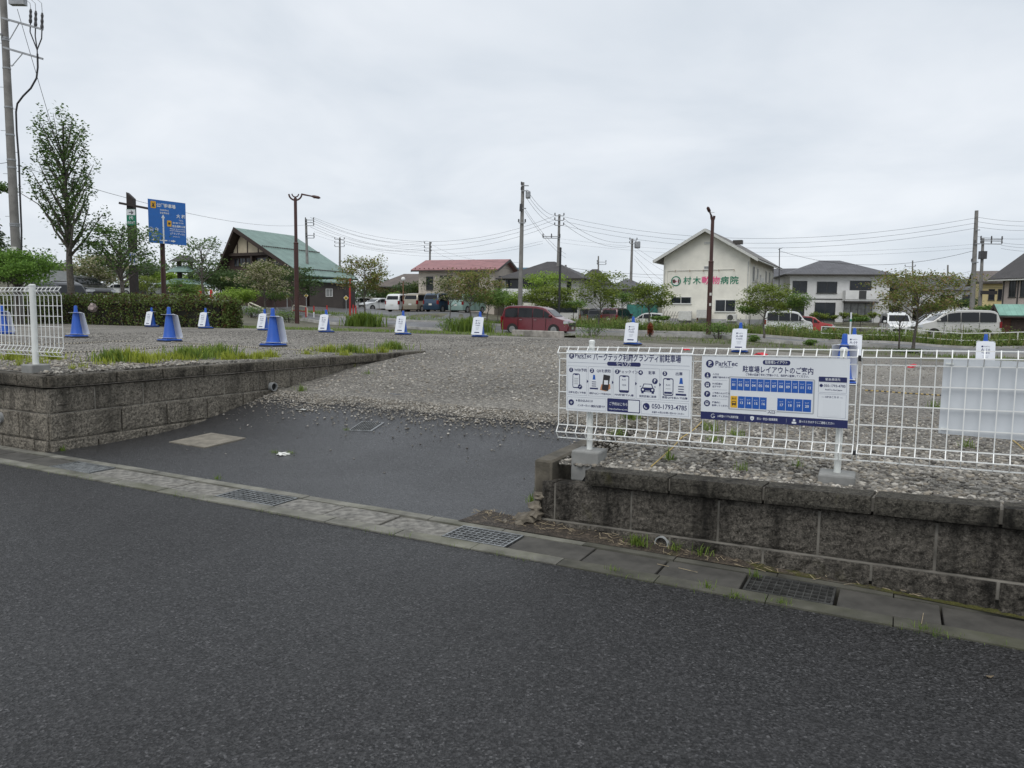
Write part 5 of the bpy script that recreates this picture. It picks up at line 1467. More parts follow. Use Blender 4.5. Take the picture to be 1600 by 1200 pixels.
tag(blades('weeds', w, .45, 1.0, .075, M_weed, 102, .35), 'tall green weeds between the street and the parked cars', 'weeds', kind='stuff')
cl = []
rr = random.Random(9)
for i in range(430):
    px = rr.uniform(895, 1640); Y = SPY(px, rr.uniform(6.6, 10)); p = at(px, 490, Y); z = ter(p.x, p.y); h = rr.uniform(.4, .95)
    cl.append(((p.x, p.y, z + h * .5), (.55, .5, h * .5), 60))
tag(leaf_obj('weed_leaves', cl, .12, M_weed, 103, None, .3), 'leafy weeds and brambles along the far street side', 'weeds', kind='stuff')
w = verge(895, 1640, f_near(6.4, 895, 1640), f_near(10.5, 895, 1640), 2200, .6, 1.2, 104)
tag(blades('dry_grass', w, .5, 1.0, .05, M_weedy, 105, .4), 'dry straw-coloured grass among the weeds', 'grass', kind='stuff')
w = verge(880, 1640, f_near(-9, 880, 1640), f_near(-.4, 880, 1640), 3000, .2, .6, 111)
tag(blades('verge_weeds', w, .2, .5, .05, M_weed, 112, .45), 'sparse weeds on the bank between the lot and the street', 'weeds', kind='stuff')
w = verge(440, 900, f_near(6.3, 440, 900), f_near(12, 440, 900), 6500, .3, .7, 106)
tag(blades('verge_grass', w, .3, .65, .07, M_grass, 107, .4), 'green grass verge on the far side of the street', 'grass', kind='stuff')
def near_strip(rrs):
    u = rrs.uniform(-24, -8.2); v = VBACK + rrs.uniform(.0, 2.6); p = W(u, v); return (p.x, p.y, .80, rrs.uniform(.3, .9))
st_ = MB()
for i in range(34):
    a, b2 = -26 + i * .55, -26 + (i + 1) * .55
    st_.quad(W(a, VBACK + .3, .795), W(b2, VBACK + .3, .795), W(b2, VBACK + 2.8, .80), W(a, VBACK + 2.8, .80)); st_.quad(W(a, VBACK + 2.8, .80), W(b2, VBACK + 2.8, .80), W(b2, VBACK + 4, -.2), W(a, VBACK + 4, -.2))
struct(st_.build('grass_strip', M_ground))
tag(blades('strip_grass', [near_strip(rr) for _ in range(5200)], .05, .14, .022, M_grass, 108, .5), 'thin yellow-green grass strip along the back edge of the lot', 'grass', kind='stuff')
# low shrubs and grass clumps along the street side nearest the lot
def clump(px, Y, wpx, ytop, kind, label, seed, group='shrubs and clumps along the near street side'):
    b = terp(px, Y); h = at(px, ytop, Y).z - b.z; R = wpx * Y / FOC / 2
    if kind == 'grass':
        rr2 = random.Random(seed); pts = []
        for _ in range(900):
            a, q = rr2.uniform(0, 6.28), abs(rr2.gauss(0, .45)) * R
            pts.append((math.cos(a) * q, math.sin(a) * q * .7, -.03, h * rr2.uniform(.7, 1.1)))
        t = thing('grass_clump', label, 'grass clump', b, 0, group)
        blades('leaf_blades', pts, .7, 1.0, .07, M_grass, seed, .32, t)
    else:
        t = thing('shrub', label, 'shrub', b, 0, group)
        rr2 = random.Random(seed)
        mbt = MB()
        cl = []
        for _ in range(14):
            a, q = rr2.uniform(0, 6.28), R * rr2.uniform(0, .75); c = Vector((math.cos(a) * q, math.sin(a) * q * .8, h * rr2.uniform(.3, .85))); cl.append((c, (R * .35, R * .3, h * .2), 55)); mbt.tube([Vector((c.x * .3, c.y * .3, -.05)), c], [.02, .006], 4, cap=False)
        mbt.build('stems', M_barkd, t); leaf_obj('foliage', cl, .10, LF[kind] if kind in LF else M_weed, seed, t, .3)
    return t
clump(568, 52.5, 66, 484, 'grass', 'large arching grass clump at the foot of the airy dogwood', 201)
clump(735, 48.5, 70, 492, 'grass', 'wide grass clump left of the cone before the red minivan', 202)
clump(700, 50, 44, 496, 'green', 'leafy low shrub left of the wide grass clump', 203)
clump(393, 52, 56, 478, 'green', 'bushy green clump right of the hedge end', 204)
clump(452, 50, 66, 486, 'green', 'flowering low shrub at the foot of the left brown lamp', 205)
clump(925, 44.5, 86, 505, 'green', 'wide weedy clump at the foot of the two-tiered dogwood', 206)
clump(1125, 42, 62, 503, 'green', 'dense green shrub at the foot of the right brown lamp', 207)
clump(1016, 43.5, 12, 503, 'redtwig', 'small dead red-brown shrub under the clinic corner dogwood', 208)
clump(1180, 40.5, 26, 524, 'green', 'small weed clump below the right clinic dogwood', 209)
clump(1425, 36, 78, 545, 'dark', 'dark low shrub around the rusty-topped dogwood trunk', 210)
clump(1270, 40, 26, 531, 'green', 'tiny clump on the near street side right of the kei wagon', 211)
# ================================================================== BUILDINGS
M_glass = mat('window_glass', (.02, .024, .03), .08, var=.25, scale=1.5, spec=.4)
M_glassl = mat('window_glass_curtain', (.22, .225, .22), .15, var=.3, scale=2.5, spec=.6)
M_alu = mat('window_frame_white', (.62, .62, .60), .4, var=.05)
M_aluk = mat('window_frame_dark', (.05, .05, .05), .4, var=.05)
M_gutter = mat('eaves_white', (.55, .55, .52), .5, var=.08)
M_eavk = mat('eaves_dark', (.06, .055, .05), .6, var=.15)
def mat_roof(name, col, period=.30, seam=False, dirt=.3, axis='X'):
    if name in MATS: return MATS[name]
    m, nt, b = nodes_of(name)
    co = coords(nt)
    f = noise(nt, co, 1.2, 5, .65); f2 = noise(nt, co, 9, 3)
    c = mixc(nt, ramp(nt, f, [(.3, 0.0), (.72, 1.0)]), tuple(x * .72 for x in col), tuple(min(1, x * 1.2) for x in col))
    c = mixc(nt, mth(nt, 'MULTIPLY', f2, .35), c, tuple(x * .5 for x in col))
    sx = nt.nodes.new('ShaderNodeSeparateXYZ'); lk(nt, co, sx.inputs[0])
    fr = mth(nt, 'FRACT', mth(nt, 'MULTIPLY', sx.outputs[axis], 1 / period))
    ln = ramp(nt, fr, [(0.0, 1.0), (.10, 0.0)])
    c = mixc(nt, mth(nt, 'MULTIPLY', ln, .45), c, tuple(x * .4 for x in col))
    lk(nt, c, b.inputs['Base Color']); b.inputs['Roughness'].default_value = .5 if seam else .65
    bumpto(nt, b, mth(nt, 'SUBTRACT', 0.0, ln), .5, .03)
    MATS[name] = m
    return m
def wall_mat(name, col, **kw): return mat('wall_' + name, col, .85, var=.06, scale=1.2, dirt=.22, dirtcol=tuple(x * .62 for x in col), bump=.2, bscale=40, bdist=.004, **kw)
def window(t, x0, z0, w, h, y, frame=None, glass=None, mull=1, out=.05, sill=True, side=None):
    """a sash window on the face y = const (facing -y) of a house in local coordinates; side='+x' puts it on the right flank"""
    fm, gm = frame or M_alu, glass or M_glass
    T = (lambda a, b2, c: (a, b2, c)) if side is None else (lambda a, b2, c: (-b2, a, c))
    def bx(mb, xa, xb, ya, yb, za, zb):
        vs = [T(x, yy, z) for z in (za, zb) for yy in (ya, yb) for x in (xa, xb)]
        mb.add(vs, [(0, 2, 3, 1), (4, 5, 7, 6), (0, 1, 5, 4), (2, 6, 7, 3), (0, 4, 6, 2), (1, 3, 7, 5)])
    f = MB(); b2 = .05
    bx(f, x0, x0 + w, y - out, y + .05, z0, z0 + b2); bx(f, x0, x0 + w, y - out, y + .05, z0 + h - b2, z0 + h)
    bx(f, x0, x0 + b2, y - out, y + .05, z0 + b2, z0 + h - b2); bx(f, x0 + w - b2, x0 + w, y - out, y + .05, z0 + b2, z0 + h - b2)
    for i in range(1, mull + 1):
        xm = x0 + w * i / (mull + 1); bx(f, xm - .025, xm + .025, y - out + .01, y + .04, z0 + b2, z0 + h - b2)
    fo = f.build('window', fm, t)
    g = MB(); g.add([T(x0 + b2, y - out * .35, z0 + b2), T(x0 + w - b2, y - out * .35, z0 + b2), T(x0 + w - b2, y - out * .35, z0 + h - b2), T(x0 + b2, y - out * .35, z0 + h - b2)], [(0, 1, 2, 3)])
    go = g.build('pane', gm, fo)
    if sill:
        s = MB(); bx(s, x0 - .04, x0 + w + .04, y - out - .04, y - .005, z0 - .05, z0 - .004); s.build('sill', fm, fo)
    return fo
def house(name, label, px, Y, yaw_deg, w, d, hw, hr, roof='hip', ov=.5, wallm=None, roofm=None, wins=(), ridge=0.0, eave=None, cat='house', ridge_dir='x', sidewins=(), zadd=0.0):
    """local origin: middle of the front wall at ground; x along the front, y into the house"""
    t = thing(name, label, cat, terp(px, Y) + Vector((0, 0, zadd)), math.radians(yaw_deg))
    mb = MB()
    if roof == 'gable' and ridge_dir == 'y':        # the gable faces the front
        pr = [(-w / 2, -1.0), (w / 2, -1.0), (w / 2, hw), (ridge, hr), (-w / 2, hw)]
        mb.add([(x, 0, z) for x, z in pr] + [(x, d, z) for x, z in pr], [(0, 1, 2, 3, 4), (9, 8, 7, 6, 5), (0, 5, 6, 1), (1, 6, 7, 2), (4, 9, 5, 0)])
    elif roof == 'gable':
        pr = [(0, -1.0), (d, -1.0), (d, hw), (d / 2, hr), (0, hw)]
        mb.add([(-w / 2, y, z) for y, z in pr] + [(w / 2, y, z) for y, z in pr], [(4, 3, 2, 1, 0), (5, 6, 7, 8, 9), (0, 1, 6, 5), (1, 2, 7, 6), (0, 5, 9, 4)])
    else: mb.box(-w / 2, w / 2, 0, d, -1.0, hw)
    mb.build('wall', wallm, t)
    r = MB(); th = .14
    def plate(pts):
        P = [Vector(p) for p in pts]; n = (P[1] - P[0]).cross(P[2] - P[1]).normalized()
        if n.z < 0: n = -n; P.reverse()
        r.slab([p + n * th for p in P], n, th)
    if roof == 'gable' and ridge_dir == 'y':
        for s in (-1, 1):
            run = w / 2 - s * ridge; k = (hr - hw) / run
            ex, ez = s * (w / 2 + ov), hw - k * ov
            plate([(ridge, -ov, hr), (ridge, d + ov, hr), (ex, d + ov, ez), (ex, -ov, ez)])
    elif roof == 'gable':
        k = (hr - hw) / (d / 2)
        for y0, s in ((0, -1), (d, 1)): plate([(-w / 2 - ov, d / 2, hr), (w / 2 + ov, d / 2, hr), (w / 2 + ov, y0 + s * ov, hw - k * ov), (-w / 2 - ov, y0 + s * ov, hw - k * ov)])
    elif roof == 'hip':
        rl = ridge if ridge else max(.3, w - d)
        ez = hw - .05
        A = [(-w / 2 - ov, -ov, ez), (w / 2 + ov, -ov, ez), (w / 2 + ov, d + ov, ez), (-w / 2 - ov, d + ov, ez)]
        r1, r2 = (-rl / 2, d / 2, hr), (rl / 2, d / 2, hr)
        r.add(A + [r1, r2], [(0, 1, 5, 4), (1, 2, 5), (2, 3, 4, 5), (3, 0, 4), (3, 2, 1, 0)])
    ro = r.build('roof', roofm, t)
    e = MB(); em = eave or M_eavk
    if roof == 'hip':
        ez = hw - .05
        for a, b2 in (((-w / 2 - ov, -ov), (w / 2 + ov, -ov)), ((w / 2 + ov, -ov), (w / 2 + ov, d + ov)), ((-w / 2 - ov, d + ov), (-w / 2 - ov, -ov))): e.tube([(a[0], a[1], ez - .02), (b2[0], b2[1], ez - .02)], .085, 5)
    elif ridge_dir == 'y':
        for s in (-1, 1):
            run = w / 2 - s * ridge; k = (hr - hw) / run
            e.slab([(ridge, -ov - .03, hr + .14), (s * (w / 2 + ov), -ov - .03, hw - k * ov + .14), (s * (w / 2 + ov), -ov - .03, hw - k * ov - .12), (ridge, -ov - .03, hr - .12)], (0, -1, 0), .05)
            e.tube([(s * (w / 2 + ov), -ov, hw - k * ov), (s * (w / 2 + ov), d + ov, hw - k * ov)], .07, 5)
    else:
        k = (hr - hw) / (d / 2)
        e.tube([(-w / 2 - ov, -ov - .02, hw - k * ov), (w / 2 + ov, -ov - .02, hw - k * ov)], .07, 5)
        for s in (-1, 1):
            for y0, q in ((0, -1), (d, 1)): e.slab([(s * (w / 2 + ov + .03), d / 2, hr + .14), (s * (w / 2 + ov + .03), y0 + q * ov, hw - k * ov + .14), (s * (w / 2 + ov + .03), y0 + q * ov, hw - k * ov - .1), (s * (w / 2 + ov + .03), d / 2, hr - .1)], (s, 0, 0), .05)
    e.build('eaves', em, t)
    for a in wins:
        kw = a[4] if len(a) > 4 else {}
        window(t, a[0], a[1], a[2], a[3], 0, **kw)
    for a in sidewins:                               # on the right flank: (y along, z, w, h)
        kw = a[4] if len(a) > 4 else {}
        window(t, a[0], a[1], a[2], a[3], -w / 2, side='+x', **kw)
    return t
GY = math.degrees(GRID_YAW)
R_grey = mat_roof('roof_grey_slate', (.115, .115, .125)); R_brown = mat_roof('roof_brown', (.14, .115, .10)); R_red = mat_roof('roof_red_metal', (.34, .15, .15), .45, True)
R_green = mat_roof('roof_green_metal', (.19, .285, .25), .42, True, axis='Y'); R_blue = mat_roof('roof_blue', (.07, .16, .22)); R_dark = mat_roof('roof_dark', (.06, .055, .055))
W_cream = wall_mat('cream', (.80, .775, .69)); W_white = wall_mat('white', (.70, .70, .69)); W_grey = wall_mat('grey', (.40, .40, .40)); W_tan = wall_mat('tan', (.42, .30, .17)); W_pink = wall_mat('pinkish', (.52, .44, .40)); W_yel = wall_mat('yellow', (.60, .50, .26)); W_beige = wall_mat('beige', (.55, .49, .42))
M_wood = mat('dark_stained_wood', (.040, .026, .020), .75, var=.3, scale=9, bump=.3, bscale=30)
M_woodw = mat('weathered_boards', (.055, .045, .038), .8, var=.4, scale=6)
# ---- the animal clinic
cw, cd, chw, chr_ = 7.5, 13.5, 5.75, 7.95
cr = at(1168, 504, 64.0); cl_ = Vector((cr.x - UX * cw, cr.y - UY * cw, 0)); cmx = (cr + cl_) / 2
clinic = house('animal_clinic', 'cream two-storey animal clinic with green and pink lettering and a dog badge on its gable', 1100, 65.7, GY, cw, cd, chw, chr_, 'gable', .75, W_cream, mat_roof('roof_clinic', (.16, .15, .14)), ridge_dir='y', eave=M_gutter, cat='clinic',
               wins=((-3.0, 1.62, 1.85, .62), (.95, .95, 1.75, 1.05), (-.15, 4.62, .72, .30, dict(glass=M_glassl, mull=0))),
               sidewins=((1.4, 3.6, .8, 1.35), (3.6, 4.0, .55, .9), (5.2, 3.8, .5, .6), (8.2, 3.8, .7, 1.1), (10.4, 3.9, .7, 1.0)))
clinic.location = Vector((cmx.x, cmx.y, cr.z - .05))
B = Board()
M_sgreen = mat('sign_green', (.01, .19, .105), .5, var=.04); M_spink = mat('sign_pink', (.80, .10, .27), .5, var=.04); M_sbrown = mat('sign_brown', (.09, .035, .03), .5, var=.04); M_swhite = mat('sign_white', (.75, .74, .70), .5, var=.03)
CSP = {'green': M_sgreen, 'pink': M_spink, 'brown': M_sbrown, 'white': M_swhite}
zs = 3.62
sx0 = -3.75
fx = lambda px: (px - 1034) / (1168 - 1034) * cw - cw / 2
B.sec = 'round_badge'
cx0 = fx(1054.8); r0 = .45
B.disc('green', cx0, zs, r0, -.02, 28); B.disc('white', cx0, zs, r0 * .78, -.03, 28)
B.pts('brown', [(cx0 - r0 * .74, zs + .12), (cx0 - r0 * .35, zs + r0 * .42), (cx0 - r0 * .02, zs + r0 * .12), (cx0 + r0 * .02, zs - r0 * .18), (cx0 - r0 * .3, zs - r0 * .45), (cx0 - r0 * .68, zs - r0 * .28)], -.035)
B.pts('brown', [(cx0 + r0 * .5, zs + r0 * .55), (cx0 + r0 * .72, zs + r0 * .2), (cx0 + r0 * .70, zs - r0 * .25), (cx0 + r0 * .45, zs - r0 * .58), (cx0 + r0 * .38, zs)], -.035)
B.disc('pink', cx0 + r0 * .14, zs - r0 * .02, r0 * .12, -.04, 10)
for ch, px, key in (('村', 1073, 'green'), ('木', 1088, 'green'), ('動', 1102, 'pink'), ('物', 1117.5, 'pink'), ('病', 1131, 'green'), ('院', 1145.5, 'green')):
    B.sec = 'wall_letter%d' % px; B.text(key, ch, fx(px), zs, .72, -.025, .014, width=.70)
B.build(clinic, CSP)
# lamps on a conduit, downpipes, base, snow stop
mb = MB()
mb.tube([(fx(1041), -.05, 1.0), (fx(1041), -.05, zs + .92), (fx(1145), -.05, zs + .98)], .022, 5)
mb.build('conduit', M_gutter, clinic)
for px in (1054, 1077, 1098, 1122, 1145):
    x = fx(px); mb = MB(); mb.tube([(x, -.05, zs + .94), (x + .05, -.45, zs + .95), (x + .08, -.5, zs + .78)], .03, 5); mb.build('sign_lamp', mat('lamp_brass', (.35, .27, .2), .4, metal=.5), clinic)
for x in (fx(1036), cw / 2 - .12):
    mb = MB(); mb.tube([(x, -.07, -.3), (x, -.07, chw - .5)], .045, 6); mb.build('downpipe', M_gutter, clinic)
mb = MB(); mb.box(-cw / 2 - .015, cw / 2 + .015, -.015, cd, -1, .32); mb.build('plinth', W_grey, clinic)
mb = MB(); mb.box(-.2, .35, -.05, 0, chr_ - 1.15, chr_ - .95); mb.build('gable_vent', M_gutter, clinic)
mb = MB(); mb.box(cw / 2 - .01, cw / 2 + .55, 2.6, 4.4, 3.25, 3.5); mb.box(cw / 2 + .45, cw / 2 + .5, 2.6, 4.4, 3.5, 4.0); mb.build('side_balcony', M_gutter, clinic)
mb = MB(); mb.box(1.7, 2.5, .2, .8, 7.0, 7.35, Matrix.Translation((0, 2.5, 0))); mb.build('roof_vent', M_eavk, clinic)
def local_thing(parent, x, y, z): return parent.matrix_basis @ Vector((x, y, z))
M_ac = mat('appliance_white', (.60, .60, .57), .5, var=.08, dirt=.2, dirtcol=(.3, .28, .25))
def ac_unit(x, label, w_=.85, h_=.62, fan=True):
    t = thing('air_conditioner_unit', label, 'air conditioner', local_thing(clinic, x, -.55, .05), GRID_YAW, 'outdoor units along the clinic wall')
    mb = MB(); mb.box(-w_ / 2, w_ / 2, -.16, .16, .08, h_ + .08); o = mb.build('casing', M_ac, t); o.modifiers.new('b', 'BEVEL').width = .02
    if fan:
        mb = MB(); mb.poly([(-.1 + .25 * math.cos(a * .3927), -.168, .40 + .25 * math.sin(a * .3927)) for a in range(16)]); mb.build('fan_grille', mat('fan_dark', (.06, .06, .06), .6, var=.2), t)
    mb = MB(); mb.box(-w_ / 2 + .05, w_ / 2 - .05, -.12, .12, 0, .079); mb.build('feet', M_eavk, t)
ac_unit(fx(1146), 'white air conditioner with a round fan at the right end of the clinic wall'); ac_unit(fx(1074), 'weathered grey box unit at the left part of the clinic wall', 1.15, .85, False)
t = thing('metal_locker', 'pale metal locker on legs against the clinic wall behind the brown lamp', 'locker', local_thing(clinic, fx(1103), -.5, .05), GRID_YAW)
mb = MB(); mb.box(-.6, .6, -.2, .2, .35, 1.05); mb.build('box', M_ac, t)
for x in (-.55, .55):
    mb = MB(); mb.box(x - .03, x + .03, -.18, .18, 0, .349); mb.build('leg', mat('rusty_steel', (.16, .08, .05), .8, var=.3), t)
t = thing('bamboo_frame', 'thin dry stake frame leaning at the left foot of the clinic wall', 'garden frame', local_thing(clinic, fx(1053), -.4, .05), GRID_YAW)
for i in range(9):
    mb = MB(); x = -1 + .24 * i; mb.tube([(x, 0, 0), (x + .25, .25, .95 - .02 * i)], .018, 4); mb.build('stake', M_woodw, t)
mb = MB(); mb.tube([(-1, -.03, .5), (1.1, -.03, .5)], .015, 4); mb.build('cross_stake', M_woodw, t)
# ---- houses
dk = dict(frame=M_aluk)
hA = house('house', 'white two-storey house with a dark hip roof and a balcony, right of the clinic', 1309, 72, -9, 9.1, 8, 4.55, 6.15, 'hip', .55, W_white, R_grey, ridge=1.9, wins=((-4.3, 2.75, 1.35, 1.15, dk), (-2.05, 2.75, 1.85, 1.1, dk), (.95, 3.0, 1.95, .95, dict(frame=M_aluk, sill=False)), (-4.3, .6, 1.2, 1.3, dk), (-2.15, .1, 1.9, 1.75, dk), (.5, .1, 2.6, 1.75, dict(frame=M_aluk, glass=M_glassl, mull=3))))
mb = MB(); mb.box(.35, 3.4, -1.0, -.94, 2.15, 3.0); mb.box(.35, .41, -.94, -.01, 2.15, 3.0); mb.box(3.34, 3.4, -.94, -.01, 2.15, 3.0); mb.box(.35, 3.4, -.94, -.01, 2.0, 2.149); mb.build('balcony', W_white, hA)
mb = MB(); mb.box(1.55, 2.2, -1.03, -1.001, 2.2, 2.98); mb.build('balcony_grille', M_aluk, hA)
mb = MB(); mb.box(-4.57, 4.57, -.03, -.002, 2.12, 2.22); mb.build('band', M_aluk, hA)
mb = MB(); mb.box(.4, 3.35, -1.05, -.001, 1.86, 1.96); mb.build('porch_roof', M_eavk, hA)
house('house', 'narrow grey wing with a low roof at the right side of the white house', 1402, 76, -9, 2.6, 6, 4.0, 5.0, 'hip', .4, W_grey, R_grey, ridge=.5, wins=((-.9, 2.4, .8, 1.2, dk), (-.8, .5, 1.0, 1.2, dk)))
house('house', 'house with a grey gable roof peeping out behind the right flank of the clinic', 1213, 92, GY, 4.2, 7, 4.6, 6.7, 'gable', .5, W_grey, R_grey, ridge_dir='x', wins=((-.9, 2.8, 1.4, 1.1, dk),))
house('house', 'low dark-roofed house between the clinic and the white house', 1240, 95, -5, 4, 6, 3.2, 4.6, 'hip', .4, W_beige, R_dark, wins=((-1.2, 1.3, 1.6, 1.0, dk),))
hG = house('house', 'white-walled house with a slate roof behind the rusty dogwood at the right', 1462, 92, -14, 10.5, 7, 4.3, 6.2, 'hip', .5, W_white, R_grey, ridge=5, wins=((-3.6, 2.4, 1.5, 1.2, dk), (.4, 2.6, 1.5, 1.1, dk), (2.8, 2.4, 1.5, 1.3, dk), (-3.2, .4, 1.8, 1.4, dk)))
mb = MB(); mb.box(-5.5, -.5, -2.2, -.01, 1.9, 2.05); mb.build('porch_roof', R_grey, hG)
for x in (-5.3, -3.2, -.7):
    mb = MB(); mb.box(x - .06, x + .06, -2.1, -1.98, -.5, 1.899); mb.build('porch_post', M_gutter, hG)
house('house', 'house with a grey roof farther off right of the utility poles', 1528, 100, -14, 6, 6, 4.6, 6.3, 'hip', .4, W_grey, R_grey, ridge=2, wins=((-1.5, 2.6, 2.2, 1.2, dk),))
hY = house('house', 'yellow-walled house with a brown roof beside the pink house', 1562, 76, -25, 3.6, 7, 4.35, 5.5, 'gable', .5, W_yel, R_brown, ridge_dir='x', wins=((-1.1, 2.5, .55, 1.1, dict(frame=M_aluk, mull=0)), (-.3, 2.5, .55, 1.1, dict(frame=M_aluk, mull=0))))
hP = house('house', 'pink-beige house with dark timber strips cut by the right frame edge', 1689, 56.6, -65, 12, 8, 4.35, 6.4, 'gable', .75, W_pink, R_dark, ridge_dir='x', eave=M_gutter, wins=((-5.45, 2.6, .55, 1.35, dk), (-4.55, 2.6, .55, 1.35, dk), (-2.9, 2.6, 1.5, 1.2, dk)))
for x in (-5.9, -4.75, -3.85, -3.1, -1.0, 1.5):
    mb = MB(); mb.box(x - .05, x + .05, -.03, -.001, 1.2, 4.3); mb.build('timber_strip', M_aluk, hP)
# red-brown shed
t = house('garden_shed', 'red-brown wooden shed with a pale green roof at the right frame edge', 1597, 45.5, -20, 1.95, 2.2, 1.65, 2.2, 'gable', .28, mat('red_brown_boards', (.10, .035, .022), .75, var=.3, scale=8), mat_roof('roof_pale_green', (.22, .42, .34), .3, True), cat='shed', eave=M_wood)
mb = MB(); mb.box(-.55, .25, -.03, -.001, .02, 1.45); mb.build('door', M_wood, t)
# middle houses
hB = house('house', 'tan-walled house under a wide brown hip roof behind the white globe lamp', 628, 92, -12, 6.6, 7, 3.0, 4.75, 'hip', .6, W_tan, R_brown, ridge=2.0, wins=((-.4, .9, 1.4, 1.2, dict(frame=M_aluk, glass=M_glassl)),))
hR = house('house', 'house with a pinkish-red metal roof and a cream gable, left of the tall grey pole', 712, 78, GY + 8, 8.6, 6, 4.25, 5.3, 'gable', .6, W_beige, R_red, ridge_dir='x', wins=((-3.4, 2.1, .8, 1.4, dk), (-1.8, 2.3, 1.4, 1.3, dk), (1.2, 2.3, 1.4, 1.3, dk)), sidewins=((1.2, 2.2, .9, 1.4, dk), (3.6, 2.2, 1.0, 1.3, dk)))
mb = MB()
for i in range(18): mb.box(-4.6 + i * .53, -4.5 + i * .53, -.34, -.26, 4.22, 4.36)
mb.build('snow_stops', M_wood, hR)
house('house', 'small house with a blue-green roof behind the red-roofed one', 797, 108, -10, 3.6, 5, 5.0, 6.7, 'gable', .4, W_grey, R_blue, ridge_dir='x', wins=((-.8, 3.2, 1.2, 1.0, dk),))
hD = house('house', 'dark grey hip-roofed house with a shaded veranda and white balcony, behind the red minivan', 845, 74, -18, 7.6, 7, 4.35, 6.2, 'hip', .7, wall_mat('offwhite', (.58, .57, .55)), R_dark, ridge=.8, wins=((2.6, 2.7, .45, 1.3, dict(frame=M_aluk, mull=0)),))
mb = MB(); mb.box(-3.8, .6, -1.3, -1.22, 2.3, 3.25); mb.box(-3.8, .6, -1.22, -.01, 2.2, 2.299); mb.build('balcony', W_white, hD)
mb = MB(); mb.box(-3.7, .6, -.05, -.003, 3.2, 4.3); mb.build('veranda_painted_shade', M_glass, hD)  # dark sheet on the wall stands in for the veranda's shade
for x in (-3.75, -1.6, .55):
    mb = MB(); mb.box(x - .06, x + .06, -1.29, -1.21, 3.251, 4.3); mb.build('balcony_post', M_aluk, hD)
mb = MB(); mb.box(-3.7, 3.7, -.04, -.003, 1.0, 1.9); mb.build('lower_window', M_glass, hD)
house('house', 'dark-roofed house partly hidden behind the two-tiered dogwood', 926, 98, -10, 4.2, 6, 4.6, 6.6, 'hip', .5, W_grey, R_dark, ridge=.8, wins=((-1.2, 2.8, 1.6, 1.2, dk),))
hS = house('house', 'grey hip-roofed house with pale gable cladding left of the clinic', 981, 84, -6, 4.5, 6, 3.85, 5.1, 'hip', .55, W_grey, R_grey, ridge=.5, wins=((-1.9, 1.6, 1.2, 1.2, dk), (.4, .6, 1.4, 1.4, dk)))
mb = MB(); mb.add([(-1.6, -.05, 1.2), (1.2, -.05, 1.2), (.4, -.05, 3.2), (-1.6, -.05, 3.2)], [(0, 1, 2, 3)]); mb.build('pale_cladding', W_white, hS)
# ---- the hall with the great green roof
ap = at(377, 357, 85.0)
hz = ter(ap.x, ap.y)
hall = thing('timber_hall', 'dark timbered hall with a huge sweeping green metal roof and cream gable panels', 'hall', (ap.x, ap.y, hz), GRID_YAW)
ZR = ap.z - hz
LFT, RGT, LEN = -3.3, 10.0, 8.2
zl_, zr_ = 3.3, ZR - 5.35
r = MB()
for s, ex, ez in ((-1, LFT - .2, zl_), (1, RGT, zr_)):
    P = [Vector((0, -1.1, ZR)), Vector((0, LEN, ZR)), Vector((ex, LEN, ez)), Vector((ex, -1.1, ez))]
    n = (P[1] - P[0]).cross(P[2] - P[1]).normalized()
    if n.z < 0: n = -n; P.reverse()
    r.slab(P, n, .12)
    so = MB(); so.slab([q - n * .125 for q in P], n, .08); so.build('soffit', M_wood, hall)
ro = r.build('roof', R_green, hall)
mb = MB()
for f in (.42, .88):
    a = Vector((RGT * f, -1.0, ZR + (zr_ - ZR) * f + .07)); 
    for i in range(34): y = -1.0 + (LEN + 1) * i / 34; mb.box(a.x - .05, a.x + .05, y, y + .13, a.z - .02, a.z + .09)
mb.build('snow_guards', M_wood, ro)
e = MB()
for ex, ez in ((LFT - .2, zl_), (RGT, zr_)):
    for y in (-1.14, ): e.slab([(0, y, ZR + .05), (ex, y, ez + .05), (ex, y, ez - .40), (0, y, ZR - .45)], (0, -1, 0), .07)
e.build('barge_board', M_wood, hall)
w_ = MB(); w_.poly([(LFT + .35, 0, -1), (RGT - .5, 0, -1), (RGT - .5, 0, zr_ - .0), (0, 0, ZR - .3), (LFT + .35, 0, zl_ + .4)]); w_.poly([(RGT - .5, 0, -1), (RGT - .5, LEN - .4, -1), (RGT - .5, LEN - .4, zr_), (RGT - .5, 0, zr_)]); w_.poly([(RGT - .5, LEN - .4, -1), (LFT + .35, LEN - .4, -1), (LFT + .35, LEN - .4, zl_ + .4), (0, LEN - .4, ZR - .3), (RGT - .5, LEN - .4, zr_)])
w_.build('wall', mat('dark_red_boards', (.055, .032, .027), .75, var=.25, scale=7), hall)
M_cpanel = wall_mat('gable_cream', (.60, .52, .38))
zg = ZR - 2.75                                       # cream panels above this beam
kl, kr = (ZR - .75 - zl_) / (-LFT + .2), (ZR - zr_) / RGT
xs = [-1.35, -.62, .95, 2.6, 4.2, 5.0]
top = lambda x: ZR - .75 - (kr * x if x > 0 else kl * -x)
for a, b2 in zip(xs, xs[1:]):
    a += .09; b2 -= .09
    pts = [(a, -.04, zg), (b2, -.04, zg)] + ([(b2, -.04, max(zg + .02, top(b2)))]) + ([(0, -.04, top(0))] if a < 0 < b2 else []) + [(a, -.04, max(zg + .02, top(a)))]
    mb = MB(); mb.poly(pts); mb.build('gable_panel', M_cpanel, hall)
mb = MB(); mb.box(LFT + .4, 4.7, -.5, -.001, zg - .35, zg - .02); mb.build('beam', M_wood, hall)
for x in (1.9, 4.4):
    mb = MB(); mb.box(x - .12, x + .12, -.45, -.02, 1.0, zg - .36); mb.build('timber_post', M_wood, hall)
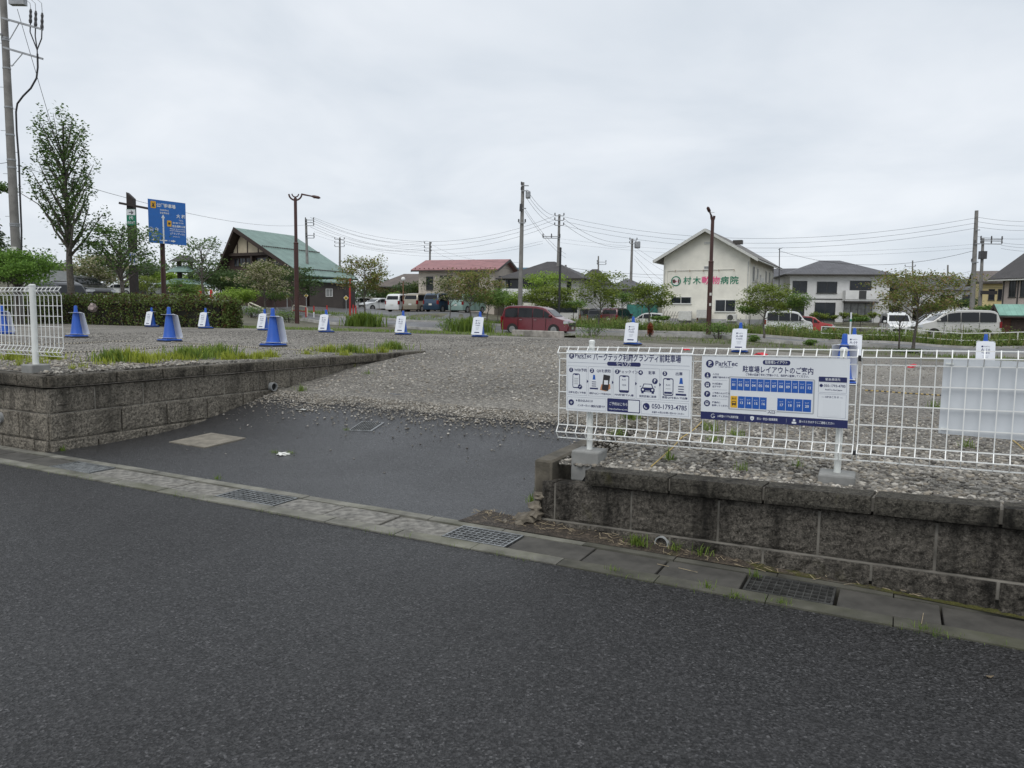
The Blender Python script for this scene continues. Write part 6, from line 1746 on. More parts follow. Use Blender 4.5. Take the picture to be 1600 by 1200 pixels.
for x, ww in ((-1.2, .8), (-.3, .9), (.7, .9), (2.2, 1.9), (4.8, 1.4)): window(hall, x, zg - 1.5, ww, .95, -.02, frame=M_wood, sill=False)
mb = MB(); mb.box(1.8, 6.5, -1.0, -.02, zg - 2.1, zg - 1.75); mb.build('balcony_rail', M_wood, hall)
# lean-to shed in front
sh = thing('wooden_shed', 'weathered dark board shed with a lean-to green roof right of the brown lamp', 'shed', terp(505, 80), math.radians(-14))
mb = MB(); mb.box(-1.6, 2.3, 0, 3, -.6, 2.55)
mb.build('wall', mat_roof('vertical_boards', (.052, .042, .036), .22, False), sh)
mb = MB(); mb.slab([(-3.3, -.5, 3.05), (2.6, -.5, 2.62), (2.6, 3.2, 2.9), (-3.3, 3.2, 3.35)], (0, 0, 1), .12); mb.build('roof', R_green, sh)
window(sh, .35, 1.15, .8, .85, 0, frame=M_alu, glass=M_glassl, sill=False)
# tiered garden gate
gt = thing('garden_gate', 'dark gate with tiered green roofs beside the hall trees', 'gate', terp(291, 92), math.radians(-15))
for i, (z, hw2) in enumerate(((2.4, 2.4), (3.9, 1.6), (5.2, 1.25))):
    mb = MB(); mb.add([(-hw2, -hw2, z), (hw2, -hw2, z), (hw2, hw2, z), (-hw2, hw2, z), (-hw2 * .35, -hw2 * .35, z + .75), (hw2 * .35, -hw2 * .35, z + .75), (hw2 * .35, hw2 * .35, z + .75), (-hw2 * .35, hw2 * .35, z + .75)], [(3, 2, 1, 0), (0, 1, 5, 4), (1, 2, 6, 5), (2, 3, 7, 6), (3, 0, 4, 7), (4, 5, 6, 7)])
    mb.build('roof_tier', R_dark if i == 2 else R_green, gt)
for x in (-.8, .8):
    mb = MB(); mb.box(x - .2, x + .2, -.2, .2, -.5, 5.2); mb.build('gate_post', M_wood, gt)
mb = MB(); mb.box(-.6, 5.5 - 4.9, .0, .15, 0, 2.3); mb.build('gate_leaf', M_wood, gt)
# ================================================================== VEHICLES
M_tyre = mat('tyre_rubber', (.018, .018, .018), .85, var=.2); M_rim = mat('alloy_rim', (.45, .45, .46), .3, metal=.8, var=.1)
M_cglass = mat('car_glass', (.010, .012, .014), .05, var=0, spec=.38)
M_trim = mat('car_trim_black', (.018, .018, .018), .5, var=0)
M_hl = mat('headlamp_clear', (.55, .57, .60), .12, var=0, spec=.9); M_tl = mat('tail_lamp_red', (.20, .008, .010), .2, var=0, spec=.4); M_plate = mat('number_plate', (.62, .62, .58), .5, var=0)
def paint(name, col, metal=.0): return mat('paint_' + name, col, .28, metal=metal, var=.0, coat=.8)
P_white = paint('white', (.68, .69, .68)); P_red = paint('deep_red', (.13, .004, .013), .1); P_silver = paint('pearl', (.52, .51, .48), .15); P_tan = paint('tan', (.30, .27, .21), .3); P_navy = paint('navy', (.022, .05, .09), .3); P_black = paint('black', (.018, .019, .022)); P_wine = paint('wine', (.07, .012, .02), .2); P_dgrey = paint('dark_grey', (.035, .037, .04), .3); P_cream = paint('cream', (.45, .40, .30)); P_teal = paint('pale_green', (.28, .40, .36), .2); P_bred = paint('red', (.42, .02, .02))
PROF = {
 'minivan': dict(o=[(.01, .14), (0, .30), (.004, .50), (.02, .66), (.05, .90), (.085, .965), (.14, .99), (.32, 1.0), (.52, .985), (.62, .945), (.68, .88), (.80, .635), (.84, .585), (.92, .53), (.965, .475), (.99, .40), (1, .27), (.99, .13)], belt=.575, ws=(.685, .87, .80, .64), win=((.07, .262), (.272, .478), (.488, .638)), q=(.648, .745), wx=(.185, .795), L=4.7, H=1.84, Wd=1.72, r=.325),
 'kei': dict(o=[(.012, .13), (0, .3), (.004, .55), (.022, .90), (.05, .97), (.10, .995), (.35, 1.0), (.60, .985), (.69, .94), (.73, .88), (.82, .65), (.86, .605), (.95, .565), (.985, .50), (1, .30), (.985, .12)], belt=.565, ws=(.725, .885, .815, .665), win=((.06, .288), (.300, .528), (.540, .70)), q=(.71, .775), wx=(.165, .82), L=3.4, H=1.78, Wd=1.48, r=.29),
 'keivan': dict(o=[(.01, .13), (0, .3), (0, .6), (.02, .93), (.05, .985), (.4, 1.0), (.74, .985), (.81, .93), (.93, .60), (.955, .545), (.985, .47), (.998, .33), (.99, .12)], belt=.56, ws=(.82, .90, .925, .615), win=((.05, .29), (.32, .56), (.59, .78)), q=(.80, .875), wx=(.18, .80), L=3.4, H=1.88, Wd=1.48, r=.29),
 'sedan': dict(o=[(.01, .2), (0, .4), (.01, .60), (.05, .68), (.13, .73), (.27, .94), (.38, 1.0), (.50, .985), (.58, .925), (.72, .68), (.78, .64), (.92, .555), (.975, .47), (1, .30), (.985, .13)], belt=.64, ws=(.585, .91, .715, .69), win=((.20, .37), (.39, .55)), q=(.565, .665), wx=(.19, .80), L=4.5, H=1.47, Wd=1.70, r=.31),
 'hatch': dict(o=[(.01, .2), (0, .36), (.01, .58), (.055, .86), (.11, .955), (.33, 1.0), (.50, .98), (.58, .925), (.71, .665), (.77, .62), (.92, .55), (.975, .46), (1, .29), (.985, .13)], belt=.60, ws=(.585, .91, .705, .68), win=((.10, .33), (.35, .54)), q=(.56, .655), wx=(.18, .81), L=4.2, H=1.55, Wd=1.70, r=.31),
}
def car(kind, pm, label, px, Y, yaw, cat='car', name=None, group='parked cars', scale=1.0, base=None, glass=None, two=None):
    K = PROF[kind]; L, H, Wd = K['L'] * scale, K['H'] * scale, K['Wd'] * scale
    p = base if base is not None else terp(px, Y)
    t = thing(name or {'minivan': 'minivan', 'kei': 'small_wagon', 'keivan': 'small_van', 'sedan': 'sedan', 'hatch': 'hatchback'}[kind], label, cat, p, math.radians(yaw), group)
    belt = K['belt']
    def hw(fx, fz):
        h_ = Wd / 2
        if fz > belt: h_ *= 1 - .17 * (fz - belt) / (1 - belt)
        elif fz < .3: h_ *= 1 - .05 * (.3 - fz) / .3
        a = max(0, (fx - .80) / .2); h_ *= 1 - .15 * a * a
        a = max(0, (.10 - fx) / .1); h_ *= 1 - .05 * a * a
        return h_
    X = lambda f: (f - .5) * L
    # densify the outline, then loft it across the width
    o = K['o']; pts = []
    for (a, b2), (c, d) in zip(o, o[1:] + o[:1]):
        m = max(1, int(math.hypot((c - a) * L, (d - b2) * H) / .16))
        for i in range(m): f = i / m; pts.append((a + (c - a) * f, b2 + (d - b2) * f))
    cx = sum(q[0] for q in pts) / len(pts); cz = .5
    sec = [(-1, .075), (-.985, .03), (-.93, .008), (-.75, 0), (0, 0), (.75, 0), (.93, .008), (.985, .03), (1, .075)]
    b = MB(); n = len(pts); vs = []
    for yq, ins in sec:
        for fx, fz in pts:
            x = fx + (cx - fx) * ins * .35; z = fz + (cz - fz) * ins * .8
            crown = .012 * (1 - yq * yq) if fz > .9 else 0
            vs.append((X(x), yq * hw(fx, fz), (z + crown) * H))
    fs = []
    for k in range(len(sec) - 1):
        for i in range(n): fs.append((k * n + i, k * n + (i + 1) % n, (k + 1) * n + (i + 1) % n, (k + 1) * n + i))
    # closed flanks: strips between the upper and lower outline
    b.add(vs, fs)
    for k, sgn in ((0, 1), (len(sec) - 1, -1)):
        cpt = len(b.v); ids = [k * n + i for i in range(n)]
        b.f.append(ids if sgn > 0 else ids[::-1]); b.mi.append(0)
    bo = b.build('body', pm, t, smooth=38)
    roofz = lambda f: max(np.interp(f, [q[0] for q in o[2:-3]], [q[1] for q in o[2:-3]]), 0)
    # side glass
    for sgn in (-1, 1):
        for wi, (a, b2) in enumerate(K['win']):
            N = 5; xs = [a + (b2 - a) * i / N for i in range(N + 1)]
            tp_ = [(x, min(roofz(x) - .075, .93)) for x in xs]
            lo = [(xs[0], belt + .03), (xs[-1], belt + .025)]
            poly = lo + tp_[::-1]
            g = MB(); g.poly([(X(x), sgn * (hw(x, z) * (1.0 if z < .8 else .995) + .006), z * H) for x, z in (poly if sgn < 0 else poly[::-1])]); g.build('side_window', glass or M_cglass, t)
        qa, qb = K['q']
        g = MB(); poly = [(qa, belt + .025), (qb + .03, belt + .025), (qb, roofz(qb) - .06 if roofz(qb) - .06 > belt + .04 else belt + .04), (qa, roofz(qa) - .075)]
        g.poly([(X(x), sgn * (hw(x, z) + .006), z * H) for x, z in (poly if sgn < 0 else poly[::-1])]); g.build('quarter_window', glass or M_cglass, t)
    xa, za, xb, zb = K['ws']
    nx, nz = (za - zb) * H, (xb - xa) * L; nl = math.hypot(nx, nz); nx, nz = nx / nl * .012, nz / nl * .012
    g = MB(); g.poly([(X(xb) + nx, -hw(xb, zb) * .86, zb * H + nz), (X(xb) + nx, hw(xb, zb) * .86, zb * H + nz), (X(xa) + nx, hw(xa, za) * .86, za * H + nz), (X(xa) + nx, -hw(xa, za) * .86, za * H + nz)]); g.build('windscreen', M_cglass if kind not in ('x',) else M_hl, t)
    # rear glass
    rp = [q for q in o[2:6]]
    (ra, rza), (rb, rzb) = (o[2], o[3]) if kind not in ('sedan',) else (o[4], o[5])
    if kind == 'minivan': (ra, rza), (rb, rzb) = o[3], o[4]
    def lerp2(f): return ra + (rb - ra) * f, rza + (rzb - rza) * f
    (a0, z0), (a1, z1) = lerp2(.08), lerp2(.9)
    g = MB(); ox = -.012
    g.poly([(X(a0) + ox, hw(a0, z0) * .84, z0 * H + .004), (X(a0) + ox, -hw(a0, z0) * .84, z0 * H + .004), (X(a1) + ox, -hw(a1, z1) * .84, z1 * H + .004), (X(a1) + ox, hw(a1, z1) * .84, z1 * H + .004)]); g.build('rear_window', glass or M_cglass, t)
    r = K['r']
    for fx in K['wx']:
        for sgn in (-1, 1):
            y = sgn * (hw(fx, .2) - .02)
            a_ = MB(); a_.poly([(X(fx) + r * 1.16 * math.cos(q * .314), sgn * (hw(fx, .25) + .003), max(.13 * H, r + r * 1.16 * math.sin(q * .314))) for q in range(20)][::(1 if sgn < 0 else -1)]); a_.build('wheel_arch', M_trim, t)
            M = Matrix.Translation((X(fx), y, r)) @ Matrix.Rotation(math.pi / 2 * sgn, 4, 'X') 
            wv = MB(); wv.lathe([(r * .66, -.03), (r * .95, -.028), (r, 0.0), (r, .12), (r * .7, .14)], 22, M); wo = wv.build('wheel', M_tyre, t, smooth=35)
            rv = MB(); rv.lathe([(r * .64, -.034), (r * .60, -.02), (r * .2, -.012), (r * .12, -.03)], 22, M)
            for sp in range(5):
                a = sp * 2 * math.pi / 5; rv.box(r * .1, r * .62, -.035, .035, -.04, -.015, M @ Matrix.Rotation(a, 4, 'Z'))
            rv.build('rim', M_rim, wo, smooth=35)
    for sgn in (-1, 1):
        def lamp(nm, m, f0, f1, z0, z1, front=True):
            mb = MB(); ps = []
            N = 4
            for i in range(N + 1):
                f = f0 + (f1 - f0) * i / N
                ps.append((X(f), sgn * (hw(f, z0) + .008)))
            lo = [Vector((x, y, z0 * H)) for x, y in ps]; hi = [Vector((x, y, z1 * H)) for x, y in ps]
            # wrap onto the end face
            fe = f1; xe = X(fe) + (.016 if front else -.016)
            for q in ((.82, .62) if front else (.93, .84)): lo.append(Vector((xe, sgn * hw(fe, z0) * q, z0 * H))); hi.append(Vector((xe, sgn * hw(fe, z0) * q, z1 * H)))
            for i in range(len(lo) - 1): mb.quad(lo[i], lo[i + 1], hi[i + 1], hi[i])
            mb.build(nm, m, t)
        lamp('headlamp', M_hl, .93, .988, .40, .48)
        lamp('tail_lamp', M_tl, .035, .004, .42, .62 if kind != 'sedan' else .54, False)
        mb = MB(); mx, mz = K['q'][1] - .0, belt + .05
        mb.box(X(mx) - .06, X(mx) + .06, sgn * (hw(mx, mz) + .10) - .09, sgn * (hw(mx, mz) + .10) + .09, mz * H - .02, mz * H + .13); mo = mb.build('wing_mirror', pm, t); mo.modifiers.new('b', 'BEVEL').width = .03
        for (a, b2) in K['win'][-2:]:
            mb = MB(); xh = X(a + .02); mb.box(xh, xh + .18, sgn * (hw(a, .5) + .012) - .008, sgn * (hw(a, .5) + .012) + .008, (belt - .06) * H - .015, (belt - .06) * H + .015); mb.build('door_handle', M_rim if pm is P_red else pm, t)
    mb = MB(); mb.box(X(0) - .02, X(0) + .01, -.165, .165, .36 * H, .36 * H + .165); mb.build('number_plate', M_plate, t)
    mb = MB(); mb.box(X(1) - .005, X(1) + .018, -.165, .165, .20 * H, .20 * H + .165); mb.build('number_plate', M_plate, t)
    mb = MB(); mb.box(X(.99), X(1) + .008, -.62 * Wd / 2, .62 * Wd / 2, .30 * H, .42 * H); mb.build('front_grille', M_trim, t)
    for sgn in (-1, 1):
        for fx in ((K['win'][1][0] + K['win'][0][1]) / 2, (K['win'][2][0] + K['win'][1][1]) / 2 if len(K['win']) > 2 else .38, K['q'][0] + .03):
            mb = MB(); y_ = sgn * (hw(fx, .4) + .002); mb.box(X(fx) - .008, X(fx) + .008, min(y_, y_ - sgn * .02), max(y_, y_ - sgn * .02), .17 * H, belt * H); mb.build('door_seam', M_trim, t)
    mb = MB()
    mb.box(X(.27), X(.72), -hw(.5, .13) * .985, hw(.5, .13) * .985, .115 * H, .135 * H); mb.build('sill_trim', M_trim, t)
    if two: 
        mb = MB(); mb.box(X(.12), X(.6), -Wd * .36, Wd * .36, H * 1.006, H * 1.016); mb.build('roof_panel', two, t)
    return t
rv = at(841, 523.4, 48.3)
red = car('minivan', P_red, 'deep red minivan driving on the cross street in the middle of the view', 841, 48.3, GY + 3, base=Vector((rv.x, rv.y, ter(rv.x, rv.y) + .06)), group=None)
AW = math.degrees(math.atan2(VY, VX))                # heading straight away into the lot direction
car('minivan', P_white, 'white minivan parked tail-on, leftmost of the three vans behind the red-roofed house tree', 632, 77, AW + 3)
car('minivan', P_tan, 'tan brown van parked tail-on between the white and the dark blue vans', 660, 75.5, AW + 3)
car('minivan', P_navy, 'dark blue van with a red tail strip parked tail-on next to the tan van', 692, 73, AW + 2)
car('minivan', P_teal, 'pale green van mostly hidden by the big bush', 731, 73, AW)
car('sedan', P_white, 'white sedan parked nose-on beside the tail-on white minivan', 590, 86, 228)
car('hatch', P_white, 'white hatchback parked behind the red pillar', 556, 92, 235)
car('hatch', P_white, 'low white car behind the yellow caution sign', 537, 97, 230, scale=.95)
car('minivan', P_white, 'white minivan parked behind the small cage truck', 513, 103, 205, scale=.98)
car('keivan', P_white, 'small white van parked nose-on left of the brown street lamp', 346, 108, 215)
car('hatch', P_navy, 'small dark blue car beside the small white van', 372, 100, 225, scale=.85)
car('keivan', P_cream, 'cream boxy van parked tail-on right of the broad dark tree', 908, 75, AW - 4, scale=1.0)
car('minivan', P_wine, 'dark red van parked tail-on behind the two-tiered dogwood', 966, 71, AW - 2)
car('minivan', P_black, 'dark van parked left of the dark red van', 943, 73, AW - 2, scale=.96)
car('hatch', P_white, 'white car with dark windows left of the clinic wall', 1012, 70, 150, scale=.9)
car('kei', P_white, 'white boxy wagon parked right of the clinic behind the weeds', 1233, 56, GY + 6, scale=1.0)
car('hatch', P_bred, 'red hatchback just behind the white boxy wagon', 1268, 61, GY + 2, scale=.9)
car('kei', P_white, 'small white wagon parked nose-on before the white house', 1400, 51, 254, scale=1.02)
car('minivan', P_silver, 'large pearl white minivan parked side-on at the right', 1493, 46.5, 180 + GY + 14, scale=1.0)
car('minivan', P_white, 'white minivan half hidden behind the pearl one', 1470, 50.5, 180 + GY + 14)
car('hatch', P_white, 'white car behind the hedge left of the bushy tree', 180, 103, 215)
car('minivan', P_dgrey, 'dark grey minivan behind the blue sign post trees', 222, 108, 210)
car('kei', P_white, 'white tall wagon behind the blue direction sign post', 252, 103, 215)
car('hatch', P_black, 'black car behind the tall tree trunk', 128, 46, GY - 2, scale=1.1)
car('kei', P_black, 'black car with a white roof right behind the hedge', 98, 37.5, GY - 3, two=P_white, scale=1.0)
# little cage truck
tk = thing('cage_truck', 'small white truck with a caged load bed by the brown street lamp', 'truck', terp(477, 85), math.radians(-14), 'parked cars')
mb = MB(); mb.box(-1.7, .75, -.7, .7, .55, .68); mb.build('load_bed', P_white, tk)
mb = MB()
for i in range(8):
    x = -1.68 + i * .34
    for y in (-.69, .66): mb.box(x, x + .05, y, y + .04, .681, 2.25)
for z in (1.1, 1.6, 2.2):
    for y in (-.70, .67): mb.box(-1.7, .75, y, y + .03, z, z + .06)
mb.build('cage', P_white, tk)
mb = MB(); mb.box(-1.6, .6, -.55, .55, .69, 1.9); mb.build('load', mat('load_grey', (.12, .12, .12), .8, var=.5, scale=2), tk)
mb = MB(); o_ = [(.78, .35), (1.68, .35), (1.72, .75), (1.62, 1.05), (1.38, 1.68), (1.2, 1.76), (.85, 1.76), (.78, 1.6)]
mb.add([(x, -.7, z) for x, z in o_] + [(x, .7, z) for x, z in o_], [tuple(range(8)), tuple(range(15, 7, -1))] + [(i, i + 8, (i + 1) % 8 + 8, (i + 1) % 8) for i in range(8)]); cb_ = mb.build('cab', P_white, tk); cb_.modifiers.new('b', 'BEVEL').width = .04
for s in (-1, 1):
    mb = MB(); mb.poly([(x, s * .712, z) for x, z in ((.9, 1.1), (1.5, 1.1), (1.3, 1.6), (.9, 1.6))]); mb.build('side_window', M_cglass, tk)
mb = MB(); mb.poly([(1.635, -.58, 1.08), (1.635, .58, 1.08), (1.41, .55, 1.64), (1.41, -.55, 1.64)]); mb.build('windscreen', M_cglass, tk)
for x in (-1.05, 1.25):
    for s in (-1, 1):
        M = Matrix.Translation((x, s * .66, .27)) @ Matrix.Rotation(math.pi / 2 * s, 4, 'X'); mb = MB(); mb.lathe([(.18, -.03), (.26, -.028), (.27, 0), (.27, .12), (.2, .13)], 16, M); wo = mb.build('wheel', M_tyre, tk); m2 = MB(); m2.lathe([(.17, -.035), (.05, -.02)], 14, M); m2.build('rim', M_rim, wo)
bx = thing('box_truck', 'pale grey box of a small truck parked behind the hedge by the fence', 'truck', terp(71, 43), math.radians(GY), 'parked cars')
mb = MB(); mb.box(-.78, .78, -.7, .9, .7, 1.95)
mb.build('cargo_box', mat('cargo_box_grey', (.42, .43, .43), .5, var=.1), bx)
for x in (-.6, .35, .72):
    mb = MB(); mb.box(x - .03, x + .03, -.73, -.701, .72, 1.93); mb.build('box_rib', P_white, bx)
mb = MB(); mb.tube([(-.1, -.75, .9), (.35, -.75, 1.5), (.5, -.75, 1.85)], .04, 5); mb.build('grab_bar', P_white, bx)
mb = MB(); mb.box(-.74, .74, -.6, .8, .3, .699); mb.build('chassis', M_trim, bx)

# ================================================================== POLES, LAMPS, SIGNS
M_cpole = mat('concrete_pole', (.22, .212, .20), .85, var=.15, scale=3, dirt=.35, dirtcol=(.14, .13, .12))
M_galv = mat('galvanised_fitting', (.33, .34, .35), .5, metal=.5, var=.15); M_ins = mat('insulator_dark', (.05, .048, .05), .4, var=.1); M_cable = mat('black_cable', (.02, .02, .022), .55, var=0)
M_brown = mat('lamp_brown_paint', (.060, .022, .018), .42, var=.12, scale=4)
POLES = {}
def utility_pole(key, label, px, Y, ytop, rb, arms, topx=None, extras=(), ybase=None):
    b = terp(px, Y); top = at(topx or px, ytop, Y); h = top.z - b.z
    t = thing('utility_pole', label, 'utility pole', b, 0, 'concrete utility poles')
    mb = MB(); d = Vector((top.x - b.x, 0, h)); mb.tube([Vector((0, 0, -.6)), d * .5, d], [rb, rb * .82, rb * .62], 12); mb.build('shaft', M_cpole, t, smooth=50)
    for (f, l0, l1, ang, n) in arms:                # height fraction, left/right reach, plan angle, insulators
        c = d * f; a = math.radians(ang); u = Vector((math.cos(a), math.sin(a), 0))
        mb = MB(); mb.tube([c + u * l0 + Vector((0, -rb, 0)), c + u * l1 + Vector((0, -rb, 0))], .05, 4); ao = mb.build('crossarm', M_galv, t)
        for k in range(n):
            q = c + u * (l0 + (l1 - l0) * (k / max(1, n - 1))) + Vector((0, -rb, 0))
            m2 = MB(); m2.lathe([(.03, .05), (.075, .08), (.045, .13), (.075, .17), (.04, .22), (.07, .26), (.02, .30)], 8, Matrix.Translation(q)); m2.build('insulator', M_ins, ao)
    POLES[key] = (t, b, d)
    return t, d
def ppt(key, f, off=(0, 0, 0)):
    t, b, d = POLES[key]; return b + d * f + Vector(off)
def ppx(key, y, dx=0.0):                            # the point on a pole seen at photo row y
    t, b, d = POLES[key]
    zt = at(800, y, b.y).z
    f = (zt - b.z) / d.z; return b + d * f + Vector((dx, -.1, 0))
# the big pole at the left
t, d = utility_pole('near', 'tall concrete utility pole with cable terminations at the left edge of the view', 30, 31, -60, .19, ((.80, -.3, 0, 0, 0),), topx=2)
pb = POLES['near'][1]
def np_(px, y, dy=0.0):                             # a point beside the near pole, in its local space
    q = at(px, y, 31 + dy); return q - pb
for (x0, y0, x1, y1) in ((3, 28, 67, 46), (5, 74, 67, 92)):
    mb = MB(); mb.tube([np_(x0, y0, -.25), np_(x1, y1, -.25)], .05, 4); mb.build('crossarm', M_galv, t)
for (x0, y0, x1, y1) in ((15, 62, 30, 36), (18, 104, 35, 84)):
    mb = MB(); mb.tube([np_(x0, y0, -.25), np_(x1, y1, -.25)], .018, 4); mb.build('arm_brace', M_galv, t)
for k, (x, yt, yb) in enumerate(((48, 14, 36), (56, 17, 42), (66, 20, 46))):
    mb = MB(); a, b2 = np_(x, yt, -.25), np_(x - .5, yb, -.25)
    pts = [a.lerp(b2, i / 6) for i in range(7)]; mb.tube(pts, [.03, .055, .04, .06, .045, .065, .05], 8); mb.build('cable_termination', M_ins, t)
    mb = MB(); mb.tube([np_(x, yt, -.25), np_(x - 1, 5, -.25), np_(x - 10, -3, -.25), np_(x - 25, 1 - k, -.25)], .012, 5); mb.build('jumper_wire', M_galv, t)
    mb = MB(); mb.tube([np_(x - .5, yb, -.25), np_(x - 1, yb + 14, -.27), np_(58, 78, -.28), np_(58.5, 87, -.3)], .024, 5); mb.build('cable', M_cable, t)
mb = MB(); mb.tube([np_(58.5, 84, -.3), np_(59, 105, -.3), np_(57, 122, -.32), np_(48, 138, -.35), np_(36, 150, -.38), np_(27, 162, -.38), np_(25, 175, -.36), np_(26, 205, -.34), np_(29.5, 250, -.33), np_(31, 300, -.33), np_(33.5, 360, -.33), np_(33.5, 395, -.33)], .036, 7); mb.build('riser_cable', M_cable, t, smooth=60)
mb = MB(); mb.box(-.25, .35, -.12, .12, -.12, .12, Matrix.Translation(np_(26, 3, -.25))); mb.build('switch_box', M_galv, t)
for y in (60, 63, 107, 168, 211, 250, 262, 350, 353):
    f = (at(20, y, 31).z - pb.z) / d.z; mb = MB(); c = d * f; rr = .19 * (1 - .38 * f) + .012
    mb.lathe([(rr, -.03), (rr, .03)], 14, Matrix.Translation(c)); mb.build('band', M_galv, t)
for i in range(14):
    f = .12 + i * .06; c = d * f; s = -1 if i % 2 else 1; mb = MB(); mb.tube([c, c + Vector((s * .34, -.05, 0))], .012, 4); mb.build('step_bolt', M_galv, t)
mb = MB(); mb.box(-.09, .11, -.26, -.24, -.12, .12, Matrix.Translation(np_(28, 391, 0))); mb.build('number_tag', M_plate, t)
arm3 = lambda f, a=0: ((f, -.1, .75, a, 2), (f - .035, -.1, .75, a, 2), (f - .07, -.1, .75, a, 2))
ONE = lambda *fs: tuple((f, -.55, .55, 10, 2) for f in fs)
utility_pole('hall', 'grey utility pole with three insulator arms on its right, before the green roof', 482, 84, 342, .19, ((.985, .0, .9, 0, 2), (.955, 0, .9, 0, 2), (.92, 0, .9, 0, 2), (.81, 0, .9, 0, 2), (.78, 0, .9, 0, 2)), topx=478)
utility_pole('mid', 'utility pole with insulators on both sides right behind the green roof end', 531, 112, 371, .20, ((.97, -.7, .7, 0, 2), (.92, -.7, .7, 0, 2), (.87, -.7, .7, 0, 2)))
utility_pole('red', 'utility pole behind the red-roofed house', 671, 112, 378, .20, ((.97, -.8, .2, 0, 2), (.91, -.8, .2, 0, 2), (.86, -.8, .2, 0, 2), (.60, -.8, .9, 0, 2)), topx=672)
t, d = utility_pole('tall', 'tallest grey utility pole with a transformer, behind the red minivan', 812, 58, 285, .20, ((.975, -.1, .45, 0, 1), (.94, -.1, .45, 0, 1), (.82, -.2, .3, 0, 0), (.72, -.25, .25, 0, 2)), topx=817)
mb = MB(); mb.lathe([(.16, -.28), (.19, -.2), (.19, .2), (.15, .27)], 12, Matrix.Translation(d * .915 + Vector((.42, -.1, 0)))); mb.build('transformer', M_galv, t)
mb = MB(); mb.tube([d * .80 + Vector((-.12, -.2, 0)), d * .85 + Vector((-.1, -.2, 0))], .11, 8); mb.build('cable_box', M_ins, t)
utility_pole('arms', 'utility pole with three long side arms, right of the tallest pole', 870, 76, 335, .19, ((.985, -.45, .45, 0, 2), (.945, -.45, .45, 0, 2), (.90, -.45, .45, 0, 2), (.80, -1.6, .1, 0, 3), (.785, -1.6, .1, 0, 3)), topx=874)
t, d = utility_pole('clinic', 'utility pole with a small transformer left of the clinic', 984, 86, 373, .20, ((.98, -.3, .5, 0, 2), (.94, -.3, .5, 0, 2)), topx=988)
mb = MB(); mb.lathe([(.3, -.4), (.34, -.3), (.34, .3), (.3, .38)], 12, Matrix.Translation(d * .93 + Vector((.6, 0, 0)))); mb.build('transformer', M_galv, t)
utility_pole('short', 'thin far pole between the tallest pole and the clinic pole', 935, 112, 400, .16, ((.9, -.2, 1.1, 0, 2), (.86, -.2, 1.1, 0, 2)))
utility_pole('stub', 'short grey pole in front of the white gable wall behind the red minivan', 884, 80, 414, .17, ())
utility_pole('right', 'tall thick utility pole at the right, over the pearl white minivan', 1519, 62, 329, .22, ((.83, -.15, .2, 0, 0), (.71, -.15, .25, 0, 1), (.55, -.35, .2, 0, 1)), topx=1526)
t, d = utility_pole('rightb', 'second utility pole with a black junction box, just right of the thick one', 1531, 68, 372, .18, ((.985, -.3, 1.6, 0, 3), (.965, -.3, 1.6, 0, 3), (.93, -.3, 1.6, 0, 3)), topx=1536)
mb = MB(); mb.box(-.3, .25, -.3, .1, -.35, .35, Matrix.Translation(d * .80)); mb.build('junction_box', M_ins, t)
mb = MB(); mb.box(-.1, 1.3, -.35, -.1, -.16, .16, Matrix.Translation(d * .36)); mb.build('splice_case', M_ins, t)
utility_pole('fara', 'far thin pole behind the rusty dogwood', 1426, 112, 407, .15, ((.9, -1.2, .3, 0, 2),)); utility_pole('farb', 'far grey pole left of the thick right pole', 1481, 104, 414, .17, ())
t, b, d = POLES['near']
# black thin mast among the trees
b = terp(873, 58); t = thing('thin_mast', 'thin black mast standing in the broad dark tree', 'mast', b)
mb = MB(); h = at(875, 389, 58).z - b.z; mb.tube([Vector((0, 0, -.3)), Vector((.05, 0, h))], [.11, .08], 8); mb.build('shaft', M_blackp, t)
mb = MB(); mb.lathe([(.085, 0), (.085, .08), (.03, .14)], 8, Matrix.Translation((.05, 0, h))); mb.build('cap', M_blackp, t)
# wires
def wire(label, a, b, sag=.6, r=.014, n=14, extra=None):
    a, b = Vector(a), Vector(b)
    pts = [a.lerp(b, i / n) - Vector((0, 0, sag * 4 * (i / n) * (1 - i / n))) for i in range(n + 1)]
    mb = MB(); mb.tube([p - a for p in pts], r, 4, cap=False)
    o = mb.build('overhead_wire', M_cable, None, smooth=80); o.location = a
    return tag(o, label, 'wire', 'overhead wires between the utility poles')
nm3 = ('top', 'middle', 'lowest')
for i, (y0, y1) in enumerate(((344, 378), (351, 385), (359, 392))): wire(f'{nm3[i]} wire of three from the hall pole to the pole behind the red house', ppx('hall', y0, .5), ppx('red', y1, -.4), 1.2)
for i, (y0, y1) in enumerate(((344, 337), (350, 343), (358, 350))): wire(f'{nm3[i]} wire of three from the hall pole across the sky to the side-arm pole', ppx('hall', y0, .9), ppx('arms', y1, -.5), 2.6)
for i, (y0, y1) in enumerate(((366, 376), (371, 380))): wire(f'{("upper", "lower")[i]} thin wire from the hall pole low over the roofs to the side-arm pole', ppx('hall', y0, .9), ppx('arms', y1, -1.6), 1.8, .010)
for i, (y0, y1) in enumerate(((296, 336), (302, 343), (309, 350))): wire(f'{nm3[i]} wire of three from the tallest pole to the side-arm pole', ppx('tall', y0, .3), ppx('arms', y1, -.4), .45, .012)
for i, (y0, y1) in enumerate(((326, 396), (330, 402))): wire(f'{("upper", "lower")[i]} steep wire from the tallest pole down to the short stub pole', ppx('tall', y0, .2), ppx('stub', y1, 0), .4, .010)
for i, (y0, y1) in enumerate(((338, 331), (345, 339), (352, 347))): wire(f'{nm3[i]} wire of three from the side-arm pole over the clinic to the thick right pole', ppx('arms', y0, .5), ppx('right', y1, -.1), 1.9)
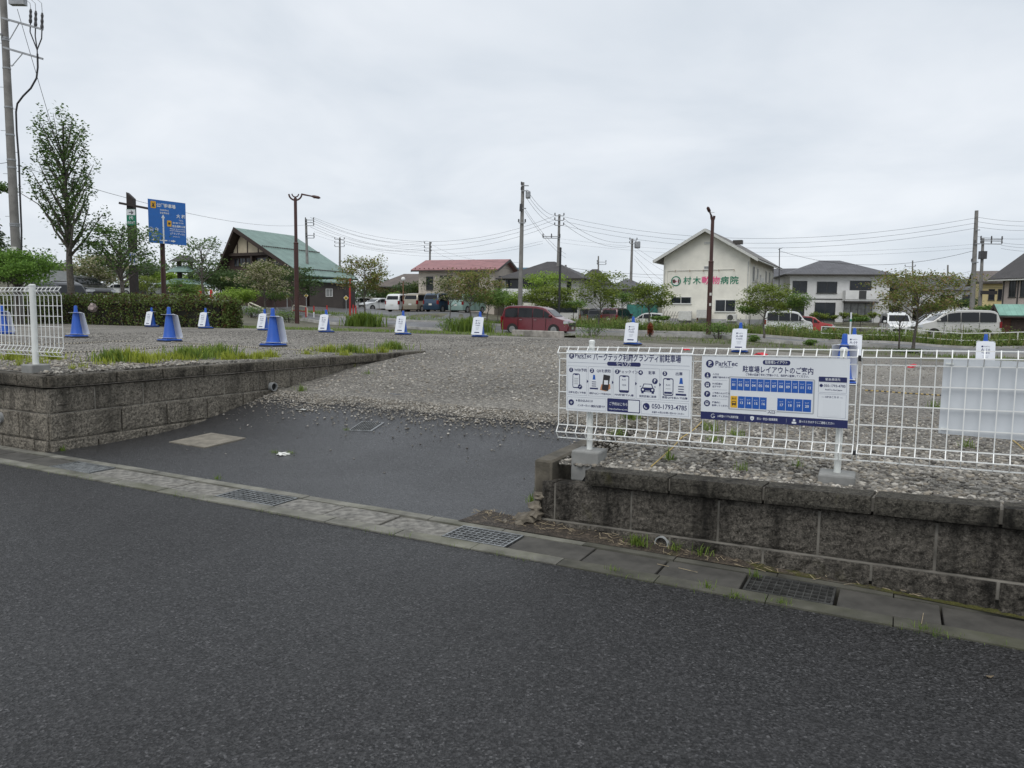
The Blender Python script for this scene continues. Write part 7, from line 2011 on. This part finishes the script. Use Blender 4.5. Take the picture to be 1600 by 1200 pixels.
for i, (y0, y1) in enumerate(((341, 376), (349, 383))): wire(f'{("upper", "lower")[i]} wire from the side-arm pole to the transformer pole left of the clinic', ppx('arms', y0, .5), ppx('clinic', y1, -.3), .8)
for i, (y0, y1) in enumerate(((372, 372), (378, 378))): wire(f'{("upper", "lower")[i]} thin wire behind the clinic from the side-arm pole to the thick right pole', ppx('arms', y0, 0), ppx('right', y1, -.1), 1.0, .008)
wire('thick sagging cable from the clinic mast to the thick right pole', at(1218, 392, 72), ppx('right', 382, -.1), 1.25, .018)
for i, (y, ye) in enumerate(((330, 340), (337, 347), (345, 353), (360, 364), (369, 372), (373, 379), (378, 385))): wire(f'{("first", "second", "third", "fourth", "fifth", "sixth", "seventh")[i]} wire from the top running right out of frame from the thick right pole', ppx('right', y, .1) if i < 4 else ppx('rightb', y, 1.6), at(1680, ye, 66), .35, .012)
for i, (y, Yc, xe, ye) in enumerate(((383, 86, 1062, 425), (389, 86, 1058, 437), (397, 86, 1052, 455), (402, 86, 1046, 470))): wire(f'{("first", "second", "third", "fourth")[i]} service wire from the top falling from the transformer pole to behind the clinic', ppx('clinic', y, .3), at(xe + 10, ye, 78), .35, .010)
wire('dark cable across the rooftops left of the clinic', at(885, 418, 82), at(1060, 430, 90), .2, .02); wire('second dark cable across the rooftops left of the clinic', at(900, 424, 82), at(1060, 436, 90), .1, .012)
wire('long faint wire from the near left pole to the hall pole', np_(26, 258, 0) + pb, ppx('hall', 356, 0), .9, .012)
wire('wire entering from the left frame edge to the near pole', at(-40, 250, 28), np_(14, 253) + pb, .1, .012)
gw = wire('guy wire slanting from the near left pole down past the tall tree', np_(27, 14, -.1) + pb, at(112, 300, 33), .05, .010)
for i, (y0, y1) in enumerate(((376, 380), (383, 388))): wire(f'{("upper", "lower")[i]} wire from the pole behind the green roof to the pole behind the red house', ppx('mid', y0, .6), ppx('red', y1, -.6), .8, .012)
for i, (y0, y1) in enumerate(((384, 410), (392, 420))): wire(f'{("upper", "lower")[i]} wire from the pole behind the red house right to the tallest pole', ppx('red', y0, .3), ppx('tall', y1, -.1), .7, .010)
for i, y in enumerate((460, 468)): wire(f'{("upper", "lower")[i]} cable between the two far right poles by the houses', at(1400, y - 35, 95), ppx('rightb', y - 30, 0), .4, .014)
wire('stay wire slanting down from the thick right pole', ppx('right', 412, 0), at(1487, 430, 80), .05, .010)
for i, (y, ye) in enumerate(((430, 432), (440, 441))): wire(f'{("upper", "lower")[i]} cable running right from the second right pole to the pink house', ppx('rightb', y, 0), at(1640, ye, 66), .15, .018)
# brown street lamps
def street_lamp(px, Y, ytop, label, arm_dx, mirror=1):
    b = terp(px, Y); top = at(px - 2, ytop, Y); h = top.z - b.z
    t = thing('street_lamp', label, 'street lamp', b, 0, 'brown street lamps of the cross street')
    mb = MB(); mb.tube([Vector((0, 0, -.3)), Vector((0, 0, h * .62))], [.145, .145], 12); mb.build('lower_shaft', M_brown, t, smooth=50)
    mb = MB(); mb.tube([Vector((0, 0, h * .62)), Vector((0, 0, h - .30))], [.105, .10], 12); mb.build('upper_shaft', M_brown, t, smooth=50)
    mb = MB(); mb.lathe([(.15, 0), (.165, .06), (.11, .12)], 12, Matrix.Translation((0, 0, h * .62 - .04))); mb.build('collar', M_brown, t)
    R = .42 if arm_dx > .5 else .30
    cz = h - .02
    for r_ in (R, R * .52):
        mb = MB(); mb.tube([Vector((math.cos(a) * r_ * (1 if arm_dx > .5 else .35), 0, cz + math.sin(a) * r_)) for a in [math.radians(185 + 170 * i / 12) for i in range(13)]], .055 if r_ == R else .04, 6); mb.build('curved_bracket', M_brown, t)
    mb = MB(); mb.tube([Vector((0, 0, h - .301)), Vector((0, 0, cz - R * .45))], .06, 6); mb.build('bracket_stem', M_brown, t)
    mb = MB(); a, e = Vector((R * .95 * (1 if arm_dx > .5 else -.3), 0, h - .05)), Vector((arm_dx, -.1, h - .18 if arm_dx > 0 else h + .12)); mb.tube([a, e], [.055, .045], 6); mb.build('arm', M_brown, t)
    dv = (e - a).normalized(); mb = MB(); q = e + dv * .02
    L2 = .62 if arm_dx > .5 else .40
    mb.tube([q, q + dv * L2 * .3, q + dv * L2 * .8, q + dv * L2], [.05, .10, .095, .03], 8); lh = mb.build('lamp_head', M_brown, t, smooth=50)
    mb = MB(); mb.box(-.0, .32, -.06, .06, -.112, -.1, Matrix.Translation(q + dv * .14)); mb.build('lens', M_hl, lh)
    return t, h
street_lamp(464, 49, 302, 'tall dark brown street lamp with a long right arm, left of the grass clump', 1.05)
t, h = street_lamp(1108, 44.5, 336, 'dark brown street lamp with a short left arm, in front of the clinic', -.20, -1)
for z in (h * .345, h * .26):
    mb = MB(); mb.box(-.06, .06, -.16, -.146, z, z + .16); mb.build('sticker', M_plate, t)
# globe lamps
def globe(px, Y, y, r, label, pole=True):
    c = at(px, y, Y); b = terp(px, Y); t = thing('globe_lamp', label, 'lamp', b, 0, 'white globe lamps')
    mb = MB(); h = c.z - b.z; mb.tube([Vector((0, 0, -.2)), Vector((0, 0, h - r))], .06, 8); mb.build('post', mat('rusty_post', (.20, .11, .06), .7, var=.2), t)
    bm = bmesh.new(); bmesh.ops.create_uvsphere(bm, u_segments=18, v_segments=12, radius=r); m2 = MB(); m2.add([v.co + Vector((0, 0, h)) for v in bm.verts], [[v.index for v in f.verts] for f in bm.faces]); bm.free(); m2.build('globe', mat('opal_globe', (.72, .72, .70), .25, var=0), t, smooth=60)
globe(630, 74, 436, .21, 'white globe lamp on a rusty post in front of the tan house'); globe(49, 62, 397, .21, 'white globe lamp showing above the layered pine at the left')
b = terp(104, 70); t = thing('street_lamp', 'far slim street lamp with one left arm beside the tall tree trunk', 'street lamp', b)
mb = MB(); q = at(107, 386, 70) - b; mb.tube([Vector((0, 0, -.2)), q, at(103, 382, 70) - b], .06, 6); mb.build('shaft', M_galv, t)
mb = MB(); mb.tube([at(103, 382, 70) - b, at(92, 381, 70) - b], [.09, .05], 6); mb.build('lamp_head', M_galv, t)
# blue direction sign
M_rblue = mat('road_sign_blue', (.010, .13, .46), .4, var=.03); M_rwhite = mat('road_sign_white', (.72, .74, .76), .4, var=0); M_ryel = mat('road_sign_yellow', (.70, .38, .02), .45, var=0)
RSP = {'white': M_rwhite, 'yel': M_ryel, 'blk': M_pblk, 'blue': M_rblue}
SYd = 36.0
b = terp(257, 36.72); c0_ = at(236.5, 379.5, SYd); c1_ = at(291.5, 384.0, SYd); c2_ = at(238.5, 311.5, SYd)
w = .0; wv = (at(294.5, 322.5, SYd) - c2_); 
sw, shh = (c1_ - c0_).length * 1.05, (c2_ - c0_).length
t = thing('direction_sign', 'blue road direction sign with white arrows and place names on a brown post', 'road sign', b)
yaw = .88; tiltm = Matrix.Rotation(yaw, 4, 'Z')
sw = 1.82
org = c0_ - b
mb = MB(); mb.tube([Vector((0, 0, -.4)), Vector((0, 0, org.z + .1))], .115, 12); mb.build('post', M_brown, t, smooth=50)
def sgn(x, y, z): v = tiltm @ Vector((x, y, 0)); return Vector((org.x + v.x, org.y + v.y - .2, org.z + z))
mb = MB(); P = [sgn(0, 0, 0), sgn(sw, 0, 0), sgn(sw, 0, shh), sgn(0, 0, shh)]; mb.slab(P, tiltm @ Vector((0, -1, 0)), .03); mb.build('sign_panel', M_rblue, t)
mb = MB(); mb.box(-.08, .08, -.12, .05, org.z + .0, org.z + shh * .9, Matrix.Translation((0, .05, 0))); mb.build('bracket', M_brown, t)
B = Board(); X = lambda f: f * sw; Z = lambda f: f * shh
B.sec = 'top_place_name'
B.rrect('yel', X(.06), X(.20), Z(.80), Z(.96), .03, -.008); B.pts('blk', [(X(.09), Z(.83)), (X(.17), Z(.83)), (X(.15), Z(.88)), (X(.165), Z(.93)), (X(.13), Z(.90)), (X(.095), Z(.93)), (X(.11), Z(.88))], -.012)
B.text('white', '公園駐車場', X(.47), Z(.875), .20, -.008, .025, width=X(.50)); B.text('white', 'PARKING', X(.42), Z(.775), .10, -.008, .02, res=1); B.text('white', '공원주차장', X(.42), Z(.705), .10, -.008, .02, res=1)
B.sec = 'right_place_name'; B.text('white', '大 和', X(.86), Z(.665), .20, -.008, .025); B.text('white', 'Taiwa', X(.86), Z(.575), .09, -.008, .02, res=1); B.text('white', '다이와', X(.86), Z(.51), .09, -.008, .02, res=1)
B.sec = 'park_place_name'; B.rrect('yel', X(.48), X(.60), Z(.41), Z(.55), .03, -.008); B.disc('blk', X(.54), Z(.48), .06, -.012, 10)
B.text('white', '宮城県', X(.70), Z(.505), .085, -.008, .02, res=1); B.text('white', '総合運動公園', X(.80), Z(.425), .12, -.008, .022, width=X(.36)); B.text('white', 'Miyagi Sports Park', X(.76), Z(.365), .07, -.008, .02, width=X(.42), res=1); B.text('white', '미야기 종합운동공원', X(.76), Z(.315), .07, -.008, .02, width=X(.42), res=1); B.text('white', '(グランディ21)', X(.76), Z(.25), .11, -.008, .02, width=X(.40)); B.text('white', '(Grandy 21)', X(.72), Z(.185), .07, -.008, .02, res=1)
B.sec = 'left_place_name'; B.text('white', '仙 台', X(.13), Z(.31), .20, -.008, .025); B.text('white', 'Sendai', X(.13), Z(.225), .09, -.008, .02, res=1); B.text('white', '센다이', X(.13), Z(.165), .09, -.008, .02, res=1)
B.sec = 'arrow_up'; B.rect('white', X(.36), X(.40), Z(.0), Z(.60), -.008); B.pts('white', [(X(.33), Z(.59)), (X(.43), Z(.59)), (X(.38), Z(.68))], -.008)
B.sec = 'arrow_across'; B.rect('white', X(.12), X(.64), Z(.062), Z(.088), -.012); B.pts('white', [(X(.13), Z(.105)), (X(.13), Z(.045)), (X(.05), Z(.075))], -.012); B.pts('white', [(X(.63), Z(.045)), (X(.63), Z(.105)), (X(.70), Z(.075))], -.012)
for xx in (.235, .52):
    B.disc('blue', X(xx), Z(.075), .09, -.016, 6); B.text('white', '3' if xx > .3 else '35', X(xx), Z(.075), .09, -.02, .02, res=1)
for sec, (mb, keys) in list(B.layers.items()): mb.v = [tuple(sgn(x, y, z)) for x, y, z in mb.v]
B.build(t, RSP)
# dark totem with its boards
b = terp(211, 38); t = thing('totem_post', 'dark brown square totem post with a green and white board, left of the blue sign', 'sign post', b)
h = at(211, 301, 38).z - b.z; hb = h
mb = MB(); mb.box(-.16, .16, -.16, .16, -.4, h - .3); mb.add([(-.16, -.16, h - .3), (.16, -.16, h - .3), (.16, .16, h - .3), (-.16, .16, h - .3), (-.16, -.16, h), (-.16, .16, h)], [(0, 1, 4), (2, 3, 5), (1, 2, 5, 4), (3, 0, 4, 5)])
mb.build('post', mat('totem_wood', (.028, .022, .020), .7, var=.2), t)
mb = MB(); z = at(211, 321.5, 38).z - b.z; mb.tube([Vector((-.5, -.2, z + .1)), Vector((.98, -.2, z - .16))], .075, 4); mb.build('cross_bar', mat('totem_wood', (.028, .022, .020)), t)
z0 = at(211, 353, 38).z - b.z; z1 = at(211, 327.5, 38).z - b.z
mb = MB(); mb.box(-.16, .30, -.20, -.17, z0, z1); mb.build('green_board', M_sgreen, t)
B = Board(); B.sec = 'board_print'; B.rect('white', -.15, .29, z1 - .30, z1 - .02, -.203); B.text('blk', '→', .07, z1 - .17, .28, -.206, .03); B.text('white', '(4)', .07, (z0 + z1) / 2 - .02, .2, -.206, .02); B.text('white', '自由通路', .07, z0 + .14, .14, -.206, .02, width=.38)
B.build(t, {'white': M_rwhite, 'blk': M_pblk})
z0 = at(214, 415, 38).z - b.z; z1 = at(214, 394, 38).z - b.z
mb = MB(); mb.box(-.12, .32, -.20, -.17, z0, z1); mb.build('blue_white_board', M_rwhite, t)
B = Board(); B.sec = 'lower_print'; 
for k in range(3): B.rect('blue', -.06 + .1 * k, -.01 + .1 * k, z0 + .12, z1 - .08, -.203)
B.build(t, {'blue': M_prblue})
# small signs and barriers along the far street
M_redp = mat('red_paint', (.42, .03, .025), .5, var=.1); M_hoop = mat('hoop_cream', (.62, .58, .48), .5, var=.1); M_cyel = mat('caution_yellow', (.62, .44, .05), .5, var=.05)
def hoop(px0, px1, Y, ytop, label, red=False):
    a, b2 = terp(px0, Y), terp(px1, Y); h = at(px0, ytop, Y).z - a.z
    t = thing('barrier_hoop', label, 'barrier', a, 0, 'barrier hoops by the parking area'); v = b2 - a
    mb = MB(); mb.tube([Vector((0, 0, -.1)), Vector((0, 0, h - .15)), v * .08 + Vector((0, 0, h)), v * .92 + Vector((0, 0, h)), v + Vector((0, 0, h - .15)), v + Vector((0, 0, -.1))], .06, 8); mb.build('hoop', M_hoop, t, smooth=60)
    mb = MB(); mb.tube([Vector((0, 0, h * .5)), v + Vector((0, 0, h * .5))], .04, 6); mb.build('rail', M_redp if red else M_hoop, t)
hoop(360, 377, 62, 472, 'cream barrier hoop right at the end of the hedge'); hoop(389, 412, 62, 472, 'cream barrier hoop right of the rounded shrub'); hoop(457, 480, 64, 477, 'barrier hoop with a red rail under the cage truck', True)
for i, (px, yt) in enumerate(((490.5, 478), (511, 477), (552, 476), (556, 477), (478, 480))):
    b = terp(px, 63); h = at(px, yt, 63).z - b.z; t = thing('bollard', ['red and white bollard right of the brown lamp', 'red and white bollard behind cone A-04', 'red slim stake left of the airy dogwood', 'second red slim stake by the airy dogwood trunk', 'red topped bollard touching the cage truck'][i], 'bollard', b, 0, 'red and white bollards')
    h = max(h, .5)
    mb = MB(); mb.tube([Vector((0, 0, -.1)), Vector((0, 0, h * .5))], .055, 8); mb.build('post', M_rwhite if i in (0, 1) else M_redp, t); mb = MB(); mb.tube([Vector((0, 0, h * .501)), Vector((0, 0, h))], .058, 8); mb.build('band', M_redp, t)
b = terp(547, 66); t = thing('red_pillar', 'slim bright red pillar among the parked cars left of the airy dogwood', 'pillar', b); h = at(547, 437, 66).z - b.z
mb = MB(); mb.tube([Vector((0, 0, -.2)), Vector((0, 0, h))], .085, 10); mb.build('shaft', M_redp, t, smooth=50); mb = MB(); mb.lathe([(.10, 0), (.10, .08), (.03, .14)], 10, Matrix.Translation((0, 0, h))); mb.build('cap', M_redp, t)
def diamond(px, Y, y, r, label):
    b = terp(px, Y); c = at(px, y, Y) - b; t = thing('caution_sign', label, 'caution sign', b, 0, 'yellow diamond signs')
    mb = MB(); mb.tube([Vector((0, 0, -.2)), Vector((0, 0, c.z + r))], .04, 6); mb.build('post', M_galv, t)
    mb = MB(); mb.slab([(-r, -.06, c.z), (0, -.06, c.z - r), (r, -.06, c.z), (0, -.06, c.z + r)], (0, -1, 0), .02); mb.build('plate', M_rwhite, t)
    mb = MB(); q = r * .86; mb.poly([(-q, -.065, c.z), (0, -.065, c.z - q), (q, -.065, c.z), (0, -.065, c.z + q)]); mb.build('face', M_cyel, t)
    mb = MB(); q = r * .42; mb.poly([(-q, -.07, c.z - q * .8), (q, -.07, c.z - q * .8), (0, -.07, c.z + q)]); mb.build('symbol', M_pblk, t)
diamond(541, 70, 465.5, .24, 'yellow diamond caution sign left of the red pillar'); diamond(449, 70, 463, .24, 'yellow diamond caution sign left of the cage truck'); diamond(479, 76, 462, .22, 'yellow diamond sign in front of the cage truck'); diamond(267, 60, 452, .26, 'round-cornered yellow diamond sign beside the patterned board')
b = terp(279, 60); t = thing('patterned_board', 'square maroon and cream patterned board behind the hedge', 'board', b); zc = at(279, 451.5, 60).z - b.z
mb = MB(); mb.box(-.36, .36, -.02, .02, zc - .36, zc + .36); mb.build('board', mat('maroon', (.20, .04, .05), .6, var=.1), t)
mb = MB(); mb.poly([(-.3, -.025, zc), (0, -.025, zc - .3), (.3, -.025, zc), (0, -.025, zc + .3)]); mb.build('diamond', M_hoop, t)
mb = MB(); mb.box(-.16, .16, -.035, -.03, zc - .12, zc + .12); mb.build('inner_square', mat('board_orange', (.5, .28, .12), .6, var=0), t)
for x in (-.3, .3):
    mb = MB(); mb.box(x - .03, x + .03, .021, .06, -.3, zc + .3); mb.build('leg', M_galv, t)
for i, (px, Y, y) in enumerate(((311, 52, 462), (328, 52, 460))):
    b = terp(px, Y); c = at(px, y, Y) - b; t = thing('banner', ['red and white banner left of the sparse tree trunk', 'red banner right of the sparse tree trunk'][i], 'banner', b)
    mb = MB(); mb.tube([Vector((0, 0, -.1)), Vector((.05, 0, c.z + .4))], .02, 5); mb.build('pole', M_galv, t); mb = MB(); mb.slab([(0.02, -.03, c.z - .3), (.22, -.03, c.z - .3), (.22, -.03, c.z + .3), (.04, -.03, c.z + .34)], (0, -1, 0), .01); mb.build('cloth', M_redp, t)
# white delineator post, guard pipes, white rail fence
b = terp(1330, 45); t = thing('delineator_post', 'thin white delineator post with a green band before the white house', 'post', b); h = at(1330, 488, 45).z - b.z
mb = MB(); mb.tube([Vector((0, 0, -.1)), Vector((0, 0, h))], .05, 8); mb.build('shaft', M_rwhite, t); mb = MB(); mb.tube([Vector((0, 0, h * .70)), Vector((0, 0, h * .78))], .054, 8); mb.build('band', M_sgreen, t)
M_wpipe = mat('white_pipe', (.66, .66, .63), .4, var=.05)
t = thing('pipe_fence', 'low white pipe fence in front of the cars parked at the right', 'fence', terp(1440, 43.5))
P0 = t.location.copy(); n = 9
pts = [terp(1285 + 44 * i, 47.5 - .75 * i) for i in range(n)]
for i, p in enumerate(pts):
    mb = MB(); mb.tube([p + Vector((0, 0, -.3)), p + Vector((0, 0, .95))], .035, 6); mb.build('post', M_wpipe, t, world=True)
for i, z in enumerate((.5, .92)):
    mb = MB(); mb.tube([p + Vector((0, 0, z)) for p in pts], .028, 6); mb.build('rail', M_wpipe, t, world=True)
t = thing('panel_fence', 'white panel fence between the pearl minivan and the red shed', 'fence', terp(1570, 50), math.radians(-8))
mb = MB(); mb.box(-.85, .85, 0, .04, 0, 1.25); mb.build('panel', M_wpipe, t)
for x in (-.8, 0, .8):
    mb = MB(); mb.box(x - .03, x + .03, -.04, -.001, -.1, 1.3); mb.build('post', M_wpipe, t)
b = terp(993, 72); t = thing('net_fence', 'teal net fence behind the clinic corner tree', 'fence', b)
mb = MB(); mb.box(-.9, 2.2, -.02, .02, .1, 2.2); mb.build('net', mat('teal_net', (.05, .20, .17), .8, var=.3, scale=3), t)
for x in (-.88, .6, 2.15):
    mb = MB(); mb.tube([(x, -.06, -.1), (x, -.06, 2.3)], .03, 5); mb.build('post', M_galv, t)
b = terp(826, 66); t = thing('garden_wall', 'low cream garden wall with a dark rail behind the red minivan', 'wall', b, math.radians(-14))
mb = MB(); mb.box(-1.6, 1.8, 0, .15, -.3, 1.6); mb.build('wall', W_cream, t)
mb = MB(); 
for i in range(9): mb.box(-1.5 + .4 * i, -1.46 + .4 * i, .05, .09, 1.601, 2.0)
mb.box(-1.55, 1.75, .05, .09, 2.001, 2.05); mb.build('rail', M_aluk, t)
# roof aerials
for px, Y, y0, y1, lab in ((1218, 72, 388, 412, 'thin service mast on the right flank of the clinic'), (1039, 96, 428, 440, 'roof aerial left of the clinic')):
    t = thing('roof_mast', lab, 'mast', at(px, y1 + 22, Y)); o_ = t.location
    mb = MB(); mb.tube([Vector((0, 0, -1.2)), at(px, y0, Y) - o_], .045, 5); mb.build('shaft', M_ins, t)
    mb = MB(); mb.tube([at(px - 2, y0 + 2, Y) - o_, at(px + 5, y0 - 1, Y) - o_], .03, 4); mb.build('head', M_ins, t)
